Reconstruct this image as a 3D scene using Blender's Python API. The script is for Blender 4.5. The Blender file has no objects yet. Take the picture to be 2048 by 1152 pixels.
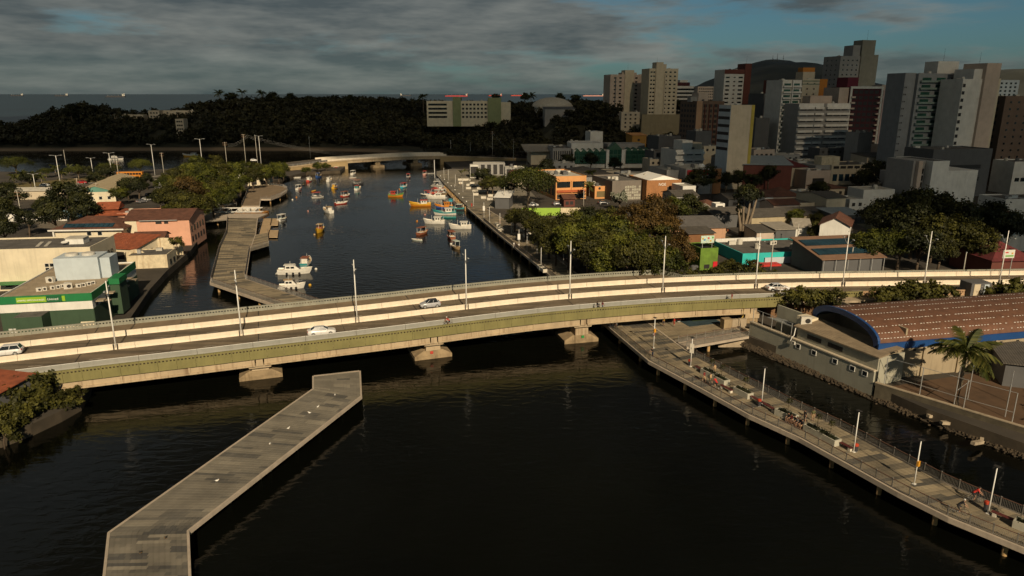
import bpy, math, random
from mathutils import Vector, Matrix
R = math.radians
rnd = random.Random(7)
scene = bpy.context.scene
COL = scene.collection

# ------------------------------------------------------------------ camera
CAM_H = 43.0
PITCH = R(15.32)
FPX = 1420.0                       # focal length in pixels of a 2048 wide frame
cam_data = bpy.data.cameras.new("camera")
cam_data.sensor_width = 36.0
cam_data.lens = FPX / 2048 * 36.0
cam_data.clip_start = 0.5
cam_data.clip_end = 60000
cam = bpy.data.objects.new("camera", cam_data)
cam.location = (0, 0, CAM_H)
cam.rotation_euler = (R(90) - PITCH, 0, 0)
COL.objects.link(cam)
scene.camera = cam
scene.render.resolution_x, scene.render.resolution_y = 1024, 576

# ------------------------------------------------------------------ light
SUN_AZ = Vector((0.27, -0.963)).normalized()     # horizontal direction to the sun
SUN_EL = R(31)
world = bpy.data.worlds.new("World")
scene.world = world
world.use_nodes = True
WT = world.node_tree
WT.nodes.clear()
def wn(t, **k):
    n = WT.nodes.new(t)
    for a, b in k.items(): setattr(n, a, b)
    return n
def wl(a, b): WT.links.new(a, b)
wout = wn('ShaderNodeOutputWorld'); wbg = wn('ShaderNodeBackground')
wbg.inputs[1].default_value = 0.05
sky = wn('ShaderNodeTexSky', sky_type='NISHITA', sun_disc=False)
sky.sun_elevation = SUN_EL
sky.sun_rotation = math.atan2(SUN_AZ.x, SUN_AZ.y)
sky.altitude = 40; sky.air_density = 1.0; sky.dust_density = 1.2; sky.ozone_density = 2.2
tc = wn('ShaderNodeTexCoord'); sep = wn('ShaderNodeSeparateXYZ'); wl(tc.outputs['Generated'], sep.inputs[0])
def wm(op, a, b=None, c=None, clamp=False):
    n = wn('ShaderNodeMath', operation=op, use_clamp=clamp)
    for i, q in enumerate((a, b, c)):
        if q is None: continue
        if isinstance(q, (int, float)): n.inputs[i].default_value = q
        else: wl(q, n.inputs[i])
    return n.outputs[0]
zz = wm('MAXIMUM', sep.outputs[2], 0.0)
comb = wn('ShaderNodeCombineXYZ'); wl(sep.outputs[0], comb.inputs[0]); wl(sep.outputs[1], comb.inputs[1]); wl(wm('MULTIPLY', zz, 5.5), comb.inputs[2])
n1 = wn('ShaderNodeTexNoise'); n1.inputs['Scale'].default_value = 3.4; n1.inputs['Detail'].default_value = 6; n1.inputs['Roughness'].default_value = 0.56; n1.inputs['Distortion'].default_value = 0.15
wl(comb.outputs[0], n1.inputs['Vector'])
n2 = wn('ShaderNodeTexNoise'); n2.inputs['Scale'].default_value = 7.5; n2.inputs['Detail'].default_value = 4; n2.inputs['Roughness'].default_value = 0.6
mp = wn('ShaderNodeMapping'); mp.inputs['Location'].default_value = (3.1, 7.7, 2.0); wl(comb.outputs[0], mp.inputs[0]); wl(mp.outputs[0], n2.inputs['Vector'])
# the cloud bank is thicker to the left (-X), thin strands low on the right
xz = wm('MULTIPLY', wm('MINIMUM', zz, 0.2), wm('MAXIMUM', sep.outputs[0], -0.25))
dens = wm('ADD', wm('ADD', n1.outputs[0], wm('MULTIPLY', sep.outputs[0], -0.10)), wm('MULTIPLY_ADD', xz, -2.8, 0.085))
mr = wn('ShaderNodeMapRange', interpolation_type='SMOOTHSTEP'); mr.inputs['From Min'].default_value = 0.44; mr.inputs['From Max'].default_value = 0.60
wl(dens, mr.inputs['Value'])
ccol = wn('ShaderNodeValToRGB')
ccol.color_ramp.elements[0].position = 0.30; ccol.color_ramp.elements[0].color = (1.55, 1.78, 1.80, 1)
ccol.color_ramp.elements[1].position = 0.68; ccol.color_ramp.elements[1].color = (4.6, 4.65, 4.2, 1)
wl(wm('MULTIPLY_ADD', mr.outputs[0], -0.16, wm('ADD', n2.outputs[0], 0.10)), ccol.inputs[0])
mixc = wn('ShaderNodeMix', data_type='RGBA')
wl(wm('MULTIPLY', mr.outputs[0], wm('MULTIPLY_ADD', wm('MINIMUM', zz, 0.06), 5.5, 0.58)), mixc.inputs['Factor']); 
tint = wn('ShaderNodeMix', data_type='RGBA', blend_type='MULTIPLY'); tint.inputs['Factor'].default_value = 1.0
wl(sky.outputs[0], tint.inputs['A']); tint.inputs['B'].default_value = (0.44, 0.70, 0.78, 1)
wl(tint.outputs['Result'], mixc.inputs['A']); wl(ccol.outputs[0], mixc.inputs['B'])
wl(mixc.outputs['Result'], wbg.inputs[0]); wl(wbg.outputs[0], wout.inputs[0])

sun_data = bpy.data.lights.new("sun", 'SUN')
sun_data.energy = 5.0
sun_data.angle = R(0.53)
sun_data.color = (1.0, 0.81, 0.56)
sun = bpy.data.objects.new("sun", sun_data)
light_dir = Vector((-SUN_AZ.x * math.cos(SUN_EL), -SUN_AZ.y * math.cos(SUN_EL), -math.sin(SUN_EL)))
sun.rotation_euler = light_dir.to_track_quat('-Z', 'Y').to_euler()
sun.location = (80, -200, 150)
COL.objects.link(sun)
scene.view_settings.view_transform = 'Standard'
scene.view_settings.look = 'None'
scene.view_settings.exposure = -0.12
scene.view_settings.gamma = 1.0
scene.render.engine = 'CYCLES'
cy = scene.cycles
cy.max_bounces = 4; cy.diffuse_bounces = 2; cy.glossy_bounces = 2; cy.transmission_bounces = 2; cy.transparent_max_bounces = 6
cy.caustics_reflective = False; cy.caustics_refractive = False
cy.use_adaptive_sampling = True; cy.adaptive_threshold = 0.03
cy.use_denoising = True
world.cycles.sampling_method = 'MANUAL'; world.cycles.sample_map_resolution = 256

# ------------------------------------------------------------------ survey helpers: photo pixel -> place on a level of the site
_c, _s = math.cos(PITCH), math.sin(PITCH)
def G(x, y, z=0.0):
    a = (x - 1024) / FPX; b = (576 - y) / FPX
    t = (z - CAM_H) / (-_s + _c * b)
    return Vector((a * t, (_c + _s * b) * t, z))
def A(x, y, Y):
    a = (x - 1024) / FPX; b = (576 - y) / FPX
    t = Y / (_c + _s * b)
    return Vector((a * t, Y, CAM_H + (-_s + _c * b) * t))

# ------------------------------------------------------------------ materials
MATS = {}
def mat(name, col, rough=0.75, var=0.18, scale=0.6, metal=0.0, bump=0.0, bscale=6.0, streak=0.0, dirt=None, spec=0.5):
    if name in MATS: return MATS[name]
    m = bpy.data.materials.new(name); MATS[name] = m
    m.use_nodes = True
    nt = m.node_tree; N = nt.nodes; L = nt.links
    b = N['Principled BSDF']
    b.inputs['Roughness'].default_value = rough
    b.inputs['Metallic'].default_value = metal
    b.inputs['Specular IOR Level'].default_value = spec
    geo = N.new('ShaderNodeNewGeometry')
    def noise(s, det=4, vec=None, ro=0.6):
        n = N.new('ShaderNodeTexNoise'); n.inputs['Scale'].default_value = s; n.inputs['Detail'].default_value = det
        n.inputs['Roughness'].default_value = ro
        L.new(vec or geo.outputs['Position'], n.inputs['Vector']); return n
    n = noise(scale)
    rp = N.new('ShaderNodeValToRGB')
    lo = [max(0, c * (1 - var)) for c in col]; hi = [min(1, c * (1 + var)) for c in col]
    rp.color_ramp.elements[0].position = 0.3; rp.color_ramp.elements[0].color = (*lo, 1)
    rp.color_ramp.elements[1].position = 0.7; rp.color_ramp.elements[1].color = (*hi, 1)
    L.new(n.outputs[0], rp.inputs[0])
    out = rp.outputs[0]
    if streak > 0:
        mpn = N.new('ShaderNodeMapping'); mpn.inputs['Scale'].default_value = (1.6, 1.6, 0.12)
        L.new(geo.outputs['Position'], mpn.inputs[0])
        n2 = noise(1.1, 5, mpn.outputs[0], 0.65)
        r2 = N.new('ShaderNodeMapRange'); r2.inputs['From Min'].default_value = 0.52; r2.inputs['From Max'].default_value = 0.74
        r2.inputs['To Max'].default_value = streak
        L.new(n2.outputs[0], r2.inputs['Value'])
        mx = N.new('ShaderNodeMix'); mx.data_type = 'RGBA'
        L.new(r2.outputs[0], mx.inputs['Factor']); L.new(out, mx.inputs['A'])
        mx.inputs['B'].default_value = (*(dirt or (0.06, 0.045, 0.03)), 1)
        out = mx.outputs['Result']
    L.new(out, b.inputs['Base Color'])
    if bump > 0:
        nb = noise(bscale, 5)
        bp = N.new('ShaderNodeBump'); bp.inputs['Strength'].default_value = bump; bp.inputs['Distance'].default_value = 0.05
        L.new(nb.outputs[0], bp.inputs['Height']); L.new(bp.outputs[0], b.inputs['Normal'])
    return m
def wave_mat(name, col, axis=0, period=0.3, var=0.3, rough=0.8, strength=0.8, streak=0.25):
    """tiles or corrugated sheets: ribs along one object axis"""
    if name in MATS: return MATS[name]
    m = mat(name, col, rough, var, 0.8, streak=streak, dirt=[c * 0.35 for c in col])
    nt = m.node_tree; N = nt.nodes; L = nt.links
    tcn = N.new('ShaderNodeTexCoord'); w = N.new('ShaderNodeTexWave')
    w.bands_direction = 'XYZ'[axis]; w.inputs['Scale'].default_value = 0.314 / period; w.inputs['Distortion'].default_value = 0.3
    L.new(tcn.outputs['Object'], w.inputs['Vector'])
    bp = N.new('ShaderNodeBump'); bp.inputs['Strength'].default_value = strength; bp.inputs['Distance'].default_value = 0.06
    L.new(w.outputs[0], bp.inputs['Height']); L.new(bp.outputs[0], N['Principled BSDF'].inputs['Normal'])
    return m
def glass(name, col=(0.012, 0.016, 0.018), rough=0.12):
    return mat(name, col, rough, 0.4, 0.35, spec=0.6)
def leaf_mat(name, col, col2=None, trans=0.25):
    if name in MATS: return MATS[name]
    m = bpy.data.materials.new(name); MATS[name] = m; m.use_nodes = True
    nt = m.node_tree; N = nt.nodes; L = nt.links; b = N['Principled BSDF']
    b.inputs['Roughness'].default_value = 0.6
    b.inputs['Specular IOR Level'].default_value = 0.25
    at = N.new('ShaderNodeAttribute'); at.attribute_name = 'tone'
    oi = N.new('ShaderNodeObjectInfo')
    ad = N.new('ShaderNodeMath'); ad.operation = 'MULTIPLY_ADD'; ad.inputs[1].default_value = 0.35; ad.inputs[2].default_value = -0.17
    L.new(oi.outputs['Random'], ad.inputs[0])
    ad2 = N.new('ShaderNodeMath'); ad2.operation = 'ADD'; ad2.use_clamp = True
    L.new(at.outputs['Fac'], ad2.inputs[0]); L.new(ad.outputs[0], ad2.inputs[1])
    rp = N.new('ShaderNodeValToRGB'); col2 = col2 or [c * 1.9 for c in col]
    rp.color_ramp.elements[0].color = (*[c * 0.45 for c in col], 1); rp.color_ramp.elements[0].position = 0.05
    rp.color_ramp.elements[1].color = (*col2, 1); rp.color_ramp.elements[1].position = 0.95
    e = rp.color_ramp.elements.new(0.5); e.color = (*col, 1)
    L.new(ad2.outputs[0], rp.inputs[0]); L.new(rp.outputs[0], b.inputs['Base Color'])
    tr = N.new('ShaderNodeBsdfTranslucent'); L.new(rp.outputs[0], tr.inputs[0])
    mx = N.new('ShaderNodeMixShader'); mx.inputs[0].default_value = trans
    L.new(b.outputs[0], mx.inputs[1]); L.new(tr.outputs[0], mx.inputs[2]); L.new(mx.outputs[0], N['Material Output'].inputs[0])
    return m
def tone_mat(name, cols, rough=0.85, bump=0.3, bscale=9.0):
    """pavers: each piece takes its tone from the 'tone' attribute or, alone, from its own random number"""
    if name in MATS: return MATS[name]
    m = mat(name, cols[1], rough, 0.1, 3.0, bump=bump, bscale=bscale)
    nt = m.node_tree; N = nt.nodes; L = nt.links; b = N['Principled BSDF']
    at = N.new('ShaderNodeAttribute'); at.attribute_name = 'tone'
    rp = N.new('ShaderNodeValToRGB')
    rp.color_ramp.elements[0].color = (*cols[0], 1); rp.color_ramp.elements[0].position = 0.0
    rp.color_ramp.elements[1].color = (*cols[2], 1); rp.color_ramp.elements[1].position = 1.0
    e = rp.color_ramp.elements.new(0.5); e.color = (*cols[1], 1)
    L.new(at.outputs['Fac'], rp.inputs[0])
    src = b.inputs['Base Color'].links[0].from_socket
    geo = [n for n in N if n.type == 'NEW_GEOMETRY'][0]
    n = N.new('ShaderNodeTexNoise'); n.inputs['Scale'].default_value = 0.35; n.inputs['Detail'].default_value = 6; L.new(geo.outputs['Position'], n.inputs['Vector'])
    mrn = N.new('ShaderNodeMapRange'); mrn.inputs['From Min'].default_value = 0.3; mrn.inputs['From Max'].default_value = 0.75; mrn.inputs['To Min'].default_value = 0.72; mrn.inputs['To Max'].default_value = 1.2
    L.new(n.outputs[0], mrn.inputs['Value'])
    mx = N.new('ShaderNodeVectorMath'); mx.operation = 'SCALE'; L.new(rp.outputs[0], mx.inputs[0]); L.new(mrn.outputs[0], mx.inputs['Scale'])
    L.new(mx.outputs[0], b.inputs['Base Color'])
    return m

# ------------------------------------------------------------------ mesh helpers
class MB:
    def __init__(s): s.v = []; s.f = []; s.m = []; s.t = []
    def add(s, vs, fs, m=0, t=0.5):
        o = len(s.v); s.v += [tuple(q) for q in vs]
        for f in fs: s.f.append([i + o for i in f]); s.m.append(m); s.t.append(t)
        return s
    def box(s, x0, x1, y0, y1, z0, z1, m=0, t=0.5):
        vs = [(x0, y0, z0), (x1, y0, z0), (x1, y1, z0), (x0, y1, z0), (x0, y0, z1), (x1, y0, z1), (x1, y1, z1), (x0, y1, z1)]
        return s.add(vs, [(0, 3, 2, 1), (4, 5, 6, 7), (0, 1, 5, 4), (1, 2, 6, 5), (2, 3, 7, 6), (3, 0, 4, 7)], m, t)
    def obox(s, c, d, yaw=0, m=0, t=0.5, pitch=0):
        M = Matrix.Rotation(yaw, 3, 'Z') @ Matrix.Rotation(pitch, 3, 'Y')
        hx, hy, hz = d[0] / 2, d[1] / 2, d[2] / 2; c = Vector(c)
        vs = [c + M @ Vector(q) for q in ((-hx, -hy, -hz), (hx, -hy, -hz), (hx, hy, -hz), (-hx, hy, -hz), (-hx, -hy, hz), (hx, -hy, hz), (hx, hy, hz), (-hx, hy, hz))]
        return s.add(vs, [(0, 3, 2, 1), (4, 5, 6, 7), (0, 1, 5, 4), (1, 2, 6, 5), (2, 3, 7, 6), (3, 0, 4, 7)], m, t)
    def poly(s, pts, m=0, t=0.5): return s.add(pts, [list(range(len(pts)))], m, t)
    def prism(s, pts, z0, z1, m=0, mside=None):
        n = len(pts)
        a = sum(pts[i][0] * pts[(i + 1) % n][1] - pts[(i + 1) % n][0] * pts[i][1] for i in range(n))
        if a < 0: pts = pts[::-1]
        o = [(p[0], p[1], z0) for p in pts] + [(p[0], p[1], z1) for p in pts]
        s.add(o, [list(range(n))[::-1], list(range(n, 2 * n))], m)
        return s.add(o, [(i, (i + 1) % n, n + (i + 1) % n, n + i) for i in range(n)], m if mside is None else mside)
    def tube(s, pts, rad, n=8, m=0, cap=True):
        pts = [Vector(p) for p in pts]
        if isinstance(rad, (int, float)): rad = [rad] * len(pts)
        rings = []; up = Vector((0, 0, 1))
        for i, p in enumerate(pts):
            d = (pts[min(i + 1, len(pts) - 1)] - pts[max(i - 1, 0)]).normalized()
            u = d.cross(up)
            if u.length < 1e-3: u = d.cross(Vector((1, 0, 0)))
            u.normalize(); w = u.cross(d).normalized()
            rings.append([p + u * math.cos(2 * math.pi * k / n) * rad[i] + w * math.sin(2 * math.pi * k / n) * rad[i] for k in range(n)])
        return s.loft(rings, m, cap)
    def loft(s, rings, m=0, cap=True, closed=True):
        n = len(rings[0]); vs = [p for r in rings for p in r]; fs = []
        for i in range(len(rings) - 1):
            for k in range(n if closed else n - 1):
                k2 = (k + 1) % n
                fs.append((i * n + k, i * n + k2, (i + 1) * n + k2, (i + 1) * n + k))
        if cap: fs += [list(range(n))[::-1], list(range((len(rings) - 1) * n, len(rings) * n))]
        return s.add(vs, fs, m)
    def ball(s, c, r, n=10, m=0):
        rings = []
        for i in range(1, 6):
            a = math.pi * i / 6
            rings.append([(c[0] + r[0] * math.sin(a) * math.cos(2 * math.pi * k / n), c[1] + r[1] * math.sin(a) * math.sin(2 * math.pi * k / n), c[2] - r[2] * math.cos(a)) for k in range(n)])
        return s.loft(rings, m)
    def mesh(s, name, mats, smooth=False, tone=False):
        me = bpy.data.meshes.new(name); me.from_pydata(s.v, [], s.f)
        for mm in (mats if isinstance(mats, (list, tuple)) else [mats]): me.materials.append(mm)
        if any(s.m): me.polygons.foreach_set('material_index', s.m)
        if smooth: me.polygons.foreach_set('use_smooth', [True] * len(s.f))
        if tone:
            at = me.attributes.new('tone', 'FLOAT', 'FACE'); at.data.foreach_set('value', s.t)
        me.update(); return me
    def build(s, name, mats, parent=None, loc=(0, 0, 0), rz=0, smooth=False, tone=False):
        return obj(name, s.mesh(name, mats, smooth, tone), parent, loc, rz)
def obj(name, me, parent=None, loc=(0, 0, 0), rz=0, scale=None):
    o = bpy.data.objects.new(name, me); COL.objects.link(o)
    o.location = loc; o.rotation_euler = (0, 0, rz) if isinstance(rz, (int, float)) else rz
    if scale is not None: o.scale = scale
    if parent is not None: o.parent = parent
    return o
def tag(o, label=None, cat=None, group=None, kind=None):
    for k, v in (('label', label), ('category', cat), ('group', group), ('kind', kind)):
        if v: o[k] = v
    return o
def thing(name, label, cat, loc=(0, 0, 0), rz=0, group=None):
    return tag(obj(name, None, None, loc, rz), label, cat, group)
def structure(o): o['kind'] = 'structure'; return o
_cubes = {}
def piece(name, parent, c, d, m, rz=0):
    """one box-shaped part; alike pieces share one mesh"""
    if m.name not in _cubes:
        _cubes[m.name] = MB().box(-.5, .5, -.5, .5, -.5, .5).mesh('piece_' + m.name, m)
    return obj(name, _cubes[m.name], parent, c, rz, d)
def copy_tree(o, parent=None, loc=None, rz=None):
    c = o.copy(); COL.objects.link(c); c.parent = parent
    if loc is not None: c.location = loc
    if rz is not None: c.rotation_euler = (0, 0, rz)
    for ch in list(o.children): copy_tree(ch, c)
    return c
ORD = ['first', 'second', 'third', 'fourth', 'fifth', 'sixth', 'seventh', 'eighth', 'ninth', 'tenth', 'eleventh', 'twelfth', 'thirteenth', 'fourteenth', 'fifteenth', 'sixteenth', 'seventeenth', 'eighteenth', 'nineteenth', 'twentieth', 'twenty-first']

# common materials
M_conc = mat('concrete', (0.36, 0.29, 0.20), 0.9, 0.22, 0.5, bump=0.3, bscale=3, streak=0.5, dirt=(0.10, 0.065, 0.035))
M_concl = mat('pale_concrete', (0.46, 0.43, 0.36), 0.9, 0.15, 0.7, streak=0.25)
M_white = mat('white_paint', (0.78, 0.76, 0.70), 0.6, 0.06, 0.5, streak=0.12)
M_whitew = mat('weathered_white_wall', (0.70, 0.66, 0.57), 0.85, 0.14, 0.45, streak=0.45, dirt=(0.22, 0.17, 0.11))
M_metal = mat('galvanised_steel', (0.48, 0.48, 0.46), 0.45, 0.1, 2.0, metal=0.5)
M_dmetal = mat('dark_steel', (0.05, 0.045, 0.04), 0.5, 0.3, 2.0, metal=0.3)
M_glass = glass('window_glass')
M_frame = mat('window_frame', (0.55, 0.54, 0.50), 0.6, 0.1, 2)
M_tyre = mat('rubber', (0.02, 0.02, 0.02), 0.8, 0.2, 3)
M_asph = mat('asphalt', (0.085, 0.070, 0.052), 0.9, 0.28, 0.35, bump=0.2, bscale=12)
M_roofgrey = mat('grey_roofing', (0.10, 0.092, 0.08), 0.9, 0.3, 0.4, streak=0.3)
M_roofsand = mat('sandy_roofing', (0.34, 0.27, 0.18), 0.9, 0.2, 0.5, bump=0.2, streak=0.3)
M_tile = wave_mat('red_roof_tiles', (0.28, 0.075, 0.030), 0, 0.25)
M_tiled = wave_mat('dark_roof_tiles', (0.12, 0.05, 0.030), 0, 0.25)
M_wood = mat('wood', (0.20, 0.11, 0.055), 0.8, 0.3, 2.5)
# ================================================================== SETTING
from mathutils import noise as mnoise
def nz(x, y, s=1.0, o=0.0): return mnoise.noise(Vector((x * s + o, y * s - o, o * 0.37)))

# ---- water
def water_mat():
    m = mat('river_water', (0.0030, 0.0034, 0.0022), 0.06, 0.5, 0.02)
    nt = m.node_tree; N = nt.nodes; L = nt.links; b = N['Principled BSDF']
    b.inputs['IOR'].default_value = 1.33
    geo = [n for n in N if n.type == 'NEW_GEOMETRY'][0]
    mpn = N.new('ShaderNodeMapping'); mpn.inputs['Scale'].default_value = (0.55, 1.25, 1.0); mpn.inputs['Rotation'].default_value = (0, 0, R(-14))
    L.new(geo.outputs['Position'], mpn.inputs[0])
    a = N.new('ShaderNodeTexNoise'); a.inputs['Scale'].default_value = 0.75; a.inputs['Detail'].default_value = 4; a.inputs['Distortion'].default_value = 0.4
    L.new(mpn.outputs[0], a.inputs['Vector'])
    c = N.new('ShaderNodeTexNoise'); c.inputs['Scale'].default_value = 0.05; c.inputs['Detail'].default_value = 3
    L.new(geo.outputs['Position'], c.inputs['Vector'])
    r = N.new('ShaderNodeMapRange'); r.inputs['From Min'].default_value = 0.35; r.inputs['From Max'].default_value = 0.65; r.inputs['To Min'].default_value = 0.18; r.inputs['To Max'].default_value = 0.42
    L.new(c.outputs[0], r.inputs['Value'])
    bp = N.new('ShaderNodeBump'); bp.inputs['Distance'].default_value = 0.22
    L.new(r.outputs[0], bp.inputs['Strength']); L.new(a.outputs[0], bp.inputs['Height']); L.new(bp.outputs[0], b.inputs['Normal'])
    return m
M_water = water_mat()
S = 45000
structure(MB().poly([(-4000, -600, 0), (4000, -600, 0), (4000, 860, 0), (-4000, 860, 0)]).build('river_water', M_water))
M_sea = mat('sea_water', (0.010, 0.026, 0.034), 0.42, 0.35, 0.004, bump=0.0)
structure(MB().poly([(-S, 860, 0), (S, 860, 0), (S, S, 0), (-S, S, 0)]).build('sea', M_sea))

# ---- ground sheets
M_soil = mat('bank_soil', (0.060, 0.046, 0.029), 0.95, 0.4, 0.25, bump=0.5, bscale=2)
M_ground = mat('town_ground', (0.050, 0.041, 0.030), 0.95, 0.45, 0.08, bump=0.3, bscale=2)
M_grass = mat('dry_grass', (0.10, 0.085, 0.030), 0.95, 0.4, 0.15, bump=0.5, bscale=5)
def sheet(name, pts, z, m, mside=None, z0=-1.5):
    ms = [m, mside or m]
    return MB().prism([(p[0], p[1]) for p in pts], z0, z, 0, 1).build(name, ms)
LZ = 1.6
lp = [G(x, y, LZ) for x, y in [(0, 872), (60, 850), (120, 822), (160, 800), (178, 772), (185, 745), (215, 690), (248, 655), (300, 578), (335, 540), (382, 500), (404, 470), (402, 442), (440, 426), (475, 400), (490, 382), (530, 366), (580, 352), (612, 344), (680, 341)]]
lp += [G(x, y, LZ) for x, y in [(692, 331), (560, 331), (460, 332), (400, 334), (330, 338), (250, 342), (150, 346), (60, 345), (0, 343), (-300, 343)]]
lp += [Vector((-420, 60, LZ)), Vector((-120, 55, LZ))]
gl = structure(sheet('ground_left_bank', lp, LZ, M_ground, M_soil))
RZ = 1.8
rp_ = [Vector((120, 40, 0)), Vector((75, 62, 0))] + [G(x, y, 0) for x, y in [(2048, 915), (1850, 842), (1740, 792), (1620, 738), (1500, 694), (1450, 676), (1438, 655)]]
rp_ += [Vector(p) for p in [(36, 128, 0), (27.5, 140, 0), (17, 163.6, 0), (8.5, 202.4, 0), (-2, 236, 0), (-9, 258, 0), (-16.2, 264, 0), (-31, 331, 0), (-39.4, 372.7, 0), (-41.5, 392, 0), (-34, 408, 0), (-38, 428, 0), (-42, 447, 0), (-60, 520, 0), (1500, 520, 0), (1500, 40, 0)]]
gr = structure(sheet('ground_right_bank', rp_, RZ, M_ground, M_soil))

# ---- far land: one height field (headland, school hill, far shore)
def sm(a, b, x):
    t = max(0.0, min(1.0, (x - a) / (b - a))); return t * t * (3 - 2 * t)
def lerp_tab(tab, x):
    if x <= tab[0][0]: return tab[0][1]
    for (a, u), (b, v) in zip(tab, tab[1:]):
        if x <= b: return u + (v - u) * (x - a) / (b - a)
    return tab[-1][1]
SH = [(-900, 560), (-520, 552), (-250, 562), (-150, 560), (-100, 548), (-70, 512), (-52, 470), (-42, 440), (0, 410), (2000, 410)]
CREST = [(-700, 5), (-470, 8), (-430, 11), (-405, 22), (-378, 29), (-345, 24), (-318, 17), (-290, 25), (-250, 29), (-200, 29), (-150, 29.5), (-110, 27), (-60, 24), (0, 24), (60, 26), (150, 27), (260, 24), (400, 14), (700, 8), (2000, 8)]
def land_h(X, Y):
    d = Y - lerp_tab(SH, X)
    if X < 30:
        far = 980 + 60 * nz(X, 0, 0.01, 3)
        if X < -330: far = 760
        up = sm(0, 10, d) * 1.0 + sm(14, 95, d) * (lerp_tab(CREST, X) - 1)
        k = sm(-165, -60, X); up = up * (1 - k) + k * (sm(0, 10, d) * 1.7 + sm(150, 235, d) * (lerp_tab(CREST, X) - 1.7))
        dn = sm(far, far - 130, Y)
        h = up * dn - (1 - dn) * 3
        if d < 0: h = max(-3, d * 0.2)
    else:
        hill = lerp_tab(CREST, X) - 1.8
        h = 1.7 + hill * sm(520, 600, Y) * (1 - sm(1200, 1500, Y))
        if Y > 1500 and X < 380: h -= 5 * sm(1500, 1600, Y)
    return h + (1.5 * nz(X, Y, 0.03, 5) if h > 4 else 0)
def far_mat():
    m = mat('forest_floor', (0.035, 0.034, 0.018), 0.95, 0.4, 0.05)
    nt = m.node_tree; N = nt.nodes; L = nt.links; b = N['Principled BSDF']
    src = b.inputs['Base Color'].links[0].from_socket
    geo = [n for n in N if n.type == 'NEW_GEOMETRY'][0]; sp = N.new('ShaderNodeSeparateXYZ'); L.new(geo.outputs['Position'], sp.inputs[0])
    r = N.new('ShaderNodeMapRange'); r.inputs['From Min'].default_value = 0.9; r.inputs['From Max'].default_value = 1.6; L.new(sp.outputs[2], r.inputs['Value'])
    mx = N.new('ShaderNodeMix'); mx.data_type = 'RGBA'; mx.inputs['A'].default_value = (0.24, 0.17, 0.10, 1)
    L.new(r.outputs[0], mx.inputs['Factor']); L.new(src, mx.inputs['B']); L.new(mx.outputs['Result'], b.inputs['Base Color'])
    return m
mb = MB(); x0, x1, y0, y1, st = -760, 1300, 436, 1680, 13.0
nx = int((x1 - x0) / st) + 1; ny = int((y1 - y0) / st) + 1
vs = [(x0 + i * st, y0 + j * st, land_h(x0 + i * st, y0 + j * st) - (0.35 if y0 + j * st < 520 and x0 + i * st > -60 else 0)) for j in range(ny) for i in range(nx)]
mb.add(vs, [(j * nx + i, j * nx + i + 1, (j + 1) * nx + i + 1, (j + 1) * nx + i) for j in range(ny - 1) for i in range(nx - 1)])
structure(mb.build('headland_terrain', far_mat(), smooth=True))

# ---- mountains on the skyline
M_mount = mat('mountain_scrub', (0.030, 0.032, 0.022), 0.95, 0.35, 0.006, bump=0.6, bscale=0.05)
def mountain(name, Y, prof, depth):
    """profile in photo pixels at distance Y, sloping down in front and behind"""
    mb = MB(); pts = [A(x, y, Y) for x, y in prof]
    xs = []; n = 60
    for i in range(n + 1):
        X = pts[0].x + (pts[-1].x - pts[0].x) * i / n
        z = lerp_tab([(p.x, p.z) for p in pts], X); xs.append((X, max(2, z)))
    rows = []
    for k in range(-9, 10):
        f = math.cos(math.pi / 2 * k / 9.5) ** 1.1
        rows.append([(X + 14 * nz(X, k * 60, 0.02, 9), Y + k / 9 * depth, -2 + (z + 2) * f * (1 + (0.16 * nz(X, k * 90, 0.006, 4) if abs(k) > 0 else 0.02 * nz(X, 0, 0.03, 1)))) for X, z in xs])
    vs = [p for r in rows for p in r]; m = n + 1
    mb.add(vs, [(j * m + i, j * m + i + 1, (j + 1) * m + i + 1, (j + 1) * m + i) for j in range(len(rows) - 1) for i in range(n)])
    return structure(mb.build(name, M_mount, smooth=True))
mountain('mountain_with_masts', 2900, [(1330, 190), (1380, 184), (1415, 168), (1450, 150), (1500, 130), (1545, 123), (1580, 122), (1605, 130), (1640, 148), (1690, 162), (1740, 178), (1830, 186)], 700)
mountain('mountain_ridge', 3600, [(1700, 185), (1780, 176), (1850, 171), (1900, 172), (1960, 160), (2010, 145), (2048, 138), (2120, 128), (2300, 120), (2500, 150)], 800)

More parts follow.
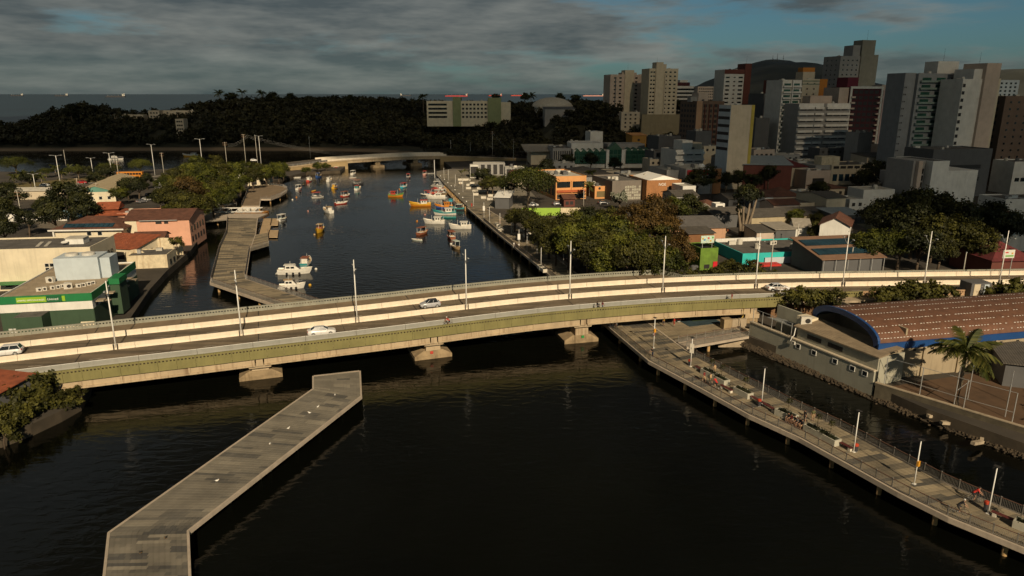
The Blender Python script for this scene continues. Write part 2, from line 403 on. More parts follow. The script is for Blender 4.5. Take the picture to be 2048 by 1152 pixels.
# ---- the cloud whose shadow lies on the far town and the headland
def cloud():
    CZ = 620.0; k = CZ / math.tan(SUN_EL)
    edge = [(-900, 700), (-420, 560), (-300, 520), (-90, 455), (-20, 420), (40, 350), (75, 318), (100, 240), (125, 192), (170, 166), (230, 150), (320, 90), (600, -60)]
    def inside(X, Y):
        return Y > lerp_tab(edge, X) + 14 * nz(X, Y, 0.02, 2) and -950 < X < 1500 and Y < 3300 + 150 * nz(X, 0, 0.004, 8)
    st = 26.0; mb = MB(); idx = {}
    def vid(i, j, top):
        q = (i, j, top)
        if q not in idx:
            X = -1000 + i * st; Y = -120 + j * st; n = nz(X, Y, 0.006, 4) * 50 + nz(X, Y, 0.02, 1) * 16
            idx[q] = len(mb.v)
            mb.v.append((X + SUN_AZ.x * k, Y + SUN_AZ.y * k, CZ + (55 + n if top else -12 + 0.25 * n)))
        return idx[q]
    cells = set((i, j) for i in range(97) for j in range(135) if inside(-1000 + (i + .5) * st, -120 + (j + .5) * st))
    for i, j in cells:
        mb.f.append([vid(i, j, 1), vid(i + 1, j, 1), vid(i + 1, j + 1, 1), vid(i, j + 1, 1)])
        mb.f.append([vid(i, j + 1, 0), vid(i + 1, j + 1, 0), vid(i + 1, j, 0), vid(i, j, 0)])
        for (di, dj, a, b) in ((-1, 0, (0, 1), (0, 0)), (1, 0, (1, 0), (1, 1)), (0, -1, (0, 0), (1, 0)), (0, 1, (1, 1), (0, 1))):
            if (i + di, j + dj) not in cells:
                mb.f.append([vid(i + a[0], j + a[1], 0), vid(i + b[0], j + b[1], 0), vid(i + b[0], j + b[1], 1), vid(i + a[0], j + a[1], 1)])
    mb.m = [0] * len(mb.f); mb.t = [0.5] * len(mb.f)
    m = bpy.data.materials.new('cloud_vapour'); m.use_nodes = True
    nt = m.node_tree; N = nt.nodes; L = nt.links
    d = N['Principled BSDF']; d.inputs['Base Color'].default_value = (0.8, 0.8, 0.8, 1); d.inputs['Roughness'].default_value = 1; d.inputs['Specular IOR Level'].default_value = 0
    tr = N.new('ShaderNodeBsdfTransparent'); mx = N.new('ShaderNodeMixShader')
    geo = N.new('ShaderNodeNewGeometry'); n = N.new('ShaderNodeTexNoise'); n.inputs['Scale'].default_value = 0.008; n.inputs['Detail'].default_value = 3
    L.new(geo.outputs['Position'], n.inputs['Vector'])
    r = N.new('ShaderNodeMapRange'); r.inputs['From Min'].default_value = 0.35; r.inputs['From Max'].default_value = 0.65; r.inputs['To Min'].default_value = 0.56; r.inputs['To Max'].default_value = 0.80
    L.new(n.outputs[0], r.inputs['Value']); L.new(r.outputs[0], mx.inputs[0]); L.new(tr.outputs[0], mx.inputs[1]); L.new(d.outputs[0], mx.inputs[2]); L.new(mx.outputs[0], N['Material Output'].inputs[0])
    o = mb.build('cloud', m, smooth=True); o['kind'] = 'stuff'
    tag(o, 'broad grey cloud bank hanging over the far town', 'cloud')
cloud()

# ================================================================== ROAD BRIDGE
ZT = [(0, 4.0), (480, 4.5), (840, 5.0), (1163, 5.7), (1480, 5.7), (2048, 5.2)]
bpts = [G(x, y, lerp_tab(ZT, x)) for x, y in [(0, 726), (230, 699.6), (400, 681), (600, 658), (780, 637.5), (940, 618), (1100, 601), (1300, 586), (1500, 577), (1648, 573.5), (1945, 569)]]
bpts = [bpts[0] * 2 - bpts[1] + (bpts[0] - bpts[1]) * 3] + bpts + [bpts[-1] * 2 - bpts[-2] + (bpts[-1] - bpts[-2]) * 1.2]
def catmull(P, n=24):
    out = []
    for i in range(len(P) - 1):
        a = P[max(i - 1, 0)]; b = P[i]; c = P[i + 1]; d = P[min(i + 2, len(P) - 1)]
        for k in range(n):
            t = k / n
            out.append(0.5 * ((2 * b) + (c - a) * t + (2 * a - 5 * b + 4 * c - d) * t * t + (3 * b - a - 3 * c + d) * t ** 3))
    return out + [P[-1]]
class Path:
    def __init__(s, P, smooth=True):
        s.p = catmull([Vector(q) for q in P]) if smooth else [Vector(q) for q in P]
        if smooth:                                   # even out survey noise
            for _ in range(30):
                s.p = [s.p[0]] + [(s.p[i - 1] + s.p[i] * 2 + s.p[i + 1]) / 4 for i in range(1, len(s.p) - 1)] + [s.p[-1]]
        s.d = [0.0]
        for a, b in zip(s.p, s.p[1:]): s.d.append(s.d[-1] + (b - a).length)
        s.L = s.d[-1]
    def at(s, q):
        q = max(0, min(s.L, q)); lo, hi = 0, len(s.d) - 1
        while hi - lo > 1:
            m = (lo + hi) // 2
            if s.d[m] <= q: lo = m
            else: hi = m
        t = (q - s.d[lo]) / max(1e-6, s.d[hi] - s.d[lo]); v = s.p[hi] - s.p[lo]
        tv = Vector((v.x, v.y, 0)).normalized()
        return s.p[lo].lerp(s.p[hi], t), tv, Vector((tv.y, -tv.x, 0))     # point, tangent, normal to the near (camera) side
    def pt(s, q, o=0, z=0):
        p, t, n = s.at(q); return p + n * o + Vector((0, 0, z))
    def near(s, P):
        return min(range(len(s.p)), key=lambda i: (s.p[i].xy - Vector(P[:2])).length)
    def sof(s, P): return s.d[s.near(P)]
    def yaw(s, q): t = s.at(q)[1]; return math.atan2(t.y, t.x)
BP = Path(bpts)
def sweep(path, prof, s0, s1, ds=2.5, m=0, mb=None):
    mb = mb or MB(); n = max(1, int((s1 - s0) / ds)); rings = []
    for i in range(n + 1):
        q = s0 + (s1 - s0) * i / n
        rings.append([path.pt(q, o, z) for o, z in prof])
    return mb.loft(rings, m)
M_green = mat('green_parapet_paint', (0.205, 0.183, 0.068), 0.85, 0.16, 0.35, streak=0.35, dirt=(0.10, 0.10, 0.04), bump=0.15)
M_grey_in = mat('grey_parapet_concrete', (0.27, 0.265, 0.21), 0.85, 0.15, 0.5, streak=0.3)
M_bar = mat('whitewashed_barrier', (0.76, 0.66, 0.51), 0.8, 0.09, 0.7, streak=0.25, dirt=(0.34, 0.24, 0.13))
M_greywall = mat('grey_barrier_paint', (0.27, 0.27, 0.24), 0.8, 0.08, 0.6, streak=0.15)
M_deck = mat('bridge_asphalt', (0.150, 0.115, 0.074), 0.9, 0.22, 0.28, bump=0.15, bscale=14, streak=0.0)
_nt = M_deck.node_tree; _b = _nt.nodes['Principled BSDF']; _src = _b.inputs['Base Color'].links[0].from_socket      # tyre-worn lanes
_g = [n for n in _nt.nodes if n.type == 'NEW_GEOMETRY'][0]; _mp = _nt.nodes.new('ShaderNodeMapping'); _mp.inputs['Rotation'].default_value = (0, 0, R(-15)); _mp.inputs['Scale'].default_value = (.035, .75, 1)
_n = _nt.nodes.new('ShaderNodeTexNoise'); _n.inputs['Scale'].default_value = 1.3; _n.inputs['Detail'].default_value = 4; _nt.links.new(_g.outputs['Position'], _mp.inputs[0]); _nt.links.new(_mp.outputs[0], _n.inputs['Vector'])
_r = _nt.nodes.new('ShaderNodeMapRange'); _r.inputs['From Min'].default_value = .35; _r.inputs['From Max'].default_value = .65; _r.inputs['To Min'].default_value = .62; _r.inputs['To Max'].default_value = 1.25; _nt.links.new(_n.outputs[0], _r.inputs['Value'])
_x = _nt.nodes.new('ShaderNodeVectorMath'); _x.operation = 'SCALE'; _nt.links.new(_src, _x.inputs[0]); _nt.links.new(_r.outputs[0], _x.inputs['Scale']); _nt.links.new(_x.outputs[0], _b.inputs['Base Color'])
M_walk = mat('footway_concrete', (0.20, 0.145, 0.088), 0.9, 0.2, 0.4)
M_joint = mat('joint_rubber', (0.015, 0.013, 0.012), 0.8)
M_line = mat('worn_road_paint', (0.42, 0.38, 0.31), 0.8, 0.4, 3.0)
M_girder = mat('girder_concrete', (0.44, 0.34, 0.215), 0.9, 0.18, 0.35, streak=0.75, dirt=(0.12, 0.062, 0.028), bump=0.2)
br = thing('road_bridge', 'long concrete road bridge with green parapet crossing the river', 'bridge', (0, 0, 0))
S0 = 0.0; S1 = BP.L
sN0 = BP.sof(G(80, 722, 4.2)) ; sNE = BP.sof(G(1470, 578, 5.7)) + 6.0       # near footway from the shrubs to the jog
sFE = BP.sof(G(1370, 583, 5.7)) + 2.0                                      # far footway ends here
sweep(BP, [(10.0, -0.42), (10.0, 0.0), (-13.5, 0.0), (-13.5, -0.42)], S0, sFE).build('deck_slab', M_conc, br)
sweep(BP, [(10.0, -0.42), (10.0, 0.0), (-8.0, 0.0), (-8.0, -0.42)], sFE, S1).build('deck_slab', M_conc, br)
for a, b in ((0.0, 6.75), (-6.9, -0.45)):
    sweep(BP, [(b, 0.0), (b, 0.02), (a, 0.02), (a, 0.0)], S0, S1).build('roadway', M_deck, br)
sweep(BP, [(10.0, 0.0), (10.0, 0.06), (7.1, 0.06), (7.1, 0.0)], sN0, sNE).build('footway', M_walk, br)
sweep(BP, [(-7.35, 0.0), (-7.35, 0.06), (-13.4, 0.06), (-13.4, 0.0)], S0, sFE).build('footway', M_walk, br)
# white concrete barriers in cast lengths with open joints
def barrier(o_near, s0, s1, m, h=0.86, w=0.45, seg=8.0, gap=0.05, cap=None):
    q = s0
    while q < s1 - 0.5:
        e = min(q + seg, s1)
        prof = [(o_near, 0.02), (o_near - 0.12, 0.3), (o_near - 0.15, h), (o_near - w + 0.15, h), (o_near - w + 0.12, 0.3), (o_near - w, 0.02)]
        b = sweep(BP, prof, q, e - gap, 2.0).build('barrier', m, br)
        if cap: sweep(BP, [(o_near - 0.13, h + .003), (o_near - 0.13, h + 0.05), (o_near - w + 0.13, h + 0.05), (o_near - w + 0.13, h + .003)], q, e - gap, 2.0).build('cap_strip', cap, b)
        q = e
barrier(0.0, S0, S1, M_bar, h=0.92)
barrier(-6.9, S0, S1, M_bar, h=0.92)
barrier(7.1, sN0 - 1.5, sNE + 40, M_greywall, h=0.9, w=0.35, cap=M_white)
# pierced parapet panels
def parapet_mesh(name, L, zb, zt, m, hole=0.26, pitch=0.5, hz=0.55):
    mb = MB(); n = max(1, int(round(L / pitch))); t = 0.09
    mb.box(0, L, -t, t, zb, hz); mb.box(0, L, -t, t, hz + hole, zt); p = L / n
    for k in range(n):
        x = (k + .5) * p
        mb.box(k * p if k == 0 else (k - .5) * p + hole / 2, x - hole / 2, -t, t, hz, hz + hole)
    mb.box((n - .5) * p + hole / 2, L, -t, t, hz, hz + hole)
    mb.box(-0.001, L + 0.001, -t - 0.03, t + 0.03, zt, zt + 0.07)
    return mb.mesh(name, m)
PL = 2.5
pm_near = parapet_mesh('parapet_panel', PL - 0.03, -0.78, 1.02, M_green)
pm_far = parapet_mesh('parapet_panel_far', PL - 0.03, -0.5, 1.0, M_grey_in)
M_tanwall = mat('tan_parapet_paint', (0.42, 0.27, 0.15), 0.85, 0.15, 0.4, streak=0.4)
pm_tan = parapet_mesh('parapet_panel_tan', PL - 0.03, -0.78, 1.02, M_tanwall)
def panels(me, o, s0, s1, first=None):
    q = s0
    while q + PL <= s1 + 0.01:
        a = BP.pt(q, o); b = BP.pt(q + PL, o); d = b - a
        ob = obj('parapet_panel', me, br, a, (0, -math.asin(d.z / d.length), math.atan2(d.y, d.x)), (d.length / PL, 1, 1))
        q += PL
    return q
qe = panels(pm_near, 10.05, sN0, sNE)
panels(pm_far, -13.45, S0, sFE)
# jogs of the parapet where the footways end
def jog(a, b, me):
    d = b - a; n = max(1, round(d.length / PL))
    for k in range(n):
        p = a.lerp(b, k / n); obj('parapet_panel', me, br, p, math.atan2(d.y, d.x), (d.length / n / PL, 1, 1))
jog(BP.pt(qe, 10.05), BP.pt(qe + 3.2, 7.5), pm_near)
qg = panels(pm_near, 7.5, qe + 3.2, qe + 3.2 + 16)
panels(pm_tan, 7.5, qg, qg + 27)
qf = S0 + PL * int((sFE - S0 + 0.01) / PL)
jog(BP.pt(qf, -13.45), BP.pt(qf + 3.0, -8.2), pm_far)
panels(pm_far, -8.2, qf + 3.0, S1)
# joints, lane dashes
sp_ = [BP.sof((-42.9, 113.4)), BP.sof((-16.0, 120.5)), BP.sof((10.2, 128.6)), BP.sof((43.0, 135.4))]
jq = [sp_[0] - 26] + sp_ + [sp_[3] + 20, sp_[3] + 40]
for q in jq + [(a + b) / 2 for a, b in zip(jq, jq[1:])]:
    for a, b in ((0.05, 6.7), (-6.85, -0.5)) + (((-13.3, -7.4),) if q < sFE else ()):
        p = BP.pt(q, (a + b) / 2, 0.028 if a > -7 else 0.066)
        piece('joint_strip', br, p, (0.14 if q in jq else 0.06, b - a, 0.012), M_joint, BP.yaw(q))
q = 2.0
while q < S1 - 4:
    for o in (3.4, -3.7):
        piece('lane_dash', br, BP.pt(q + 1.5, o, 0.024), (2.6, 0.10, 0.008), M_line, BP.yaw(q + 1.5))
    q += 8.0
# girders: edge beam with web and flange, inner beams plainer
def girder(o, s0, s1, edge):
    w = sweep(BP, [(o, -0.78), (o - 0.35, -0.78), (o - 0.35, -1.75), (o, -1.75)], s0, s1).build('girder', M_girder, br)
    sweep(BP, [(o + 0.14, -1.75), (o + 0.14, -2.05), (o - 0.5, -2.05), (o - 0.5, -1.75)], s0, s1).build('flange', M_girder, w)
    if edge:
        for k in (1, 2):
            q = s0 + (s1 - s0) * k / 3
            piece('stiffener', br, BP.pt(q, o + 0.08, -1.26), (0.28, 0.2, 0.94), M_girder, BP.yaw(q))
spans = [(sp_[0] - 28, sp_[0] - 0.7), (sp_[0] + 0.7, sp_[1] - 0.7), (sp_[1] + 0.7, sp_[2] - 0.7), (sp_[2] + 0.7, sp_[3] - 0.6)]
for a, b in spans:
    for i, o in enumerate((9.75, 5.2, 0.6, -4.0, -8.6, -13.0)): girder(o, a, b, i in (0, 5))
    sweep(BP, [(9.6, -0.5), (9.6, -0.42), (-13.2, -0.42), (-13.2, -0.5)], a, b)
# piers
M_tide = mat('pier_concrete', (0.30, 0.22, 0.125), 0.9, 0.3, 0.6, streak=0.6, dirt=(0.09, 0.06, 0.03), bump=0.4, bscale=2)
def frustum(mb, c, yaw, b, t, z0, z1):
    M = Matrix.Rotation(yaw, 3, 'Z')
    r = [[Vector((c[0], c[1], 0)) + M @ Vector((sx * d[0] / 2, sy * d[1] / 2, 0)) + Vector((0, 0, z)) for sx, sy in ((-1, -1), (1, -1), (1, 1), (-1, 1))] for d, z in ((b, z0), (t, z1))]
    return mb.loft(r)
for i, q in enumerate(sp_[:3]):
    zd = BP.pt(q).z; yaw = BP.yaw(q)
    for o in (6.3, -1.8, -10.2):
        c = BP.pt(q, o)
        pf = frustum(MB(), c, yaw, (6.4, 5.4), (6.4, 5.4), -2.5, 0.62); frustum(pf, c, yaw, (6.3, 5.3), (3.3, 5.0), 0.62, 1.45)
        ped = pf.build('pile_cap', M_tide, br)
        frustum(MB(), c, yaw, (2.5, 5.2), (2.4, 5.2), 1.45, zd - 2.5).build('column', M_girder, ped)
    c = BP.pt(q, -1.8)
    frustum(MB(), c, yaw, (1.2, 16), (1.2, 16), 0.9, 1.5).build('tie_beam', M_tide, br)
    frustum(MB(), c, yaw, (3.2, 22.6), (3.4, 22.8), zd - 2.5, zd - 2.05).build('crosshead', M_girder, br)
    for o in (9.2, -12.4):
        piece('bearing_block', br, BP.pt(q, o, -1.25), (1.0, 1.1, 1.6), M_girder, yaw)
# small reflector plates on two piers
piece('marker_plate', br, BP.pt(sp_[1] - 0.3, 9.03, 0) * 1 + Vector((0, 0, 1.15 - BP.pt(sp_[1]).z)), (0.5, 0.05, 0.45), mat('red_marker', (0.5, 0.05, 0.03), 0.6), BP.yaw(sp_[1]))
piece('marker_plate', br, BP.pt(sp_[2] + 0.2, 9.03, 0) + Vector((0, 0, 1.15 - BP.pt(sp_[2]).z)), (0.5, 0.05, 0.45), mat('green_marker', (0.02, 0.25, 0.06), 0.6), BP.yaw(sp_[2]))
# right abutment pier with bearing shelf and drain pipe
q = sp_[3]; zd = BP.pt(q).z; yaw = BP.yaw(q)
for o in (8.6, 2.0, -5.0, -11.5):
    c = BP.pt(q, o); frustum(MB(), c, yaw, (2.2, 2.2), (2.2, 2.2), 0.5, zd - 2.9).build('column', M_tide, br)
    frustum(MB(), c, yaw, (3.0, 2.6), (3.0, 2.6), zd - 2.9, zd - 2.05).build('bearing_shelf', M_girder, br)
    frustum(MB(), BP.pt(q + .2, o + .6), yaw, (1.2, 1.0), (1.2, 1.0), zd - 2.05, zd - 0.5).build('bearing_block', M_girder, br)
M_pipe = mat('yellow_pipe', (0.45, 0.30, 0.04), 0.5)
c = BP.pt(q - 2.2, 10.35)
MB().tube([c + Vector((0, 0, -0.8)), c + Vector((0, 0, -2.3)), c + Vector((-0.5, -.1, -3.0)), c + Vector((-0.5, -.1, -4.6))], 0.11).build('drain_pipe', M_pipe, br, smooth=True)
# earth embankment carrying the right approach
emb = [BP.pt(q_, 7.3) for q_ in (sp_[3] + 5, sp_[3] + 20, sp_[3] + 45, S1)] + [BP.pt(q_, -8.1) for q_ in (S1, sp_[3] + 45, sp_[3] + 20, sp_[3] + 5)]
structure(MB().prism([(p.x, p.y) for p in emb], 0.0, 4.75).build('embankment', mat('embankment_earth', (0.16, 0.09, 0.045), 0.95, 0.4, 0.4, bump=0.6)))
embl = [BP.pt(q_, 9.8) for q_ in (0, sN0 - 6, sN0 - 0.5)] + [BP.pt(q_, -13.3) for q_ in (sN0 - 0.5, sN0 - 6, 0)]
structure(MB().prism([(p.x, p.y) for p in embl], 0.0, 3.2).build('embankment_left', MATS['embankment_earth']))

# ---- bridge lamps
def lamp_mesh():
    pole = MB().tube([(0, 0, -0.2), (0, 0, 6), (0, 0, 11.1)], [0.13, 0.11, 0.07], 10).mesh('pole', M_white, True)
    arm = MB().tube([(0, 0, 8.6), (0, 0.45, 8.75), (0, 0.95, 9.2), (0, 1.5, 9.75)], [0.05, 0.045, 0.04, 0.035], 6).mesh('arm', M_metal, True)
    head = MB().obox((0, 1.75, 9.86), (0.26, 0.62, 0.12), 0).mesh('lamp_head', M_metal)
    return pole, arm, head
lm = lamp_mesh()
lamps_px = [(231, 696), (481.6, 667), (717, 637), (934, 614), (1145.5, 594), (1329, 582), (1517, 573.5), (1687, 570), (1852, 565.5), (1994, 560)]
for i, (x, y) in enumerate(lamps_px):
    w = G(x, y, lerp_tab(ZT, x) + 0.5); q = BP.sof(w); p = BP.pt(q, -0.22)
    e = thing('lamp_post', 'tall white two-armed lamp post on the bridge median, %s from the left' % ORD[i], 'lamp post', p, BP.yaw(q), 'lamp posts along the bridge median')
    obj('pole', lm[0], e)
    for a in (0, math.pi):
        obj('arm', lm[1], e, (0, 0, 0), a); obj('lamp_head', lm[2], e, (0, 0, 0), a)
    for sx in (-0.27, 0.27): piece('base_bracket', e, (sx, -0.30, 0.5), (0.16, 0.12, 0.95), M_dmetal)
# ================================================================== PIERS AND BOARDWALKS
M_pav = tone_mat('pier_pavers', [(0.080, 0.076, 0.068), (0.185, 0.165, 0.128), (0.30, 0.265, 0.20)])
M_pav2 = tone_mat('boardwalk_pavers', [(0.065, 0.062, 0.054), (0.265, 0.215, 0.138), (0.35, 0.285, 0.185)])
M_edge = mat('pier_edge_beam', (0.42, 0.35, 0.27), 0.85, 0.12, 0.8, streak=0.2)
M_slab = mat('pier_slab', (0.16, 0.14, 0.11), 0.9, 0.2, 0.6)
M_pile = mat('pile_concrete', (0.36, 0.23, 0.10), 0.9, 0.45, 1.6, streak=0.5, dirt=(0.08, 0.05, 0.02))
def V2(a, z): return Vector((a[0], a[1], z))
def paver_grid(quads, z, tile, seed, th=0.05, dark=0.10):
    """rows of tiles in each quad (corners: front left, front right, back right, back left): [(corners, tone)]"""
    r = random.Random(seed); out = []
    for q in quads:
        a, b, c, d = [V2(p, z) for p in q]
        nu = max(2, round(((b - a).length + (c - d).length) / 2 / tile)); nv = max(1, round(((d - a).length + (c - b).length) / 2 / tile))
        j = 0
        while j < nv:
            hgt = r.choice((1, 1, 2))
            runs = []; i = 0; base = r.uniform(0.42, 0.6)
            while i < nu:
                n = r.randint(4, 9); k = r.random()
                t = r.uniform(0.0, 0.18) if k < dark else (r.uniform(0.2, 0.36) if k < dark * 2.4 else (r.uniform(0.62, 0.85) if k > 0.9 else base + r.uniform(-.06, .08)))
                runs += [t] * n; i += n
            for jj in range(j, min(nv, j + hgt)):
                for i in range(nu):
                    P = []
                    for du, dv in ((0.03, 0.04), (0.97, 0.04), (0.97, 0.96), (0.03, 0.96)):
                        u = (i + du) / nu; v = (jj + dv) / nv
                        P.append(a.lerp(b, u).lerp(d.lerp(c, u), v))
                    out.append((P, max(0, min(1, runs[i] + r.uniform(-.05, .05)))))
            j += hgt
    return out
def pave(parent, quads, z, tile, seed, m, th=0.05, single=0, dark=0.10):
    ts = paver_grid(quads, z, tile, seed, th, dark)
    ts.sort(key=lambda q: (q[0][0].xy - Vector((-5, 20))).length if False else q[0][0].length)
    vis = [t for t in ts if t[0][2].y > 51.5]; hid = [t for t in ts if t[0][2].y <= 51.5]
    one = vis[:single]; rest = vis[single:] + hid
    meshes = [MB().box(-.5, .5, -.5, .5, 0, 1, 0, k / 7).mesh('paver', m, tone=True) for k in range(8)] if one else []
    for P, t in one:
        c = (P[0] + P[1] + P[2] + P[3]) / 4; u = ((P[1] - P[0]) + (P[2] - P[3])) / 2; v = ((P[3] - P[0]) + (P[2] - P[1])) / 2
        obj('paver', meshes[int(t * 7.99)], parent, c, math.atan2(u.y, u.x), (u.length, v.length, th + rnd.uniform(-.006, .006)))
    mb = MB()
    for P, t in rest:
        up = Vector((0, 0, th)); mb.add(P + [p + up for p in P], [(4, 5, 6, 7), (0, 1, 5, 4), (1, 2, 6, 5), (2, 3, 7, 6), (3, 0, 4, 7)], 0, t)
    o = mb.build('pavers', m, parent, tone=True); o['kind'] = 'stuff'
def slab(parent, pts, z0, z1, m=None): return MB().prism([(p[0], p[1]) for p in pts], z0, z1).build('deck_slab', m or M_slab, parent)
def edge_beam(parent, pts, z0, z1, w=0.3, m=None):
    for a, b in zip(pts, pts[1:]):
        a = Vector(a[:2]); b = Vector(b[:2]); d = b - a; c = (a + b) / 2
        piece('edge_beam', parent, (c.x, c.y, (z0 + z1) / 2), (d.length + 0.02, w, z1 - z0), m or M_edge, math.atan2(d.y, d.x))
_pile = MB().tube([(0, 0, -2.5), (0, 0, 1.66)], 0.27, 12).mesh('pile', M_pile, True)
def pile(parent, x, y, s=1.0): return obj('pile', _pile, parent, (x, y, 0), 0, (s, s, 1))

# ---- unrailed pier in the foreground
fp = thing('foreground_pier', 'grey paved pier without railing in the foreground water', 'pier', (0, 0, 0))
FL = [(-29.2, 40), (-38.9, 60.0), (-28.5, 94.7), (-29.8, 99.5)]; FR = [(-22.2, 40), (-31.6, 60.3), (-21.3, 92.2), (-23.4, 101.5)]
slab(fp, FL + FR[::-1], 1.66, 1.97)
pave(fp, [(FL[i], FR[i], FR[i + 1], FL[i + 1]) for i in range(3)], 1.97, 0.52, 3, M_pav, single=300, dark=0.12)
def offs(pts, d):
    out = []
    for i, p in enumerate(pts):
        t = (Vector(pts[min(i + 1, len(pts) - 1)]) - Vector(pts[max(i - 1, 0)])).normalized(); out.append((p[0] + t.y * d, p[1] - t.x * d))
    return out
edge_beam(fp, offs(FR, 0.12), 1.60, 2.06, 0.24); edge_beam(fp, offs(FL, -0.12), 1.60, 2.06, 0.24)
edge_beam(fp, [FL[-1], FR[-1]], 1.58, 2.03, 0.5)
for x, y in [(688, 812), (642, 850), (597, 884), (543, 927), (523, 942), (461, 990), (384, 1050)]:
    p = G(x, y, 1.2); d = Vector((0.95, -0.3, 0)); pile(fp, p.x - 0.45, p.y + 0.35)
    pile(fp, p.x - 5.2, p.y + 1.6)

# ---- railing with posts, rails and baluster panels
M_rail = mat('rail_steel', (0.30, 0.28, 0.25), 0.5, 0.15, 2, metal=0.4)
M_railtop = mat('brown_handrail', (0.13, 0.07, 0.045), 0.6, 0.2, 2)
_post = MB().box(-.03, .03, -.03, .03, 0, 1.12).box(-.06, .06, -.06, .06, 1.12, 1.2).mesh('rail_post', M_rail)
def bal_mesh():
    mb = MB().box(0, 1, -.02, .02, .12, .17)
    for k in range(14): mb.box((k + .5) / 14 - .012 / 2, (k + .5) / 14 + .012 / 2, -.012, .012, .14, 1.02)
    return mb.mesh('rail_panel', M_rail)
_bal = bal_mesh()
def railing(parent, pts, z, step=2.0, hand=None):
    P = Path([V2(p, z) for p in pts], smooth=False); n = max(1, round(P.L / step)); q = [P.L * i / n for i in range(n + 1)]
    tops = []
    for i, s_ in enumerate(q):
        p = P.at(s_)[0]; obj('rail_post', _post, parent, p, P.yaw(s_)); tops.append(p + Vector((0, 0, 1.08)))
        if i:
            a = P.at(q[i - 1])[0]; d = p - a
            obj('rail_panel', _bal, parent, a, math.atan2(d.y, d.x), (d.length, 1, 1))
    MB().tube(tops, 0.045, 6).build('handrail', hand or M_railtop, parent, smooth=True)

# ---- boardwalk along the right bank
bw = thing('boardwalk', 'pale paved boardwalk on piles along the right bank with steel railings', 'boardwalk', (0, 0, 0))
WF = [(-16.6, 263.3), (-9.5, 234), (-3.6, 209.9), (8.4, 163.6), (17.5, 123.9), (21.9, 105.8), (27.2, 95.2), (31.5, 86.1), (35.6, 79.7), (38.7, 73.0), (41.3, 67.2), (43.9, 62.6), (47.9, 57.7), (54, 50.5)]
WB = [(-10.2, 262), (-2.8, 237), (4.0, 211), (14.6, 164.6), (25.0, 125.2), (28.9, 109.2), (33.8, 98.0), (38.3, 88.4), (41.6, 82.4), (44.7, 74.8), (47.3, 68.6), (50.0, 64.6), (53.0, 60.6), (58.8, 53.6)]
slab(bw, WF + WB[::-1], 1.55, 1.96)
pave(bw, [(WF[i + 1], WB[i + 1], WB[i], WF[i]) for i in range(len(WF) - 1)], 1.96, 0.62, 5, M_pav2, dark=0.15)
edge_beam(bw, offs(WF, 0.15), 1.5, 2.08, 0.28); edge_beam(bw, offs(WB, -0.15), 1.5, 2.08, 0.28)
railing(bw, WF[1:], 2.05, 2.0); railing(bw, WB[5:], 2.05, 2.0); railing(bw, WB[1:4], 2.05, 2.0)
for pts, o in ((WF, -0.75), (WB, 0.75)):
    P = Path([V2(p, 0) for p in pts], smooth=False); q = 4.0
    while q < P.L:
        p = P.pt(q, o); pile(bw, p.x, p.y, 1.0); q += 6.5 if q > 150 else 9.0
# platform with playground below the bridge and the small footbridge
pl = thing('playground_platform', 'paved platform with play area under the right end of the bridge', 'platform', (0, 0, 0))
PP = [(25.2, 125.0), (27.6, 115.6), (40.5, 121.8), (44, 133), (22.5, 136)]
slab(pl, PP, 1.5, 1.94); pave(pl, [((27.6, 115.6), (40.5, 121.8), (43.6, 133), (23, 134.5))], 1.94, 0.62, 8, M_pav2)
M_mat = mat('dark_play_mat', (0.025, 0.05, 0.06), 0.9, 0.3, 0.8); M_matg = mat('green_play_mat', (0.035, 0.06, 0.02), 0.95, 0.3, 0.8)
piece('play_mat', pl, (35.0, 126.2, 2.01), (7.0, 4.4, 0.06), M_mat, R(18)); piece('play_mat', pl, (36.0, 128.6, 2.04), (6.0, 3.6, 0.06), M_matg, R(18))
for x, y in [(32.4, 122.6), (38.8, 124.8)]: pile(pl, x, y)
def play_thing(label, x, y, c1, c2):
    e = thing('playground_ride', label, 'play equipment', (x, y, 2.03))
    piece('base', e, (0, 0, .1), (.5, .5, .2), M_metal); piece('seat', e, (0, 0, .5), (.9, .35, .16), mat('play_' + c1[0], c1[1], .5)); piece('backrest', e, (-.35, 0, .85), (.12, .4, .6), mat('play_' + c2[0], c2[1], .5))
    for s in (-.3, .3): piece('support_leg', e, (s, 0, .3), (.07, .07, .4), M_metal)
play_thing('blue playground ride on the dark mat under the bridge', 33.4, 128.2, ('blue', (.02, .09, .38)), ('blue', (.02, .09, .38)))
play_thing('red playground ride nearest the play mat corner', 31.0, 125.8, ('red', (.45, .03, .02)), ('red', (.45, .03, .02)))
play_thing('orange playground ride at the right edge of the mat', 38.5, 129.4, ('orange', (.5, .14, .02)), ('red', (.45, .03, .02)))
fb = thing('footbridge', 'short railed footbridge from the boardwalk to the right abutment', 'footbridge', (0, 0, 0))
FA, FB_ = Vector((28.6, 113.9)), Vector((40.8, 119.4)); t_ = (FB_ - FA).normalized(); n_ = Vector((t_.y, -t_.x))
piece('deck', fb, ((FA.x + FB_.x) / 2 + n_.x * .5, (FA.y + FB_.y) / 2 + n_.y * .5, 1.75), ((FB_ - FA).length, 2.6, 0.42), M_edge, math.atan2(t_.y, t_.x))
railing(fb, [tuple(FA + n_ * 1.7), tuple(FB_ + n_ * 1.7)], 1.98, 2.0); railing(fb, [tuple(FA - n_ * .6), tuple(FB_ - n_ * .6)], 1.98, 2.0)
p = FA.lerp(FB_, 0.42) + n_ * 0.6; pile(fb, p.x, p.y)

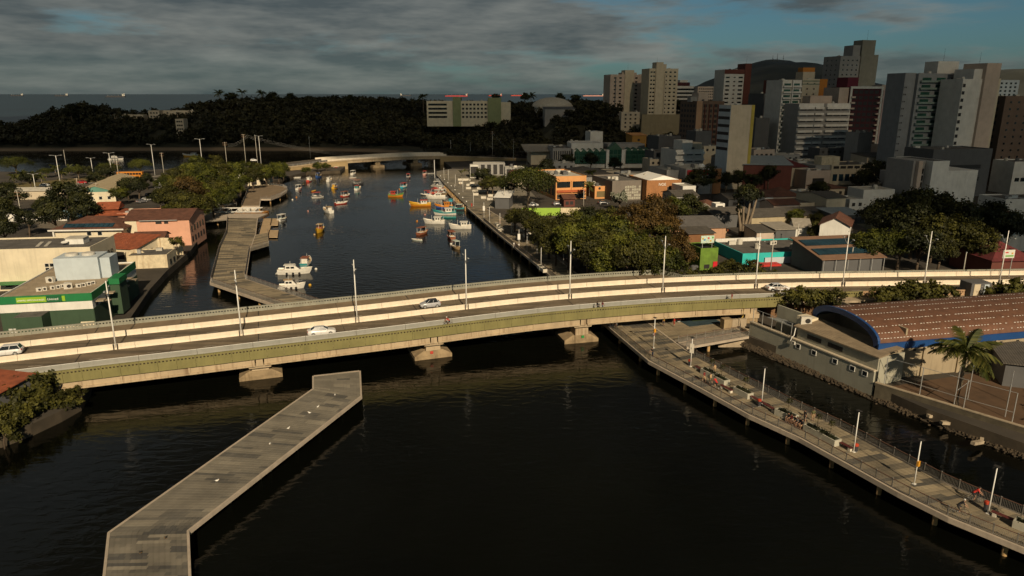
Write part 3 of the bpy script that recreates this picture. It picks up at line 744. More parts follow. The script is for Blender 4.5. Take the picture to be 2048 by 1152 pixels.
# ---- left river pier beyond the bridge
lp2 = thing('river_pier', 'long railed boardwalk pier bending along the left bank beyond the bridge', 'pier', (0, 0, 0))
P2L = [(-44.5, 134.5), (-67.7, 154.3), (-79.6, 189.0), (-86.5, 212), (-97.0, 240)]; P2R = [(-38, 136.5), (-61.2, 157.5), (-71.4, 189.0), (-77.4, 210.5), (-87.0, 240)]
slab(lp2, P2L + P2R[::-1], 1.5, 1.95)
pave(lp2, [(P2L[i], P2R[i], P2R[i + 1], P2L[i + 1]) for i in range(4)], 1.95, 0.8, 9, M_pav2, dark=0.2)
edge_beam(lp2, offs(P2R, 0.14), 1.45, 2.06, 0.26); edge_beam(lp2, offs(P2L, -0.14), 1.45, 2.06, 0.26)
railing(lp2, P2L, 2.04); railing(lp2, P2R[:3], 2.04)
JT = [(-71.4, 189.0), (-68.6, 196.5), (-74.6, 213.5), (-77.4, 210.5)]
slab(lp2, JT, 1.5, 1.94); pave(lp2, [(JT[0], JT[1], JT[2], JT[3])], 1.94, 0.8, 10, M_pav2); railing(lp2, JT[:3], 2.0)
SP = [(-110.5, 250), (-112, 240), (-104, 233.5), (-96, 238.5), (-87, 240), (-86.5, 249.5)]
slab(lp2, SP, 1.5, 1.93); MB().prism(SP, 1.94, 2.0).build('paving', M_edge, lp2)
for P_, s_ in ((P2L, 1), (P2R, -1)):
    PT = Path([V2(p, 0) for p in P_], smooth=False); q = 3.0
    while q < PT.L: p = PT.pt(q, 0.7 * s_); pile(lp2, p.x, p.y, 1.0); q += 8.5
for x, y in [(-108, 243), (-100, 238.5)]: pile(lp2, x, y)
# round-ended look-out platform further up
lo = thing('lookout_pier', 'round-ended lookout pier with lamp posts near the mangroves', 'pier', (0, 0, 0))
LO = [tuple(G(x, y, 2).xy) for x, y in [(484, 412), (519, 412), (521, 398), (541, 398), (560, 391), (573, 383), (575, 378), (566, 373), (548, 370.5), (528, 370), (500, 372)]]
slab(lo, LO, 1.5, 1.95); MB().prism(LO, 1.955, 2.02).build('paving', MATS['footway_concrete'], lo); edge_beam(lo, LO[:9], 1.4, 2.08, 0.3)
railing(lo, LO[2:10], 2.03, 2.5); railing(lo, [LO[10], LO[0]], 2.03, 2.5)
for k in (0, 1, 3, 4, 5): pile(lo, LO[k][0] * 1.005, LO[k][1] + 1)
# old plank jetty between the shore and the look-out
oj = thing('plank_jetty', 'narrow grey plank jetty with post rails below the mangroves', 'jetty', (0, 0, 0))
ja, jb = Vector((-125.5, 258)), Vector((-104.5, 268)); jt = jb - ja
piece('deck', oj, ((ja.x + jb.x) / 2, (ja.y + jb.y) / 2, 1.7), (jt.length, 1.6, .16), M_wood, math.atan2(jt.y, jt.x))
for k in range(8):
    p = ja.lerp(jb, k / 7)
    for s_ in (-.7, .7): piece('post', oj, (p.x + s_ * .4, p.y - s_ * .9, 1.3), (.16, .16, 3.4), M_concl)
for s_ in (-.7, .7): piece('rail', oj, ((ja.x + jb.x) / 2 + s_ * .4, (ja.y + jb.y) / 2 - s_ * .9, 2.75), (jt.length, .08, .12), M_concl, math.atan2(jt.y, jt.x))
# white truss gangway
gw = thing('truss_gangway', 'white steel truss gangway beside the left river pier', 'gangway', (-108.5, 252, 2.0), R(3))
for y in (-.8, .8):
    for z in (.1, 1.5): piece('chord', gw, (9.5, y, z), (19, .14, .14), M_white)
    for k in range(12):
        mb = MB().tube([(k * 1.58, y, .1), (k * 1.58 + (1.58 if k % 2 == 0 else 0.0), y, 1.5)], .06, 5); mb.build('brace', M_white, gw)
piece('deck', gw, (9.5, 0, .05), (19, 1.4, .08), M_metal)
# pontoons
M_pont = mat('plywood_pontoon', (0.42, 0.30, 0.17), 0.85, 0.15, 0.6)
for lab, (xa, ya, xb, yb) in [('long narrow plywood pontoon moored beside the river pier', (517, 437, 537, 474)), ('small plywood pontoon at the far end of the moorings', (540, 437, 556, 450)), ('small plywood pontoon at the near end of the moorings', (535, 460, 555, 474))]:
    a = G(xa, yb, .5); b = G(xb, yb, .5); d = G((xa + xb) / 2 + 4, ya, .5)
    e = thing('pontoon', lab, 'pontoon', (a.x, a.y, 0)); w = b.x - a.x; l = d.y - a.y
    mb = MB().add([(0, 0, .28), (w, 0, .28), (w - l * .29, l, .28), (-l * .29, l, .28), (0, 0, .52), (w, 0, .52), (w - l * .29, l, .52), (-l * .29, l, .52)], [(4, 5, 6, 7), (0, 1, 5, 4), (1, 2, 6, 5), (2, 3, 7, 6), (3, 0, 4, 7)]); mb.build('deck', M_pont, e)
    for k in range(3): piece('float', e, (w / 2 - l * .29 * (k + .5) / 3, l * (k + .5) / 3, .05), (w * .8, l / 4, .5), M_tyre)
# work barge with water tanks
bg = thing('work_barge', 'orange work barge carrying pale water tanks', 'barge', G(467, 432, 0), R(2))
MB().box(0, 11, 0, 6, -.3, .9).build('hull', mat('orange_hull', (.40, .17, .03), .7, .2, .6, streak=.3), bg)
for i, (x, y) in enumerate([(2, 2), (4.6, 2), (3.2, 4.2), (6.0, 4.4)]):
    MB().tube([(x, y, .9), (x, y, 2.2), (x, y, 2.5)], [1.05, 1.0, .5], 12).build('tank', M_concl, bg, smooth=True)
piece('plank', bg, (8.8, 2, 1.1), (3, .4, .15), M_pont, .3); piece('plank', bg, (8.6, 3.2, 1.1), (3.4, .4, .15), M_pont, -.1)
# wooden floating dock below the plaza
fd = thing('floating_dock', 'tan wooden floating dock below the plaza edge', 'dock', (0, 0, 0))
q4 = [G(x, y, .7) for x, y in [(918, 412), (928, 408), (892, 371), (885, 373)]]
mb = MB().prism([(p.x, p.y) for p in q4], .35, .7); mb.build('deck', M_pont, fd)
for k in range(9):
    p = q4[1].lerp(q4[2], (k + .3) / 9.3); pile(fd, p.x - .3, p.y, .6)
    a = q4[0].lerp(q4[3], (k + .5) / 9); b = q4[1].lerp(q4[2], (k + .5) / 9); piece('batten', fd, ((a.x + b.x) / 2, (a.y + b.y) / 2, .73), ((b - a).length, .18, .05), M_wood, math.atan2((b - a).y, (b - a).x))
ga = thing('gangway', 'grey metal gangway ramp dropping from the plaza to the floating dock', 'gangway', (0, 0, 0))
a, b = G(874, 357, 2.0), G(886, 374, .9)
d = b - a; mb = MB(); n = Vector((d.y, -d.x, 0)).normalized() * .9
mb.add([a - n, a + n, b + n, b - n], [(0, 1, 2, 3)]); mb.build('deck', M_metal, ga)
for s_ in (-1, 1): MB().tube([a + n * s_ + Vector((0, 0, 1)), b + n * s_ + Vector((0, 0, 1))], .06, 5).build('handrail', M_metal, ga)

# ---- plaza
M_plaza = tone_mat('plaza_pavers', [(0.12, 0.11, 0.09), (0.215, 0.19, 0.14), (0.29, 0.25, 0.18)])
PZ = [(-16.4, 264), (-31, 331), (-39.4, 372.7), (-41.3, 392), (-34, 406), (-22, 400), (-8, 380), (6, 330), (10, 290), (6, 262)]
pz = structure(MB().prism(PZ, 1.0, 1.9).build('plaza', M_slab))
pave(pz, [((-16.2, 264.2), (5.8, 262.2), (5.8, 330), (-30.8, 331)), ((-30.8, 331), (5.8, 330), (-8.2, 379), (-39, 372)), ((-39, 372), (-8.2, 379), (-22, 399), (-40.8, 391))], 1.9, 1.1, 12, M_plaza, dark=.12)
for k in range(16):
    p = V2((-16.6, 263.6), 0).lerp(V2((-31.2, 331), 0), k / 15); pile(pz, p.x - .2, p.y, 0.9)
_gl = MB().ball((0, 0, 0), (.26, .26, .26), 10).mesh('globe', M_white, True); _bp = MB().tube([(0, 0, -1.6), (0, 0, 1.5)], .09, 8).mesh('post', M_dmetal, True)
for i, (x, y) in enumerate([(881, 351), (889, 358), (895.5, 364.5), (902.5, 371), (910, 379), (918, 387), (925.5, 394.5), (933, 402.5)]):
    p = G(x, y + 2, 3.4)
    e = thing('globe_lamp', 'white globe lamp on dark post along the plaza edge, %s from the far end' % ORD[i], 'lamp', (p.x, p.y, 2.0), 0, 'globe lamps on the plaza edge')
    obj('post', _bp, e); obj('globe', _gl, e, (0, 0, 1.7))
M_planter = mat('white_planter', (0.62, 0.57, 0.47), 0.8, 0.1, 0.8, streak=.15); M_psoil = mat('planter_soil', (0.03, 0.028, 0.012), 0.95, .5, 4)
def planter(label, x, y, w, d, yaw, h=.8, z=2.0, group=None):
    e = thing('planter', label, 'planter', (x, y, z), yaw, group); t = .14
    MB().box(-w / 2, w / 2, -d / 2, -d / 2 + t, 0, h).box(-w / 2, w / 2, d / 2 - t, d / 2, 0, h).box(-w / 2, -w / 2 + t, -d / 2 + t, d / 2 - t, 0, h).box(w / 2 - t, w / 2, -d / 2 + t, d / 2 - t, 0, h).build('box', M_planter, e)
    piece('soil', e, (0, 0, h / 2 - .05), (w - 2 * t - .002, d - 2 * t - .002, h - .1), M_psoil)
    return e
for i, (xa, xb, y) in enumerate([(916, 942, 361), (917, 925, 367.5), (933, 950, 371.5), (940, 949, 368), (952, 958, 373), (932, 942, 378), (954, 963, 378.5), (945, 974, 384), (947, 957, 390.5), (976, 986, 393), (974, 988, 400), (962, 972, 397)]):
    a = G(xa, y, 2); b = G(xb, y, 2)
    planter('low white planter on the plaza, %s nearest the river in its scatter' % ORD[i] if False else 'low white plaza planter, %s from the far end' % ORD[i], (a.x + b.x) / 2, a.y, b.x - a.x, 1.3, 0, .9, 2.0, 'white planters on the plaza')

# ---- second bridge at the river mouth
b2 = thing('low_bridge', 'low concrete bridge across the river mouth in the distance', 'bridge', (0, 0, 0))
Q2 = Path([G(470, 338, 3.6), G(560, 331, 3.9), G(640, 321, 4.8), G(720, 315.5, 5.5), (G(800, 311, 5.8)), G(880, 309.5, 5.4), G(960, 311, 4.4), G(1060, 315, 3.0)])
sweep(Q2, [(9, -.6), (9, 0), (-9, 0), (-9, -.6)], 0, Q2.L).build('deck_slab', M_girder, b2)
sweep(Q2, [(8.4, 0), (8.4, .03), (-8.4, .03), (-8.4, 0)], 0, Q2.L).build('roadway', M_asph, b2)
sA = Q2.sof(G(600, 326, 4.3)); sB = Q2.sof(G(886, 309.5, 5.4))
for o, h in ((8.6, 1.0), (0.2, 1.3), (-8.6, 1.0)): sweep(Q2, [(o + .2, 0.03), (o + .2, h), (o - .2, h), (o - .2, 0.03)], sA + 14, sB).build('barrier', M_bar, b2)
M_abut = mat('tan_abutment', (.36, .26, .13), .9, .12, .3, streak=.2)
s1_ = Q2.sof(G(690, 317.5, 5.2)); s2_ = Q2.sof(G(872, 309.6, 5.4))
for a, b in ((sA - 20, s1_), (s2_, s2_ + 60)): sweep(Q2, [(8.8, -9), (8.8, -.6), (-8.8, -.6), (-8.8, -9)], a, b).build('abutment', M_abut, b2)
for o in (8.6, 3, -3, -8.6): sweep(Q2, [(o + .2, -.6), (o + .2, -1.9), (o - .5, -1.9), (o - .5, -.6)], s1_, s2_).build('girder', M_girder, b2)
for x in (740, 830):
    q = Q2.sof(G(x, 312, 5.7)); z = Q2.pt(q).z
    for o in (6.5, 0, -6.5):
        frustum(MB(), Q2.pt(q, o), Q2.yaw(q), (7.5, 5.5), (7.0, 5.0), -2, 1.3).build('pile_cap', M_tide, b2); frustum(MB(), Q2.pt(q, o), Q2.yaw(q), (3, 2), (3, 2), 1.3, z - 2.4).build('column', M_tide, b2)
    frustum(MB(), Q2.pt(q, 0), Q2.yaw(q), (4, 16), (4, 16), z - 2.4, z - 1.9).build('crosshead', M_girder, b2)
q = sA - 16
while q < sA + 60:
    p = Q2.pt(q, 8.7, .5); piece('rail_post', b2, p, (.16, .16, 1.0), M_metal); q += 2.6
for z in (.4, .9): sweep(Q2, [(8.75, z), (8.75, z + .1), (8.65, z + .1), (8.65, z)], sA - 16, sA + 14).build('guard_rail', M_metal, b2)
# ================================================================== BUILDINGS
M_blind = mat('dark_opening', (0.018, 0.016, 0.014), 0.6, 0.3, 0.5)
def wmat(name, col, st=0.3, **k): return mat('wall_' + name, col, 0.88, 0.10, 0.35, streak=st, dirt=[c * 0.45 for c in col], **k)
W_cream = wmat('cream', (0.66, 0.58, 0.42)); W_white = wmat('white', (0.70, 0.68, 0.62)); W_pink = wmat('pink', (0.62, 0.33, 0.22), .15)
W_beige = wmat('beige', (0.52, 0.44, 0.32)); W_grey = wmat('grey', (0.30, 0.29, 0.27)); W_dgrey = wmat('dark_grey', (0.10, 0.10, 0.10))
W_brown = wmat('brown', (0.15, 0.10, 0.07)); W_brick = mat('brick_wall', (0.34, 0.155, 0.06), .9, .15, .8, bump=.3, bscale=4, streak=.2)
W_orange = wmat('orange', (0.62, 0.30, 0.11), .1); W_redb = wmat('red_brown', (0.13, 0.040, 0.028)); W_blue = wmat('pale_blue', (0.46, 0.52, 0.55), .25)
W_yel = wmat('mustard', (0.42, 0.33, 0.06)); W_maroon = wmat('maroon', (0.06, 0.013, 0.016)); W_dgreen = wmat('bottle_green', (0.040, 0.075, 0.040), .35)
M_glassg = glass('green_glass', (0.02, 0.07, 0.05), .1); M_glassb = glass('blue_glass', (0.02, 0.05, 0.07), .1)
M_corr = wave_mat('corrugated_sheet', (0.30, 0.27, 0.22), 0, 0.35, .2); M_corrd = wave_mat('dark_corrugated_sheet', (0.085, 0.075, 0.062), 0, 0.35, .25)
def win_piece(e, face, w, d, x, z, ww, wh, m, frame=False, sill=False, dep=.10):
    """a window on one face of a block; the pane sits in a slim frame"""
    pr = .02
    if face == 'F': c, dm, rz = (x, -pr, z), (ww, dep, wh), 0
    elif face == 'B': c, dm, rz = (x, d + pr, z), (ww, dep, wh), 0
    elif face == 'L': c, dm, rz = (-pr, x, z), (ww, dep, wh), R(90)
    else: c, dm, rz = (w + pr, x, z), (ww, dep, wh), R(90)
    if frame:
        o = piece('window', e, c, dm, M_frame, rz)
        s_ = -1 if face in 'FR' else 1
        if face == 'L': s_ = 1
        p = piece('pane', o, (0, s_ * .42, 0), (.86, .3, .86), m)
        return o
    o = piece('window', e, c, dm, m, rz)
    return o
def block(name, label, x, y, w, d, h, yaw=R(15), zg=1.8, wall=None, roof='flat', rm=None, win=(), cat='building', par=0.5, rise=2.0, over=0.5, group=None, extra=None):
    e = thing(name, label, cat, (x, y, zg), yaw, group)
    wall = wall or W_white; rm = rm or M_roofgrey
    if roof == 'flat':
        t = .2; mb = MB().box(0, w, 0, d, -1, h - par)
        if par > 0: mb.box(0, w, 0, t, h - par, h).box(0, w, d - t, d, h - par, h).box(0, t, t, d - t, h - par, h).box(w - t, w, t, d - t, h - par, h)
        mb.build('wall', wall, e)
        piece('roof', e, (w / 2, d / 2, h - par + .04), (w - 2 * t - .01, d - 2 * t - .01, .08), rm)
    else:
        mb = MB().box(0, w, 0, d, -1, h); o = over; m2 = MB()
        if roof == 'hip':
            if w >= d: r = [(d / 2, d / 2), (w - d / 2, d / 2)]
            else: r = [(w / 2, w / 2), (w / 2, d - w / 2)]
            E_ = [(-o, -o, h), (w + o, -o, h), (w + o, d + o, h), (-o, d + o, h)]; r = [(a, b, h + rise) for a, b in r]
            if w >= d: fs = [(0, 1, 5, 4), (1, 2, 5), (2, 3, 4, 5), (3, 0, 4)]
            else: fs = [(0, 1, 4), (1, 2, 5, 4), (2, 3, 5), (3, 0, 4, 5)]
            m2.add(E_ + r, fs); m2.add([(-o, -o, h), (w + o, -o, h), (w + o, d + o, h), (-o, d + o, h), (-o, -o, h - .2), (w + o, -o, h - .2), (w + o, d + o, h - .2), (-o, d + o, h - .2)], [(4, 5, 1, 0), (5, 6, 2, 1), (6, 7, 3, 2), (7, 4, 0, 3), (7, 6, 5, 4)])
        elif roof == 'gx':          # ridge along x
            for s0_, s1_, ya, yb in ((h, h + rise, -o, d / 2), (h + rise, h, d / 2, d + o)):
                m2.add([(-o, ya, s0_), (w + o, ya, s0_), (w + o, yb, s1_), (-o, yb, s1_), (-o, ya, s0_ + .15), (w + o, ya, s0_ + .15), (w + o, yb, s1_ + .15), (-o, yb, s1_ + .15)], [(3, 2, 1, 0), (4, 5, 6, 7), (0, 1, 5, 4), (1, 2, 6, 5), (2, 3, 7, 6), (3, 0, 4, 7)])
            for xx in (0.0, w - .2): mb.add([(xx, 0, h), (xx, d, h), (xx, d / 2, h + rise), (xx + .2, 0, h), (xx + .2, d, h), (xx + .2, d / 2, h + rise)], [(0, 2, 1), (3, 4, 5)])
        elif roof == 'gy':          # ridge runs away from the front, gable to the street
            for s0_, s1_, xa, xb in ((h, h + rise, -o, w / 2), (h + rise, h, w / 2, w + o)):
                m2.add([(xa, -o, s0_), (xa, d + o, s0_), (xb, d + o, s1_), (xb, -o, s1_), (xa, -o, s0_ + .15), (xa, d + o, s0_ + .15), (xb, d + o, s1_ + .15), (xb, -o, s1_ + .15)], [(0, 1, 2, 3), (7, 6, 5, 4), (4, 5, 1, 0), (5, 6, 2, 1), (6, 7, 3, 2), (7, 4, 0, 3)])
            for yy in (0.0, d - .2): mb.add([(0, yy, h), (w, yy, h), (w / 2, yy, h + rise), (0, yy + .2, h), (w, yy + .2, h), (w / 2, yy + .2, h + rise)], [(0, 1, 2), (3, 5, 4)])
        elif roof == 'shed':        # low in front, high behind
            m2.add([(-o, -o, h), (w + o, -o, h), (w + o, d + o, h + rise), (-o, d + o, h + rise), (-o, -o, h + .15), (w + o, -o, h + .15), (w + o, d + o, h + rise + .15), (-o, d + o, h + rise + .15)], [(3, 2, 1, 0), (4, 5, 6, 7), (0, 1, 5, 4), (1, 2, 6, 5), (2, 3, 7, 6), (3, 0, 4, 7)])
            mb.add([(0, 0, h), (0, d, h), (0, d, h + rise), (w, 0, h), (w, d, h), (w, d, h + rise)], [(0, 2, 1), (3, 4, 5), (1, 2, 5, 4)])
        elif roof == 'vy':          # barrel vault, axis away from the street
            n = 10; ring = [(w / 2 - (w / 2 + o) * math.cos(math.pi * k / n), h + rise * math.sin(math.pi * k / n)) for k in range(n + 1)]
            m2.loft([[(a, -o, z) for a, z in ring], [(a, d + o, z) for a, z in ring]], cap=False, closed=False)
            m2.loft([[(a, -o, z - .15) for a, z in ring][::-1], [(a, d + o, z - .15) for a, z in ring][::-1]], cap=False, closed=False)
            mb.add([(a, .05, z - .16) for a, z in ring], [list(range(n + 1))])
        mb.build('wall', wall, e); m2.build('roof', rm, e)
    if roof == 'flat' and w > 7 and d > 7 and name not in ('clinic', 'white_office'):
        for k in range(rnd.randint(2, 4)):
            x_, y_ = rnd.uniform(1.5, w - 1.5), rnd.uniform(1.5, d - 2); c_ = rnd.random()
            if c_ < .4: MB().tube([(x_, y_, h - par), (x_, y_, h - par + 1.3), (x_, y_, h - par + 1.5)], [.8, .75, .4], 10).build('roof_tank', rnd.choice((M_concl, W_dgrey, M_acw)), e)
            else: piece('roof_unit', e, (x_, y_, h - par + .5), (rnd.uniform(.8, 2.4), rnd.uniform(.8, 1.8), rnd.uniform(.6, 1.3)), rnd.choice((M_acw, M_concl, M_metal)))
    for q in win:
        face, n, rows, xa, xb, za, zb, ww, wh = q[:9]; m = q[9] if len(q) > 9 else M_glass; fr = q[10] if len(q) > 10 else False
        for i in range(n):
            for j in range(rows):
                xx = xa + (xb - xa) * ((i + .5) / n); z = za + (zb - za) * ((j + .5) / rows)
                win_piece(e, face, w, d, xx, z, ww, wh, m, fr)
    return e
def pblock(name, label, x0, x1, yt, Y, d, yaw=R(15), zg=1.8, **k):
    """block whose front spans photo columns x0..x1 at distance Y with its top at row yt"""
    a = A(x0, yt, Y); w = 10.0
    for _ in range(5): w = (A(x1, yt, Y + w * math.sin(yaw)).x - a.x) / math.cos(yaw)
    h = A((x0 + x1) / 2, yt, Y + w * math.sin(yaw) / 2).z - zg
    if 'win' in k and callable(k['win']): k['win'] = k['win'](w, d, h)
    e = block(name, label, a.x, Y, w, d, h, yaw, zg, **k); e['_w'] = w; e['_h'] = h
    return e, w, h
def text_part(s, parent, loc, size, m, rot, name='lettering', ext=.02, align='LEFT'):
    cu = bpy.data.curves.new('txt', 'FONT'); cu.body = s; cu.size = size; cu.extrude = ext; cu.align_x = align
    o = bpy.data.objects.new('txt', cu); COL.objects.link(o)
    me = bpy.data.meshes.new_from_object(o.evaluated_get(bpy.context.evaluated_depsgraph_get()))
    bpy.data.objects.remove(o); me.materials.clear(); me.materials.append(m)
    return obj(name, me, parent, loc, rot)
UP = (R(90), 0, 0)
M_acw = mat('ac_casing', (0.55, 0.52, 0.45), .6, .1, 2); 
_ac_fan = MB().tube([(0, -.02, 0), (0, .02, 0)], .26, 12).mesh('fan', M_blind)
def ac_unit(e, x, y, z, rz=0, s=1.0):
    o = piece('air_conditioner', e, (x, y, z + .35 * s), (.9 * s, .4 * s, .7 * s), M_acw, rz)
    obj('fan', _ac_fan, o, (.12, -.5, 0), 0, (1.0, 1.0, 1.2)); return o

# ---------- left bank
M_sgreen = mat('sign_green', (0.008, 0.16, 0.045), .6, .1, .5); M_slime = mat('sign_lime', (0.25, 0.42, 0.02), .6, .08, .5); M_sdeep = mat('sign_deep_green', (0.004, 0.09, 0.03), .6)
uy = R(11); cl = block('clinic', 'flat-roofed clinic with bright green fascia band beside the bridge', -89.8, 118.95, 15.0, 25, 7.1, uy, 1.6, W_white, 'flat', M_roofsand, par=.35)
w = 15.0; h = 7.1
MB().box(-.02, w + .06, -.14, -.003, h - 1.35, h + .05).box(w + .003, w + .14, -.14, 25, h - 1.35, h + .05).build('fascia_band', M_sgreen, cl)
MB().box(0, w, -.08, -.003, -.5, h - 2.9).box(w + .003, w + .08, 0, 25, -.5, h - 2.9).build('dado', W_dgreen, cl)
piece('sign_panel', cl, (6.9, -.2, h - .68), (7.8, .1, .95), M_slime); piece('sign_panel', cl, (9.05, -.27, h - .66), (2.5, .1, 1.15), M_sdeep)
text_part('UNIMED ESPECIALIDADES', cl, (3.15, -.27, h - .86), .38, M_white, UP); text_part('Unimed', cl, (7.98, -.34, h - .86), .56, M_white, UP)
MB().box(3.6, 7.9, -3.4, -.1, -1, 4.2).build('annex', W_dgreen, cl); piece('annex_roof', cl, (5.75, -1.8, 4.24), (4.3, 3.2, .08), M_roofgrey)
piece('low_wall', cl, (11, -3.0, .8), (6, .3, 2.4), W_cream); piece('low_wall', cl, (14.6, -2.2, 1.2), (2.2, .3, 2.6), W_cream)
for k in range(3): win_piece(cl, 'F', w, 25, 1.2 + k * .75, .9, .62, .8, M_frame, dep=.22)
MB().box(4.9, 12.7, 11.8, 17.4, h - .3, h + 4.0).build('plant_room', W_blue, cl); MB().box(12.75, 14.5, 12.6, 17, h - .3, h + 3.7).build('plant_room', W_blue, cl)
for k in range(2): MB().tube([(7.2 + k * 3.0, 14.6, h + 4.0), (7.2 + k * 3.0, 14.6, h + 4.4), (7.2 + k * 3.0, 14.6, h + 4.5)], [1.15, 1.15, .9], 16).build('roof_fan', M_acw, cl)
for k, (x, y, s_) in enumerate([(4.4, 10.6, 1.6), (5.0, 4.2, 1), (5.7, 4.6, 1), (6.9, 5.2, 1), (7.5, 5.6, 1), (8.1, 6.2, 1), (8.7, 6.9, 1.1), (9.4, 5.2, 1.5), (11.0, 5.8, 1), (11.6, 6.3, 1), (12.2, 7.0, 1), (12.7, 7.8, .9)]): ac_unit(cl, x, y, h - .3, rnd.uniform(-.4, .4), s_)
for k in range(8):
    piece('window_canopy', cl, (w + .75, 2.0 + k * 2.6, h - 1.9 - (.9 if k % 2 else 0)), (1.3, 1.5, .18), M_conc)
    win_piece(cl, 'R', w, 25, 2.0 + k * 2.6, h - 3.0 - (.9 if k % 2 else 0), 1.2, 1.4, M_glass)
MB().box(w + .1, w + 1.8, 9, 13.2, .4, h + .2).build('stair_tower', W_dgreen, cl); piece('fascia_block', cl, (w + .95, 11, h - .2), (2.0, 4.5, 1.1), M_sgreen)

wb = block('white_office', 'white rendered block with dark flat roof behind the clinic', -128, 146.0, 36.5, 13.5, 9.2, R(8.5), 1.6, W_cream, 'flat', M_roofgrey, par=.4)
for i in range(3):
    for j in range(3): win_piece(wb, 'F', 36.5, 13, 27.3 + i * .98, 3.6 + j * .92, .86, .8, M_glass, True)
for k in range(4): win_piece(wb, 'F', 36.5, 13, 19 + k * 2.2, 1.2, 1.6, .8, M_glass, True)
MB().box(29.5, 33.2, 5.2, 8.2, 8.8, 10.1).build('roof_hatch', W_white, wb); piece('hatch_lid', wb, (31.3, 6.7, 10.2), (4.0, 3.4, .12), M_concl)
MB().tube([(29.6, 4.6, 9.2), (29.6, 4.5, 9.6)], [.25, .75], 12).build('dish', M_white, wb)
for k in range(2): piece('skylight', wb, (23.5 + k * 1.7, 6.5, 8.9), (.7, 5.5, .06), M_concl, .25)
ac = MB().box(17.5, 30, -2.6, -.05, 1.9, 2.1); ac.build('awning', mat('awning_green', (.06, .20, .06), .7, .15, .6), wb)
for k in range(6): win_piece(wb, 'R', 36.5, 13.5, 1.5 + k * 1.9, 5.2, 1.1, 2.6, M_glass)

hs = block('solar_house', 'cream house with dark hip roof carrying a row of solar panels', -123.2, 188.2, 17.2, 12.5, 6.1, R(6), 1.6, W_cream, 'hip', M_tiled, rise=2.6, over=1.0, win=[('F', 2, 1, 7.5, 13, 4.2, 5.4, 1.2, 1.0, M_glass, True), ('R', 2, 1, 2, 9, 3.6, 5.2, 1.1, 1.3, M_glass, True)])
sl = math.atan2(2.6, 6.25 + 1.0)
for k in range(10):
    q = piece('solar_panel', hs, (3.0 + k * 1.28, .9, 6.1 + .9 * .36 + .55), (1.18, 2.0, .07), M_glassb, (sl, 0, 0))
piece('eave_board', hs, (8.6, -1.02, 6.0), (19.3, .1, .4), W_white); piece('pillar', hs, (.1, -.6, 3), (.35, .35, 6), W_white)
pk = block('pink_warehouse', 'salmon pink rendered building with brown tile roof on the riverside', -107.4, 194.6, 17.0, 15, 7.4, R(8), 1.6, W_pink, 'gx', M_tiled, rise=1.9, over=.5)
piece('cream_panel', pk, (1.6, -.06, 5.4), (3.0, .1, 3.8), W_cream)
for x_, w_ in ((8.9, 1.6), (10.9, 1.1)): win_piece(pk, 'F', 17, 15, x_, 6.7, w_, .8, M_blind)
piece('gutter', pk, (9.0, -.62, 7.35), (10, .12, .2), M_metal)
for k in range(5): win_piece(pk, 'R', 17, 15, 1.6 + k * 2.8, 4.5, 1.1, 1.6, M_glass); win_piece(pk, 'R', 17, 15, 1.6 + k * 2.8, 1.6, 1.1, 1.4, M_blind)
block('tile_porch', 'open shed with bright orange-red tile roof below the pink building', -107.2, 178.2, 12.2, 9.0, 3.4, R(-12), 1.6, W_cream, 'shed', M_tile, rise=1.9, over=.5, win=[('F', 2, 1, 6, 12, .6, 2.6, 2.6, 1.9, M_blind), ('R', 1, 1, 2, 7, .4, 2.6, 3.5, 2, M_blind)])
block('tile_outhouse', 'small brown tiled outhouse roof between porch and pink wall', -101.6, 187.6, 7.5, 4.5, 3.9, R(8), 1.6, W_beige, 'gx', M_tiled, rise=1.2, over=.5)
def ruin(name, label, x, y, w, h, yaw, hs_, m):
    e = thing(name, label, 'ruined wall', (x, y, 1.0), yaw); mb = MB(); n = len(hs_) - 1
    vs = []
    for i, q in enumerate(hs_): X = w * i / n; vs += [(X, 0, -1.5), (X, .35, -1.5), (X, 0, h * q), (X, .35, h * q)]
    fs = []
    for i in range(n): a = 4 * i; b = a + 4; fs += [(a, b, b + 2, a + 2), (b + 1, a + 1, a + 3, b + 3), (a + 2, b + 2, b + 3, a + 3)]
    fs += [(1, 0, 2, 3), (4 * n, 4 * n + 1, 4 * n + 3, 4 * n + 2)]
    mb.add(vs, fs).build('wall', m, e); return e
W_ruin = mat('flaking_plaster', (0.62, 0.53, 0.36), .95, .2, .9, bump=.4, bscale=3, streak=.7, dirt=(.24, .13, .06))
r1 = ruin('ruined_wall', 'tall flaking cream wall standing at the riverside below the pink building', -96.8, 183.4, 9.4, 5.3, R(8), [1, 1.0, .98, 1.0, .97, .82, .55], W_ruin)
block('river_shack', 'crumbling plaster shack on stilts at the water edge', -93.6, 168.6, 9.0, 8, 3.9, R(10), 1.0, W_ruin, 'flat', M_roofgrey, par=.3, win=[('R', 2, 1, 1, 7, .8, 2.4, 1.2, 1.2, M_blind)])
r2 = ruin('ruined_parapet', 'broken mossy parapet stub in front of the ruined cream wall', -96.4, 172.6, 6.4, 4.6, R(6), [.8, .95, 1, .97, .7, .75], W_ruin)
piece('tile_cap', r2, (4.8, .6, 3.6), (3.4, 1.4, .12), M_tile)
og = block('temple_roof_house', 'house with bright orange double-tier tile roof and red pillars', -130.6, 217.0, 9.6, 9, 5.2, R(12), 1.6, W_grey, 'hip', M_tile, rise=1.9, over=1.0, win=[('F', 3, 1, 1.0, 7.5, 2.0, 4.8, 1.9, 2.6, M_glass)])
for x_ in (.3, 5.5): piece('pillar', og, (x_, -.5, 2.4), (.45, .45, 5.2), mat('red_paint', (.5, .02, .015), .6))
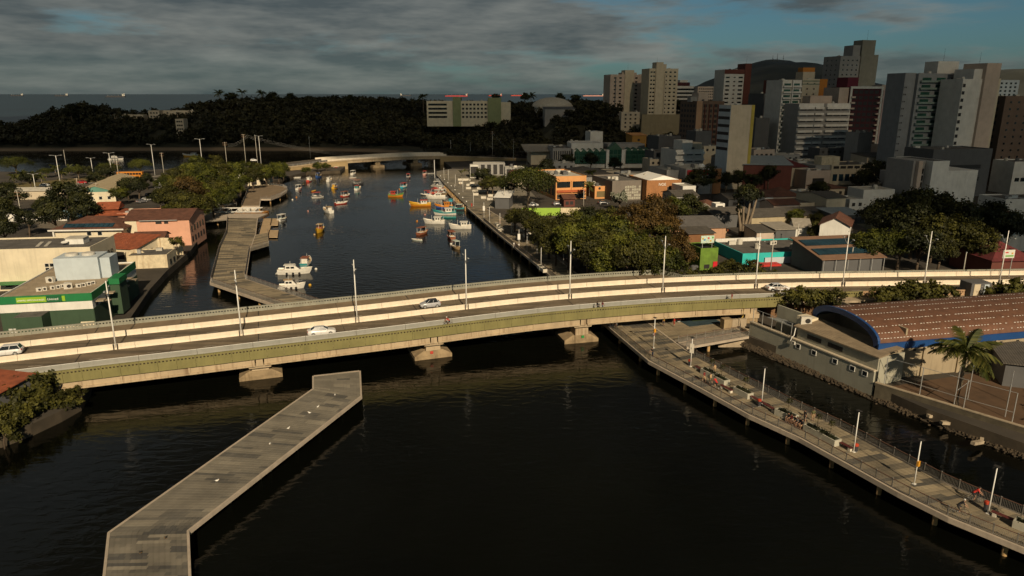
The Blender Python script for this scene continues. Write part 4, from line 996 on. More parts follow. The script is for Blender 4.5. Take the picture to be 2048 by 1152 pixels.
up_ = MB(); up_.add([(1.6, 1.2, 6.6), (8.4, 1.2, 6.6), (8.4, 4.6, 8.6), (1.6, 4.6, 8.6), (8.4, 8.0, 6.6), (1.6, 8.0, 6.6)], [(0, 1, 2, 3), (3, 2, 4, 5), (0, 3, 5), (1, 4, 2)]); up_.build('upper_roof', M_tile, og)
block('salmon_annex', 'low salmon walled annex behind the orange roof', -122.6, 218.6, 12.5, 8, 5.6, R(12), 1.6, W_pink, 'flat', M_tile, par=.9)
wh = block('boat_shed', 'long shed with sandy sheet roof and teal gable end', -169.8, 276.0, 13.8, 48, 4.2, R(17), 1.6, W_cream, 'gy', wave_mat('sandy_sheet', (.42, .34, .21), 1, .6, .15), rise=2.3, over=.4, win=[('F', 4, 1, 1, 13, 1.0, 2.6, 1.2, 1.3, M_glass, True)])
gb = MB().add([(0, -.07, 4.2), (13.8, -.07, 4.2), (6.9, -.07, 6.4)], [(0, 1, 2)]); gb.build('gable_panel', mat('teal_paint', (.10, .24, .19), .8, .1, .5), wh)
block('blue_fence_yard', 'low pale blue yard wall behind the trees', -158, 243, 24, .4, 2.4, R(8), 1.6, wmat('sky_blue', (.16, .28, .34)), 'flat', par=0, cat='wall')
block('mural_wall', 'white yard wall with green and red mural splashes at the left edge', -184, 234, 34, .4, 2.6, R(5), 1.6, W_white, 'flat', par=0, cat='wall')
block('long_white_kiosk', 'long white kiosk roof beyond the left bank trees', -204, 286, 22, 7, 3.4, R(6), 1.6, W_beige, 'gx', M_concl, rise=1.0)
block('pale_booth', 'small pale booth with open front by the mangroves', -122.5, 330, 10, 6, 4.2, R(5), 1.6, W_cream, 'flat', M_concl, par=.2, win=[('F', 2, 1, 1, 9, .4, 2.8, 2.4, 2, M_blind)])
block('red_stall', 'small red market stall beside the car park', -133, 322, 4.2, 3.4, 3.4, R(5), 1.6, mat('red_awning', (.5, .03, .02), .7), 'shed', MATS['red_awning'], rise=.5, win=[('F', 1, 1, .5, 3.7, .4, 2.2, 2.8, 1.6, M_blind)], cat='stall')
block('white_marquee', 'long white canopy roof at the car park by the mangroves', -150, 348, 30, 9, 3.6, R(10), 1.6, W_white, 'gx', M_concl, rise=.9)
# corner house at the lower left edge
ch = block('corner_tile_house', 'red tiled house corner at the lower left beside the bridge', -81.5, 80.5, 13.0, 13.2, 2.9, R(-14), 1.6, W_dgrey, 'shed', M_tile, rise=1.5, over=.5)

# ---------- sports hall on the right
hy = R(12.5); ax = Vector((math.cos(hy), math.sin(hy), 0)); ay = Vector((-math.sin(hy), math.cos(hy), 0))
W_hall = wmat('hall_render', (.34, .275, .18), .5)
sh = thing('sports_hall', 'vaulted sports hall with brown sheet roof and blue fascia', 'sports hall', (54.6, 98.6, 1.8), hy)
HL, HD, HE, HRISE = 46.0, 15.4, 5.6, 2.7
M_hroof = wave_mat('brown_roof_sheet', (.135, .062, .034), 0, 1.1, .22, .75, .08, streak=.4); M_hblue = mat('blue_fascia', (.009, .055, .19), .5, .12, .4, streak=.15)
def arch(u): a = math.pi * u; return (HD / 2 - (HD / 2) * math.cos(a), HE + HRISE * (math.sin(a) ** .85 if 0 < u < 1 else 0))
n = 22; ring = [arch(k / n) for k in range(n + 1)]
MB().loft([[(x, y, z) for y, z in ring][::-1] for x in (-.6, HL)], cap=False, closed=False).build('vault_roof', M_hroof, sh, smooth=True)
MB().loft([[(x, y, z - .25) for y, z in ring] for x in (-.6, HL)], cap=False, closed=False).build('ceiling', W_dgrey, sh, smooth=True)
fx = MB()
for u in [.07, .15, .24, .33, .43, .53, .64]:
    y, z = arch(u); y2, z2 = arch(u + .01); x = -.3; sp = .55
    while x < HL:
        if rnd.random() < .86: fx.box(x, x + rnd.uniform(.18, .34), y, y + .11, z + .01, z + .035 + (z2 - z) * .5)
        x += sp
fx.build('roof_fixings', M_white, sh)['kind'] = 'stuff'
outer = [(HD / 2 - (HD / 2 + .1) * math.cos(math.pi * k / n), HE + (HRISE + .1) * (max(0, math.sin(math.pi * k / n)) ** .85) + .06) for k in range(n + 1)]
inner = [(HD / 2 - (HD / 2 - .75) * math.cos(math.pi * k / n), HE - .7 + (HRISE + .05) * (max(0, math.sin(math.pi * k / n)) ** .85)) for k in range(n + 1)]
mb = MB(); mb.loft([[(-.95, y, z) for y, z in outer], [(-.95, y, z) for y, z in inner], [(-.55, y, z) for y, z in inner], [(-.55, y, z) for y, z in outer], [(-.95, y, z) for y, z in outer]], cap=False, closed=False); mb.build('arch_fascia', M_hblue, sh)
MB().box(-.9, HL, -.25, .06, HE - .85, HE + .16).build('eave_fascia', M_hblue, sh)
MB().box(0, HL, .06, .35, -1, HE - .6).box(0, HL, HD - .35, HD, -1, HE).box(HL - .3, HL, .35, HD - .35, -1, HE).box(4.0, 4.3, .35, HD - .35, -1, HE + 2.0).build('wall', W_hall, sh)
for k in range(14): piece('vent', sh, (2.6 + k * 3.1, .03, HE - 1.35), (.5, .06, .3), M_blind)
for k in range(7): piece('pilaster', sh, (1.0 + k * 6.4, -.05, 2.0), (.4, .28, 6.0), W_hall)
an = thing('hall_annex', 'grey rendered annex along the channel with small windows and lean-to roof', 'building', (42.2, 118.6, 0.6), math.atan2(96.0 - 118.6, 52.4 - 42.2))
AL = 24.9; W_ann = wmat('sage_grey', (.35, .335, .26), .3)
MB().box(-.6, AL, 0, .35, -1.5, 3.55).build('channel_wall', W_ann, an); MB().box(-.6, AL, -.12, .5, 3.55, 3.75).build('ledge', W_beige, an)
MB().box(9.6, AL, .55, .85, 3.5, 5.6).box(9.6, 9.9, .85, 6.0, 0, 5.7).box(AL - .3, AL, .85, 6.0, 0, 5.6).build('upper_wall', W_ann, an)
MB().add([(9.0, .2, 5.6), (AL + .3, .2, 5.6), (AL + .3, 5.2, 6.3), (9.0, 5.2, 6.3), (9.0, .2, 5.8), (AL + .3, .2, 5.8), (AL + .3, 5.2, 6.5), (9.0, 5.2, 6.5)], [(3, 2, 1, 0), (4, 5, 6, 7), (0, 1, 5, 4), (1, 2, 6, 5), (2, 3, 7, 6), (3, 0, 4, 7)]).build('lean_to_roof', wave_mat('annex_sheet', (.26, .20, .13), 1, .5, .2), an)
for x in (10.6, 13.9, 18.0, 21.2, 23.4):
    o = piece('window', an, (x, -.03, 2.75), (.95, .1, .8), M_white); piece('pane', o, (0.06, -.42, 0), (.78, .3, .8), M_glass)
for xa in (12.2, 16.3):
    for k in range(3): o = piece('window', an, (xa + k * .95, .52, 4.75), (.88, .1, .7), M_blind)
ac_unit(an, 9.6, 2.2, 5.9, R(60), 1.9); ac_unit(an, 9.9, -.35, 2.9, 0, .7)
MB().tube([(9.5, .2, 5.5), (9.5, 0, 4.2), (9.3, -.2, 3.9), (9.1, -.22, 3.2)], .08, 6).build('downpipe', M_white, an)
for k in range(5): piece('fence_post', an, (k * 2.2, .1, 4.9), (.09, .09, 2.4), M_metal)
MB().tube([(0, .1, 6.1), (9, .1, 6.1)], .04, 5).build('fence_rail', M_metal, an)
MB().box(0, 9.4, 5.5, 5.8, 0, 6.2).build('back_wall', W_ann, an); piece('canvas_cover', an, (5.4, 3.2, 4.6), (6.5, 4.2, .12), wmat('canvas', (.22, .23, .22)), (R(-14), 0, 0))
piece('water_tank', an, (8.6, 3.6, 6.0), (2.6, 2.0, 1.5), W_cream)
# retaining wall, sand courts and posts right of the hall
rw = thing('mossy_retaining_wall', 'mossy retaining wall along the channel below the sand courts', 'wall', (52.6, 95.4, 0), math.atan2(79.5 - 95.4, 65.5 - 52.6))
MB().box(0, 30, 0, .4, -1.5, 2.6).build('wall', mat('mossy_concrete', (.09, .075, .048), .95, .4, .5, bump=.4, streak=.5), rw); piece('coping', rw, (15, .2, 2.66), (30.2, .5, .12), M_conc)
sc_ = structure(MB().prism([(54, 95.6), (66, 81), (84, 84), (90, 104), (78, 103.5)], 1.0, 1.86).build('sand_court', mat('court_sand', (.095, .053, .026), .95, .25, .3, bump=.3)))
def posts(name, label, pts, h, bar=True):
    e = thing(name, label, 'net frame', (pts[0][0], pts[0][1], 1.86)); o = Vector(pts[0])
    for p in pts: d = Vector(p) - o; MB().tube([(d.x, d.y, 0), (d.x, d.y, h)], .06, 6).build('post', M_metal, e)
    for a, b in zip(pts, pts[1:]):
        a = Vector(a) - o; b = Vector(b) - o
        for z in ((h, h * .45) if bar else (h,)): MB().tube([(a.x, a.y, z), (b.x, b.y, z)], .035, 5).build('cross_bar', M_metal, e)
posts('fence_frame', 'tall steel fence frame beside the palm on the sand court', [(59.4, 87.9), (63.6, 91.5)], 6.2)
posts('court_posts', 'pair of volleyball posts on the right sand court', [(65.0, 85.8), (68.6, 90.6)], 4.6, False)
posts('court_fence', 'thin pole fence along the mossy wall above the channel', [(53.6, 95.0), (56.6, 91.2), (60.0, 86.8), (63.6, 82.6)], 4.8)
block('court_shed', 'grey flat-roofed shed right of the palm at the sand court', 71.5, 96.2, 16, 9, 3.6, R(-20), 1.8, W_dgrey, 'shed', M_corrd, rise=.5)
rs = thing('channel_ramp', 'sloping concrete ramp under the right bridge abutment', 'ramp', (0, 0, 0))
MB().add([(36.2, 117.6, 0), (41.6, 117.6, 0), (43.4, 121, 2.0), (39.6, 124.5, 2.2), (36.2, 117.6, -1.5), (41.6, 117.6, -1.5)], [(0, 1, 2, 3), (4, 5, 1, 0)]).build('slope', M_conc, rs)
piece('abutment_wall', rs, (40.6, 122.9, 1.8), (4.2, .6, 3.4), M_conc, hy); piece('abutment_wall', rs, (38.7, 122.0, 2.0), (1.6, 1.4, 3.8), M_tide, hy)
# ================================================================== TOWN ON THE RIGHT AND TOWERS
def grid(face, cols, fh, x0=.08, x1=.92, z0=2.0, ww=1.2, wh=1.2, m=None, top=1.2, fr=False):
    """callable window grid with one row per storey"""
    def f(w, d, h):
        L_ = w if face in 'FB' else d; rows = max(1, int((h - z0 - top) / fh))
        return [(face, cols, rows, L_ * x0, L_ * x1, h - top - rows * fh, h - top, ww, wh, m or M_glass, fr)]
    return f
def many(*fs):
    return lambda w, d, h: sum([f(w, d, h) for f in fs], [])
def balconies(e, face, w, d, h, fh, xa, xb, m, dep=1.1, top=1.2, n=None, th=1.0, z0=2.0):
    rows = n or int((h - z0 - top) / fh)
    for j in range(rows):
        z = h - top - j * fh - fh * .72
        if face == 'F': piece('balcony', e, ((xa + xb) / 2, -dep / 2, z), (xb - xa, dep, th), m)
        elif face == 'L': piece('balcony', e, (-dep / 2, (xa + xb) / 2, z), (dep, xb - xa, th), m)
def topbox(e, x0, x1, y0, y1, z0, z1, m, name='roof_tower'): return MB().box(x0, x1, y0, y1, z0, z1).build(name, m, e)
def mast(e, x, y, z, h): MB().tube([(x, y, z), (x, y, z + h)], [.07, .03], 5).build('mast', M_dmetal, e)
Y15 = R(15)
W_rose = wmat('rose_beige', (.50, .40, .32), .2); W_sand = wmat('sand', (.56, .48, .34), .2); W_off = wmat('off_white', (.62, .60, .54), .2)
# towers on the rise behind the trees
e, w, h = pblock('apartment_tower', 'rose beige apartment tower with central shaft, leftmost of the skyline towers', 1221, 1296, 149, 600, 18, R(10), 20, wall=W_rose, win=many(grid('F', 2, 3.05, .06, .34, ww=2.0, wh=1.2), grid('F', 2, 3.05, .60, .97, ww=2.0, wh=1.2)))
topbox(e, w * .38, w * .62, -.8, 9, -1, h + 3.4, W_sand); topbox(e, w * .33, w * .72, 2, 12, h - .4, h + 1.6, W_rose); mast(e, w * .5, 4, h + 3, 7); piece('recess_band', e, (w * .14, -.06, h / 2), (.8, .1, h - 4), W_dgrey); piece('recess_band', e, (w * .86, -.06, h / 2), (.8, .1, h - 4), W_dgrey)
e, w, h = pblock('apartment_tower', 'tall sand coloured tower with narrow raised shaft beside the rose tower', 1299, 1357, 137, 570, 17, R(10), 20, wall=W_sand, win=many(grid('F', 2, 3.0, .03, .22, ww=1.5, wh=1.1), grid('F', 3, 3.0, .50, .97, ww=1.7, wh=1.1), grid('F', 1, 3.0, .34, .46, ww=.7, wh=.9)))
topbox(e, w * .22, w * .46, -1.0, 8, -1, h + 4.6, W_sand); topbox(e, w * .46, w * .6, 1, 8, h - .4, h + 3.2, W_beige); mast(e, w * .3, 3, h + 4.5, 4)
piece('balcony_stack', e, (w * .55, -.35, h * .5), (.9, .7, h * .8), W_beige)
e, w, h = pblock('apartment_block', 'white banded block with maroon penthouse behind the sand tower', 1350, 1388, 172, 640, 16, R(10), 16, wall=W_off, win=grid('F', 1, 3.2, .02, .98, ww=19, wh=1.5)); topbox(e, 1, w * .8, 1, 10, h - .5, h + 3.0, W_maroon); topbox(e, w * .3, w * .7, 2, 8, h + 3.0, h + 5, W_off); mast(e, w * .9, 5, h, 6)
pblock('hill_house_row', 'long pale building low on the mountain foot between towers', 1396, 1452, 173, 900, 20, R(5), 10, wall=W_rose, win=grid('F', 14, 3.2, .02, .98, ww=1.5, wh=1.4))
e, w, h = pblock('apartment_tower', 'white tower with red-brown stair shaft and red top band', 1450, 1490, 139, 560, 17, R(10), 6, wall=W_off, win=many(grid('F', 1, 3.05, .02, .32, ww=3.2, wh=1.1, z0=6), grid('F', 1, 3.05, .4, .62, ww=1.6, wh=.8, z0=6), grid('F', 1, 3.05, .66, .98, ww=3.4, wh=1.2, z0=6)))
topbox(e, w - .2, w + 5.0, -.6, 12, -1, h + 4.4, W_redb); MB().box(-.1, w - .2, -.15, -.003, h - 3.2, h + .06).build('top_band', W_redb, e); mast(e, w + 3, 4, h + 4.4, 6)
# brown balcony block and its roof tank
e, w, h = pblock('balcony_block', 'brown apartment block with dark balconies and a pale end wall', 1394, 1449, 202, 430, 20, Y15, 1.8, wall=W_brown, win=many(grid('F', 4, 3.0, .22, .98, ww=2.2, wh=1.7, m=M_blind), grid('L', 5, 3.0, .05, .95, ww=2.0, wh=1.5, m=M_blind)))
piece('end_wall', e, (w * .1, -.12, h / 2), (w * .2, .2, h), wmat('terracotta', (.40, .25, .15))); topbox(e, 3, 9.5, 4, 12, h - .5, h + 4.6, W_rose); topbox(e, -1.5, 3, 5, 9, h - .5, h + 2.4, W_grey)
for k in range(5): piece('balcony_rail', e, (w * (.3 + .16 * k), -.35, h * .5), (.35, .6, h * .9), W_redb)
# blank wall with mustard edge
e, w, h = pblock('blank_wall_block', 'pale block with blank end wall and mustard yellow edge', 1463, 1510, 210, 316, 9.5, R(17), 1.8, wall=W_beige, win=grid('L', 1, 3.4, .04, .96, ww=8.6, wh=1.5, m=M_blind))
piece('yellow_edge', e, (w - .75, -.08, h / 2), (1.5, .14, h + .02), W_yel); piece('blue_band', e, (-.06, 4.7, h / 2 + .2), (.1, 9.2, h - .6), W_blue)
for j in range(6): piece('band_window', e, (-.14, 4.7, h - 2.2 - j * 3.3), (.1, 8.8, 1.3), M_blind)
# dark glass tower group
pblock('dark_tower', 'dark grey apartment tower left of the white glass tower', 1528, 1572, 187, 440, 16, Y15, 1.8, wall=W_dgrey, win=many(grid('F', 4, 3.0, .04, .96, ww=2.2, wh=1.6, m=M_glass)))  # plain dark grey walls
pblock('dark_shop_block', 'low dark block with grey side at the foot of the dark tower', 1512, 1540, 236, 400, 12, Y15, 1.8, wall=W_dgrey)
e, w, h = pblock('glass_tower', 'slim white tower with green glass balconies', 1566, 1604, 160, 405, 15, Y15, 1.8, wall=W_off, win=grid('F', 2, 3.1, .03, .97, ww=4.2, wh=1.9, m=M_glassg)); balconies(e, 'F', w, 15, h, 3.1, .4, w * .46, W_off, th=.9); balconies(e, 'F', w, 15, h, 3.1, w * .54, w - .2, W_off, th=.9); piece('fin', e, (w * .5, -.6, h / 2), (.5, 1.3, h), W_white)
e, w, h = pblock('orange_sided_tower', 'pale tower with bright orange side wall behind the white balconies', 1606, 1640, 158, 450, 16, Y15, 1.8, wall=W_sand, win=grid('F', 2, 3.1, .1, .9, ww=.9, wh=.8, z0=20)); topbox(e, w - .1, w + 6, .5, 14, -1, h, wmat('vivid_orange', (.50, .19, .03))); topbox(e, w * .1, w * .8, 2, 9, h - .4, h + 4.2, W_beige); topbox(e, w * .5, w + 2.5, 9, 14, h - .4, h + 7, MATS['wall_vivid_orange'])
for z_ in (1.2, 3.0): piece('green_band', e, (w / 2, -.06, h - z_), (w, .1, .5), mat('green_band', (.12, .18, .12), .8))
pblock('orange_top_tower', 'dark block with orange crown behind the glass tower', 1553, 1588, 160, 520, 15, Y15, 1.8, wall=W_redb, win=grid('F', 4, 3, .05, .95, ww=1.6, wh=1.3, z0=30))
e, w, h = pblock('white_balcony_block', 'white block with long stepped balcony bands', 1598, 1700, 207, 392, 18, R(13), 1.8, wall=W_grey, win=many(grid('F', 3, 3.05, .02, .48, ww=3.6, wh=1.7, m=M_blind), grid('F', 3, 3.05, .54, .98, ww=3.6, wh=1.7, m=M_blind)))
for a, b in ((.0, .29), (.31, .48), (.54, .99)): balconies(e, 'F', w, 18, h, 3.05, w * a, w * b, W_white, th=1.15, dep=1.3, top=.2)
piece('top_band', e, (w * .24, -.2, h - 1), (w * .48, .4, 2.2), W_white); piece('top_band', e, (w * .77, -.2, h - 1), (w * .45, .4, 2.2), W_white); topbox(e, w * .32, w * .75, 5, 12, h - .5, h + 4, W_rose)
e, w, h = pblock('stepped_dark_tower', 'tallest grey tower with stepped crown and roof mast', 1682, 1722, 112, 500, 17, Y15, 1.8, wall=W_grey, win=many(grid('F', 4, 3.1, .05, .95, ww=1.1, wh=.9, z0=40), grid('L', 3, 3.1, .1, .9, ww=1, wh=.9, z0=40)))
topbox(e, w * .62, w * .98, 1, 10, h - .5, h + 7, W_grey); topbox(e, w * .98, w + 13.5, -.8, 15, -1, h + 1.0, wmat('olive_grey', (.24, .23, .18))); topbox(e, w * .98 + .6, w + 10.8, .2, 9, h + 1.0, h + 10.4, MATS['wall_olive_grey']); mast(e, w + 6, 3, h + 10, 7)
for j in range(9): win_piece(e, 'F', w, 17, w + 8, h - 3 - j * 3.1, .9, .9, M_glass); win_piece(e, 'F', w, 17, w + 11, h - 3 - j * 3.1, .9, .9, M_glass)
e, w, h = pblock('red_framed_block', 'dark maroon block framed in pale grey with a red roof box', 1702, 1766, 174, 410, 16, Y15, 1.8, wall=W_maroon, win=grid('F', 5, 3.05, .1, .9, ww=2.6, wh=1.8, m=M_blind)); MB().box(-.2, 1.0, -.5, 0, -1, h + .3).box(w - 1, w + .2, -.5, 0, -1, h + .3).box(1.0, w - 1, -.5, 0, h - .9, h + .3).build('frame', W_off, e); topbox(e, -6.5, -.2, 1, 14, -1, h - .3, W_rose); topbox(e, 0, 7, 3, 12, h - .5, h + 5.2, wmat('crimson', (.13, .016, .03)))
for j in range(12):
    for xx in (1.6, w - 2.4): piece('balcony', e, (xx, -.7, h - 5.5 - j * 3.05), (2.4, 1.4, .9), W_rose)
e, w, h = pblock('pink_tower', 'pale pink tower with red tulip-shaped balcony stack', 1768, 1808, 180, 418, 16, Y15, 1.8, wall=wmat('pale_pink', (.55, .40, .36)), win=many(grid('F', 1, 3.05, .04, .46, ww=4.4, wh=1.5), grid('F', 1, 3.05, .6, .75, ww=1.0, wh=1.3, m=W_maroon)))
for j in range(12): MB().add([(w * .62, -.9, h - 4.2 - j * 3.05), (w * .78, -.9, h - 4.2 - j * 3.05), (w * .74, -.9, h - 5.6 - j * 3.05), (w * .66, -.9, h - 5.6 - j * 3.05), (w * .62, 0, h - 4.2 - j * 3.05), (w * .78, 0, h - 4.2 - j * 3.05), (w * .74, 0, h - 5.6 - j * 3.05), (w * .66, 0, h - 5.6 - j * 3.05)], [(0, 3, 2, 1), (0, 1, 5, 4), (1, 2, 6, 5), (2, 3, 7, 6), (3, 0, 4, 7)]).build('balcony', W_maroon, e)
topbox(e, 0, w * .45, 2, 10, h - .5, h + 2.8, W_rose)
e, w, h = pblock('grey_glass_tower', 'wide grey tower with glazed balconies and green trim', 1838, 1921, 147, 330, 16, R(12), 1.8, wall=wmat('slate_grey', (.24, .25, .255)), win=many(grid('F', 2, 3.1, .04, .72, ww=4.6, wh=1.9, m=M_glassg), grid('F', 2, 3.1, .76, .98, ww=1.2, wh=2.0, m=M_blind)))
balconies(e, 'F', w, 18, h, 3.1, w * .05, w * .70, wmat('balcony_glass', (.20, .26, .23)), th=.85); topbox(e, -5.6, -.05, 1.5, 13, -1, h + .2, MATS['wall_slate_grey']); topbox(e, w * .55, w * 1.06, 3, 11, h - .5, h + 5.4, W_off); topbox(e, w * .98, w * 1.15, 4, 11, h - .5, h + 1.4, W_off); mast(e, w * .75, 5, h + 5, 6)
for j in range(11):
    for xx in (-5.0, -4.2): win_piece(e, 'F', w, 18, xx, h - 6 - j * 3.1, .45, .6, M_blind).location.y = 1.45
e, w, h = pblock('white_shaft_tower', 'pale tower with tall windowless shaft, rightmost full tower', 1927, 1966, 158, 318, 12, R(14), 1.8, wall=W_off, win=grid('F', 1, 3.05, .02, .16, ww=1.4, wh=1.4, m=M_blind))
topbox(e, w * .55, w * .98, .6, 11, -1, h + 4.2, W_off, 'stepped_wall'); topbox(e, w * .98, w * 1.72, -1.2, 11, -1, h + 6.6, W_rose, 'shaft'); topbox(e, w * 1.72, w * 2.0, .5, 11, -1, h + .2, W_sand, 'shaft_wing'); mast(e, w * 1.3, 6, h + 5.6, 6)
for j in range(11):
    win_piece(e, 'F', w, 20, w * 1.86, h - 3.2 - j * 3.05, .5, .9, M_blind).location.y = .45
    win_piece(e, 'F', w, 20, w * .84, h - 4.2 - j * 3.05, .8, .8, M_blind).location.y = .55
e, w, h = pblock('brown_end_tower', 'dark brown tower cut by the right picture edge', 2012, 2100, 192, 330, 20, R(13), 1.8, wall=W_brown, win=many(grid('F', 5, 3.05, .05, .95, ww=1.0, wh=.9), grid('L', 3, 3.05, .05, .95, ww=2.2, wh=1.4, m=M_blind)))
pblock('far_glass_block', 'distant pale block between the last two towers', 1988, 2040, 160, 640, 18, Y15, 1.8, wall=W_blue, win=grid('F', 5, 3.2, .05, .95, ww=2.2, wh=1.6))
# school and arena on the wooded rise
sc1, w, h = pblock('school_building', 'long three-storey cream school building above the trees', 853, 985, 202, 620, 14, R(0), 17, wall=W_cream, win=many(grid('F', 9, 3.4, .03, .30, ww=2.4, wh=1.7), grid('F', 10, 3.4, .41, .98, ww=1.9, wh=1.6)))
topbox(sc1, w * .40, w * .52, -1.5, 12, -1, h + 3.2, wmat('moss_green', (.25, .28, .14)), 'stair_tower'); topbox(sc1, w * .93, w * 1.13, -2.0, 12, -1, h + 2.6, MATS['wall_moss_green'], 'end_tower'); piece('end_wall', sc1, (w * 1.2, 4, h / 2 - 1), (w * .15, 8, h), W_cream)
ar = thing('domed_arena', 'white shallow domed arena roof among the trees', 'arena', (A(1106, 215, 640).x, 655, 20)); n = 12; rings = []
for k in range(7):
    a = math.pi / 2 * k / 6.3; rings.append([(19 * math.cos(a) * math.cos(2 * math.pi * i / 28), 19 * math.cos(a) * math.sin(2 * math.pi * i / 28), 10.2 + 9.6 * math.sin(a)) for i in range(28)])
MB().loft(rings).build('dome', M_concl, ar, smooth=True); MB().tube([(0, 0, 5.5), (0, 0, 10.2)], 18.6, 28).build('drum', W_off, ar); piece('porch', ar, (-3, -18, 9), (15, 3, 2), W_off)
pblock('arena_annex', 'blue-grey sloping roof hall in front of the dome', 1090, 1150, 218, 590, 16, R(4), 18, wall=W_grey, roof='shed', rm=W_dgrey, rise=1.5)
pblock('hilltop_wall', 'long concrete retaining wall below the two tall towers', 1284, 1368, 229, 545, 3, R(4), 13, wall=wmat('concrete_wall', (.24, .20, .12)), cat='wall')
for lab, x0, x1, yt, Y in [('pale ruined building with square openings on the headland', 296, 318, 221, 640), ('long low white wall on the headland ridge', 318, 388, 221, 648), ('small square beige house on the dark headland', 350, 366, 238, 600), ('low ruined walls left of the headland house', 208, 286, 229, 640), ('white flat roof villa on the far ridge beside the sea', 716, 742, 196, 820), ('small white house left of the rose tower', 1186, 1221, 209, 640), ('white two-storey villa under the first tower', 1243, 1280, 224, 560)]:
    aa = A((x0 + x1) / 2, yt, Y); zg = min(land_h(aa.x, Y), aa.z - 3); pblock('headland_house', lab, x0, x1, yt, Y, 9, R(3), zg, wall=W_beige if Y < 800 else W_off, win=grid('F', 3, 3, .1, .9, ww=1.4, wh=1.3, m=M_blind, z0=.6, top=.6), group='houses on the wooded headland')
# ---- shopping centre with green gables
ml, w, h = pblock('shopping_centre', 'pale shopping centre with row of pointed green glass gables', 1147, 1300, 299, 410, 30, R(4), 1.8, wall=W_off, par=.6)
M_gfr = mat('green_gable_frame', (.03, .09, .05), .6)
def gable(x, ww, zb, zt, y=-.8):
    MB().add([(x, y, zb), (x + ww, y, zb), (x + ww, y, zt), (x + ww / 2, y, zt + ww * .5), (x, y, zt), (x, 1, zb), (x + ww, 1, zb), (x + ww, 6, zt), (x + ww / 2, 6, zt + ww * .5), (x, 6, zt)], [(0, 1, 2, 3, 4), (1, 6, 7, 2), (2, 7, 8, 3), (3, 8, 9, 4), (5, 0, 4, 9)]).build('gable', M_gfr, ml)
    for k in range(3):
        for j in range(3): piece('gable_pane', ml, (x + ww * (k + .5) / 3, y - .03, zb + (zt - zb) * (j + .5) / 3), (ww * .28, .06, (zt - zb) * .28), M_glassg)
for k in range(5): gable(.6 + k * w * .082, w * .078, 2.6, h - 1.2)
for k in range(4): gable(w * .685 + k * w * .078, w * .074, 2.6, h - .6)
gable(w * .455, w * .17, 1.5, h + .2, -1.6); piece('white_frame', ml, (w * .44, -1.2, h / 2), (1.6, 1.4, h), W_white); piece('white_frame', ml, (w * .64, -1.2, h / 2), (1.6, 1.4, h), W_white)
topbox(ml, 0, w * .42, 8, 26, h - .6, h + 3, W_off, 'rear_block'); topbox(ml, w * .5, w, 12, 28, h - .6, h + 2.2, W_grey, 'rear_block')
pblock('white_cube_tower', 'small white cube tower rising behind the shopping centre', 1181, 1206, 263, 455, 9, Y15, 1.8, wall=W_off, win=[('F', 2, 1, 1, 7, 9, 12, 1, .6, M_blind)])
pblock('dark_portico_building', 'building with overhanging grey sheet roof and beige front wall', 1062, 1104, 302, 430, 22, R(4), 1.8, wall=W_sand, roof='shed', rm=M_corr, rise=2.2, over=4)
pblock('grey_fin_building', 'grey finned office wing left of the shopping centre', 1106, 1142, 296, 415, 26, R(4), 1.8, wall=W_grey, win=grid('F', 8, 6, .02, .98, ww=.7, wh=5, m=M_blind))
pblock('white_wing', 'white wall wing with dark lettered strip behind the shopping centre', 1142, 1194, 284, 440, 12, R(4), 1.8, wall=W_off)
pblock('ochre_house', 'ochre house with sloping roof high behind the shopping centre', 1265, 1293, 271, 470, 10, Y15, 1.8, wall=wmat('ochre', (.42, .22, .05)), roof='shed', rm=W_orange, rise=1.2, win=[('F', 1, 1, 3, 6, 11, 13, 1.5, 1.3, M_blind)])
pblock('container_offices', 'row of white container offices behind the shopping centre', 1299, 1330, 273, 470, 9, R(4), 1.8, wall=W_off, win=grid('F', 5, 3, .05, .95, ww=1.2, wh=1))
e, w, h = pblock('terraced_white_house', 'white terraced house with stacked balconies right of the shopping centre', 1352, 1408, 299, 352, 16, Y15, 1.8, wall=W_off, win=many(grid('F', 3, 3.2, .05, .95, ww=3.2, wh=1.6, m=M_blind, z0=.5, top=.4))); topbox(e, w * .28, w * .65, 2, 11, h - .5, h + 4.2, W_white); topbox(e, w * .55, w * 1.02, 3, 12, h - .5, h + 3.0, W_beige); balconies(e, 'F', w, 16, h, 3.2, 0, w, W_white, n=3, top=-.6)
pblock('grey_tank_block', 'dark grey block with roof tanks behind the terraced house', 1318, 1362, 272, 400, 14, Y15, 1.8, wall=W_dgrey)
pblock('slab_office', 'dark slab office at the foot of the brown apartment block', 1392, 1424, 262, 380, 10, Y15, 1.8, wall=W_dgrey)
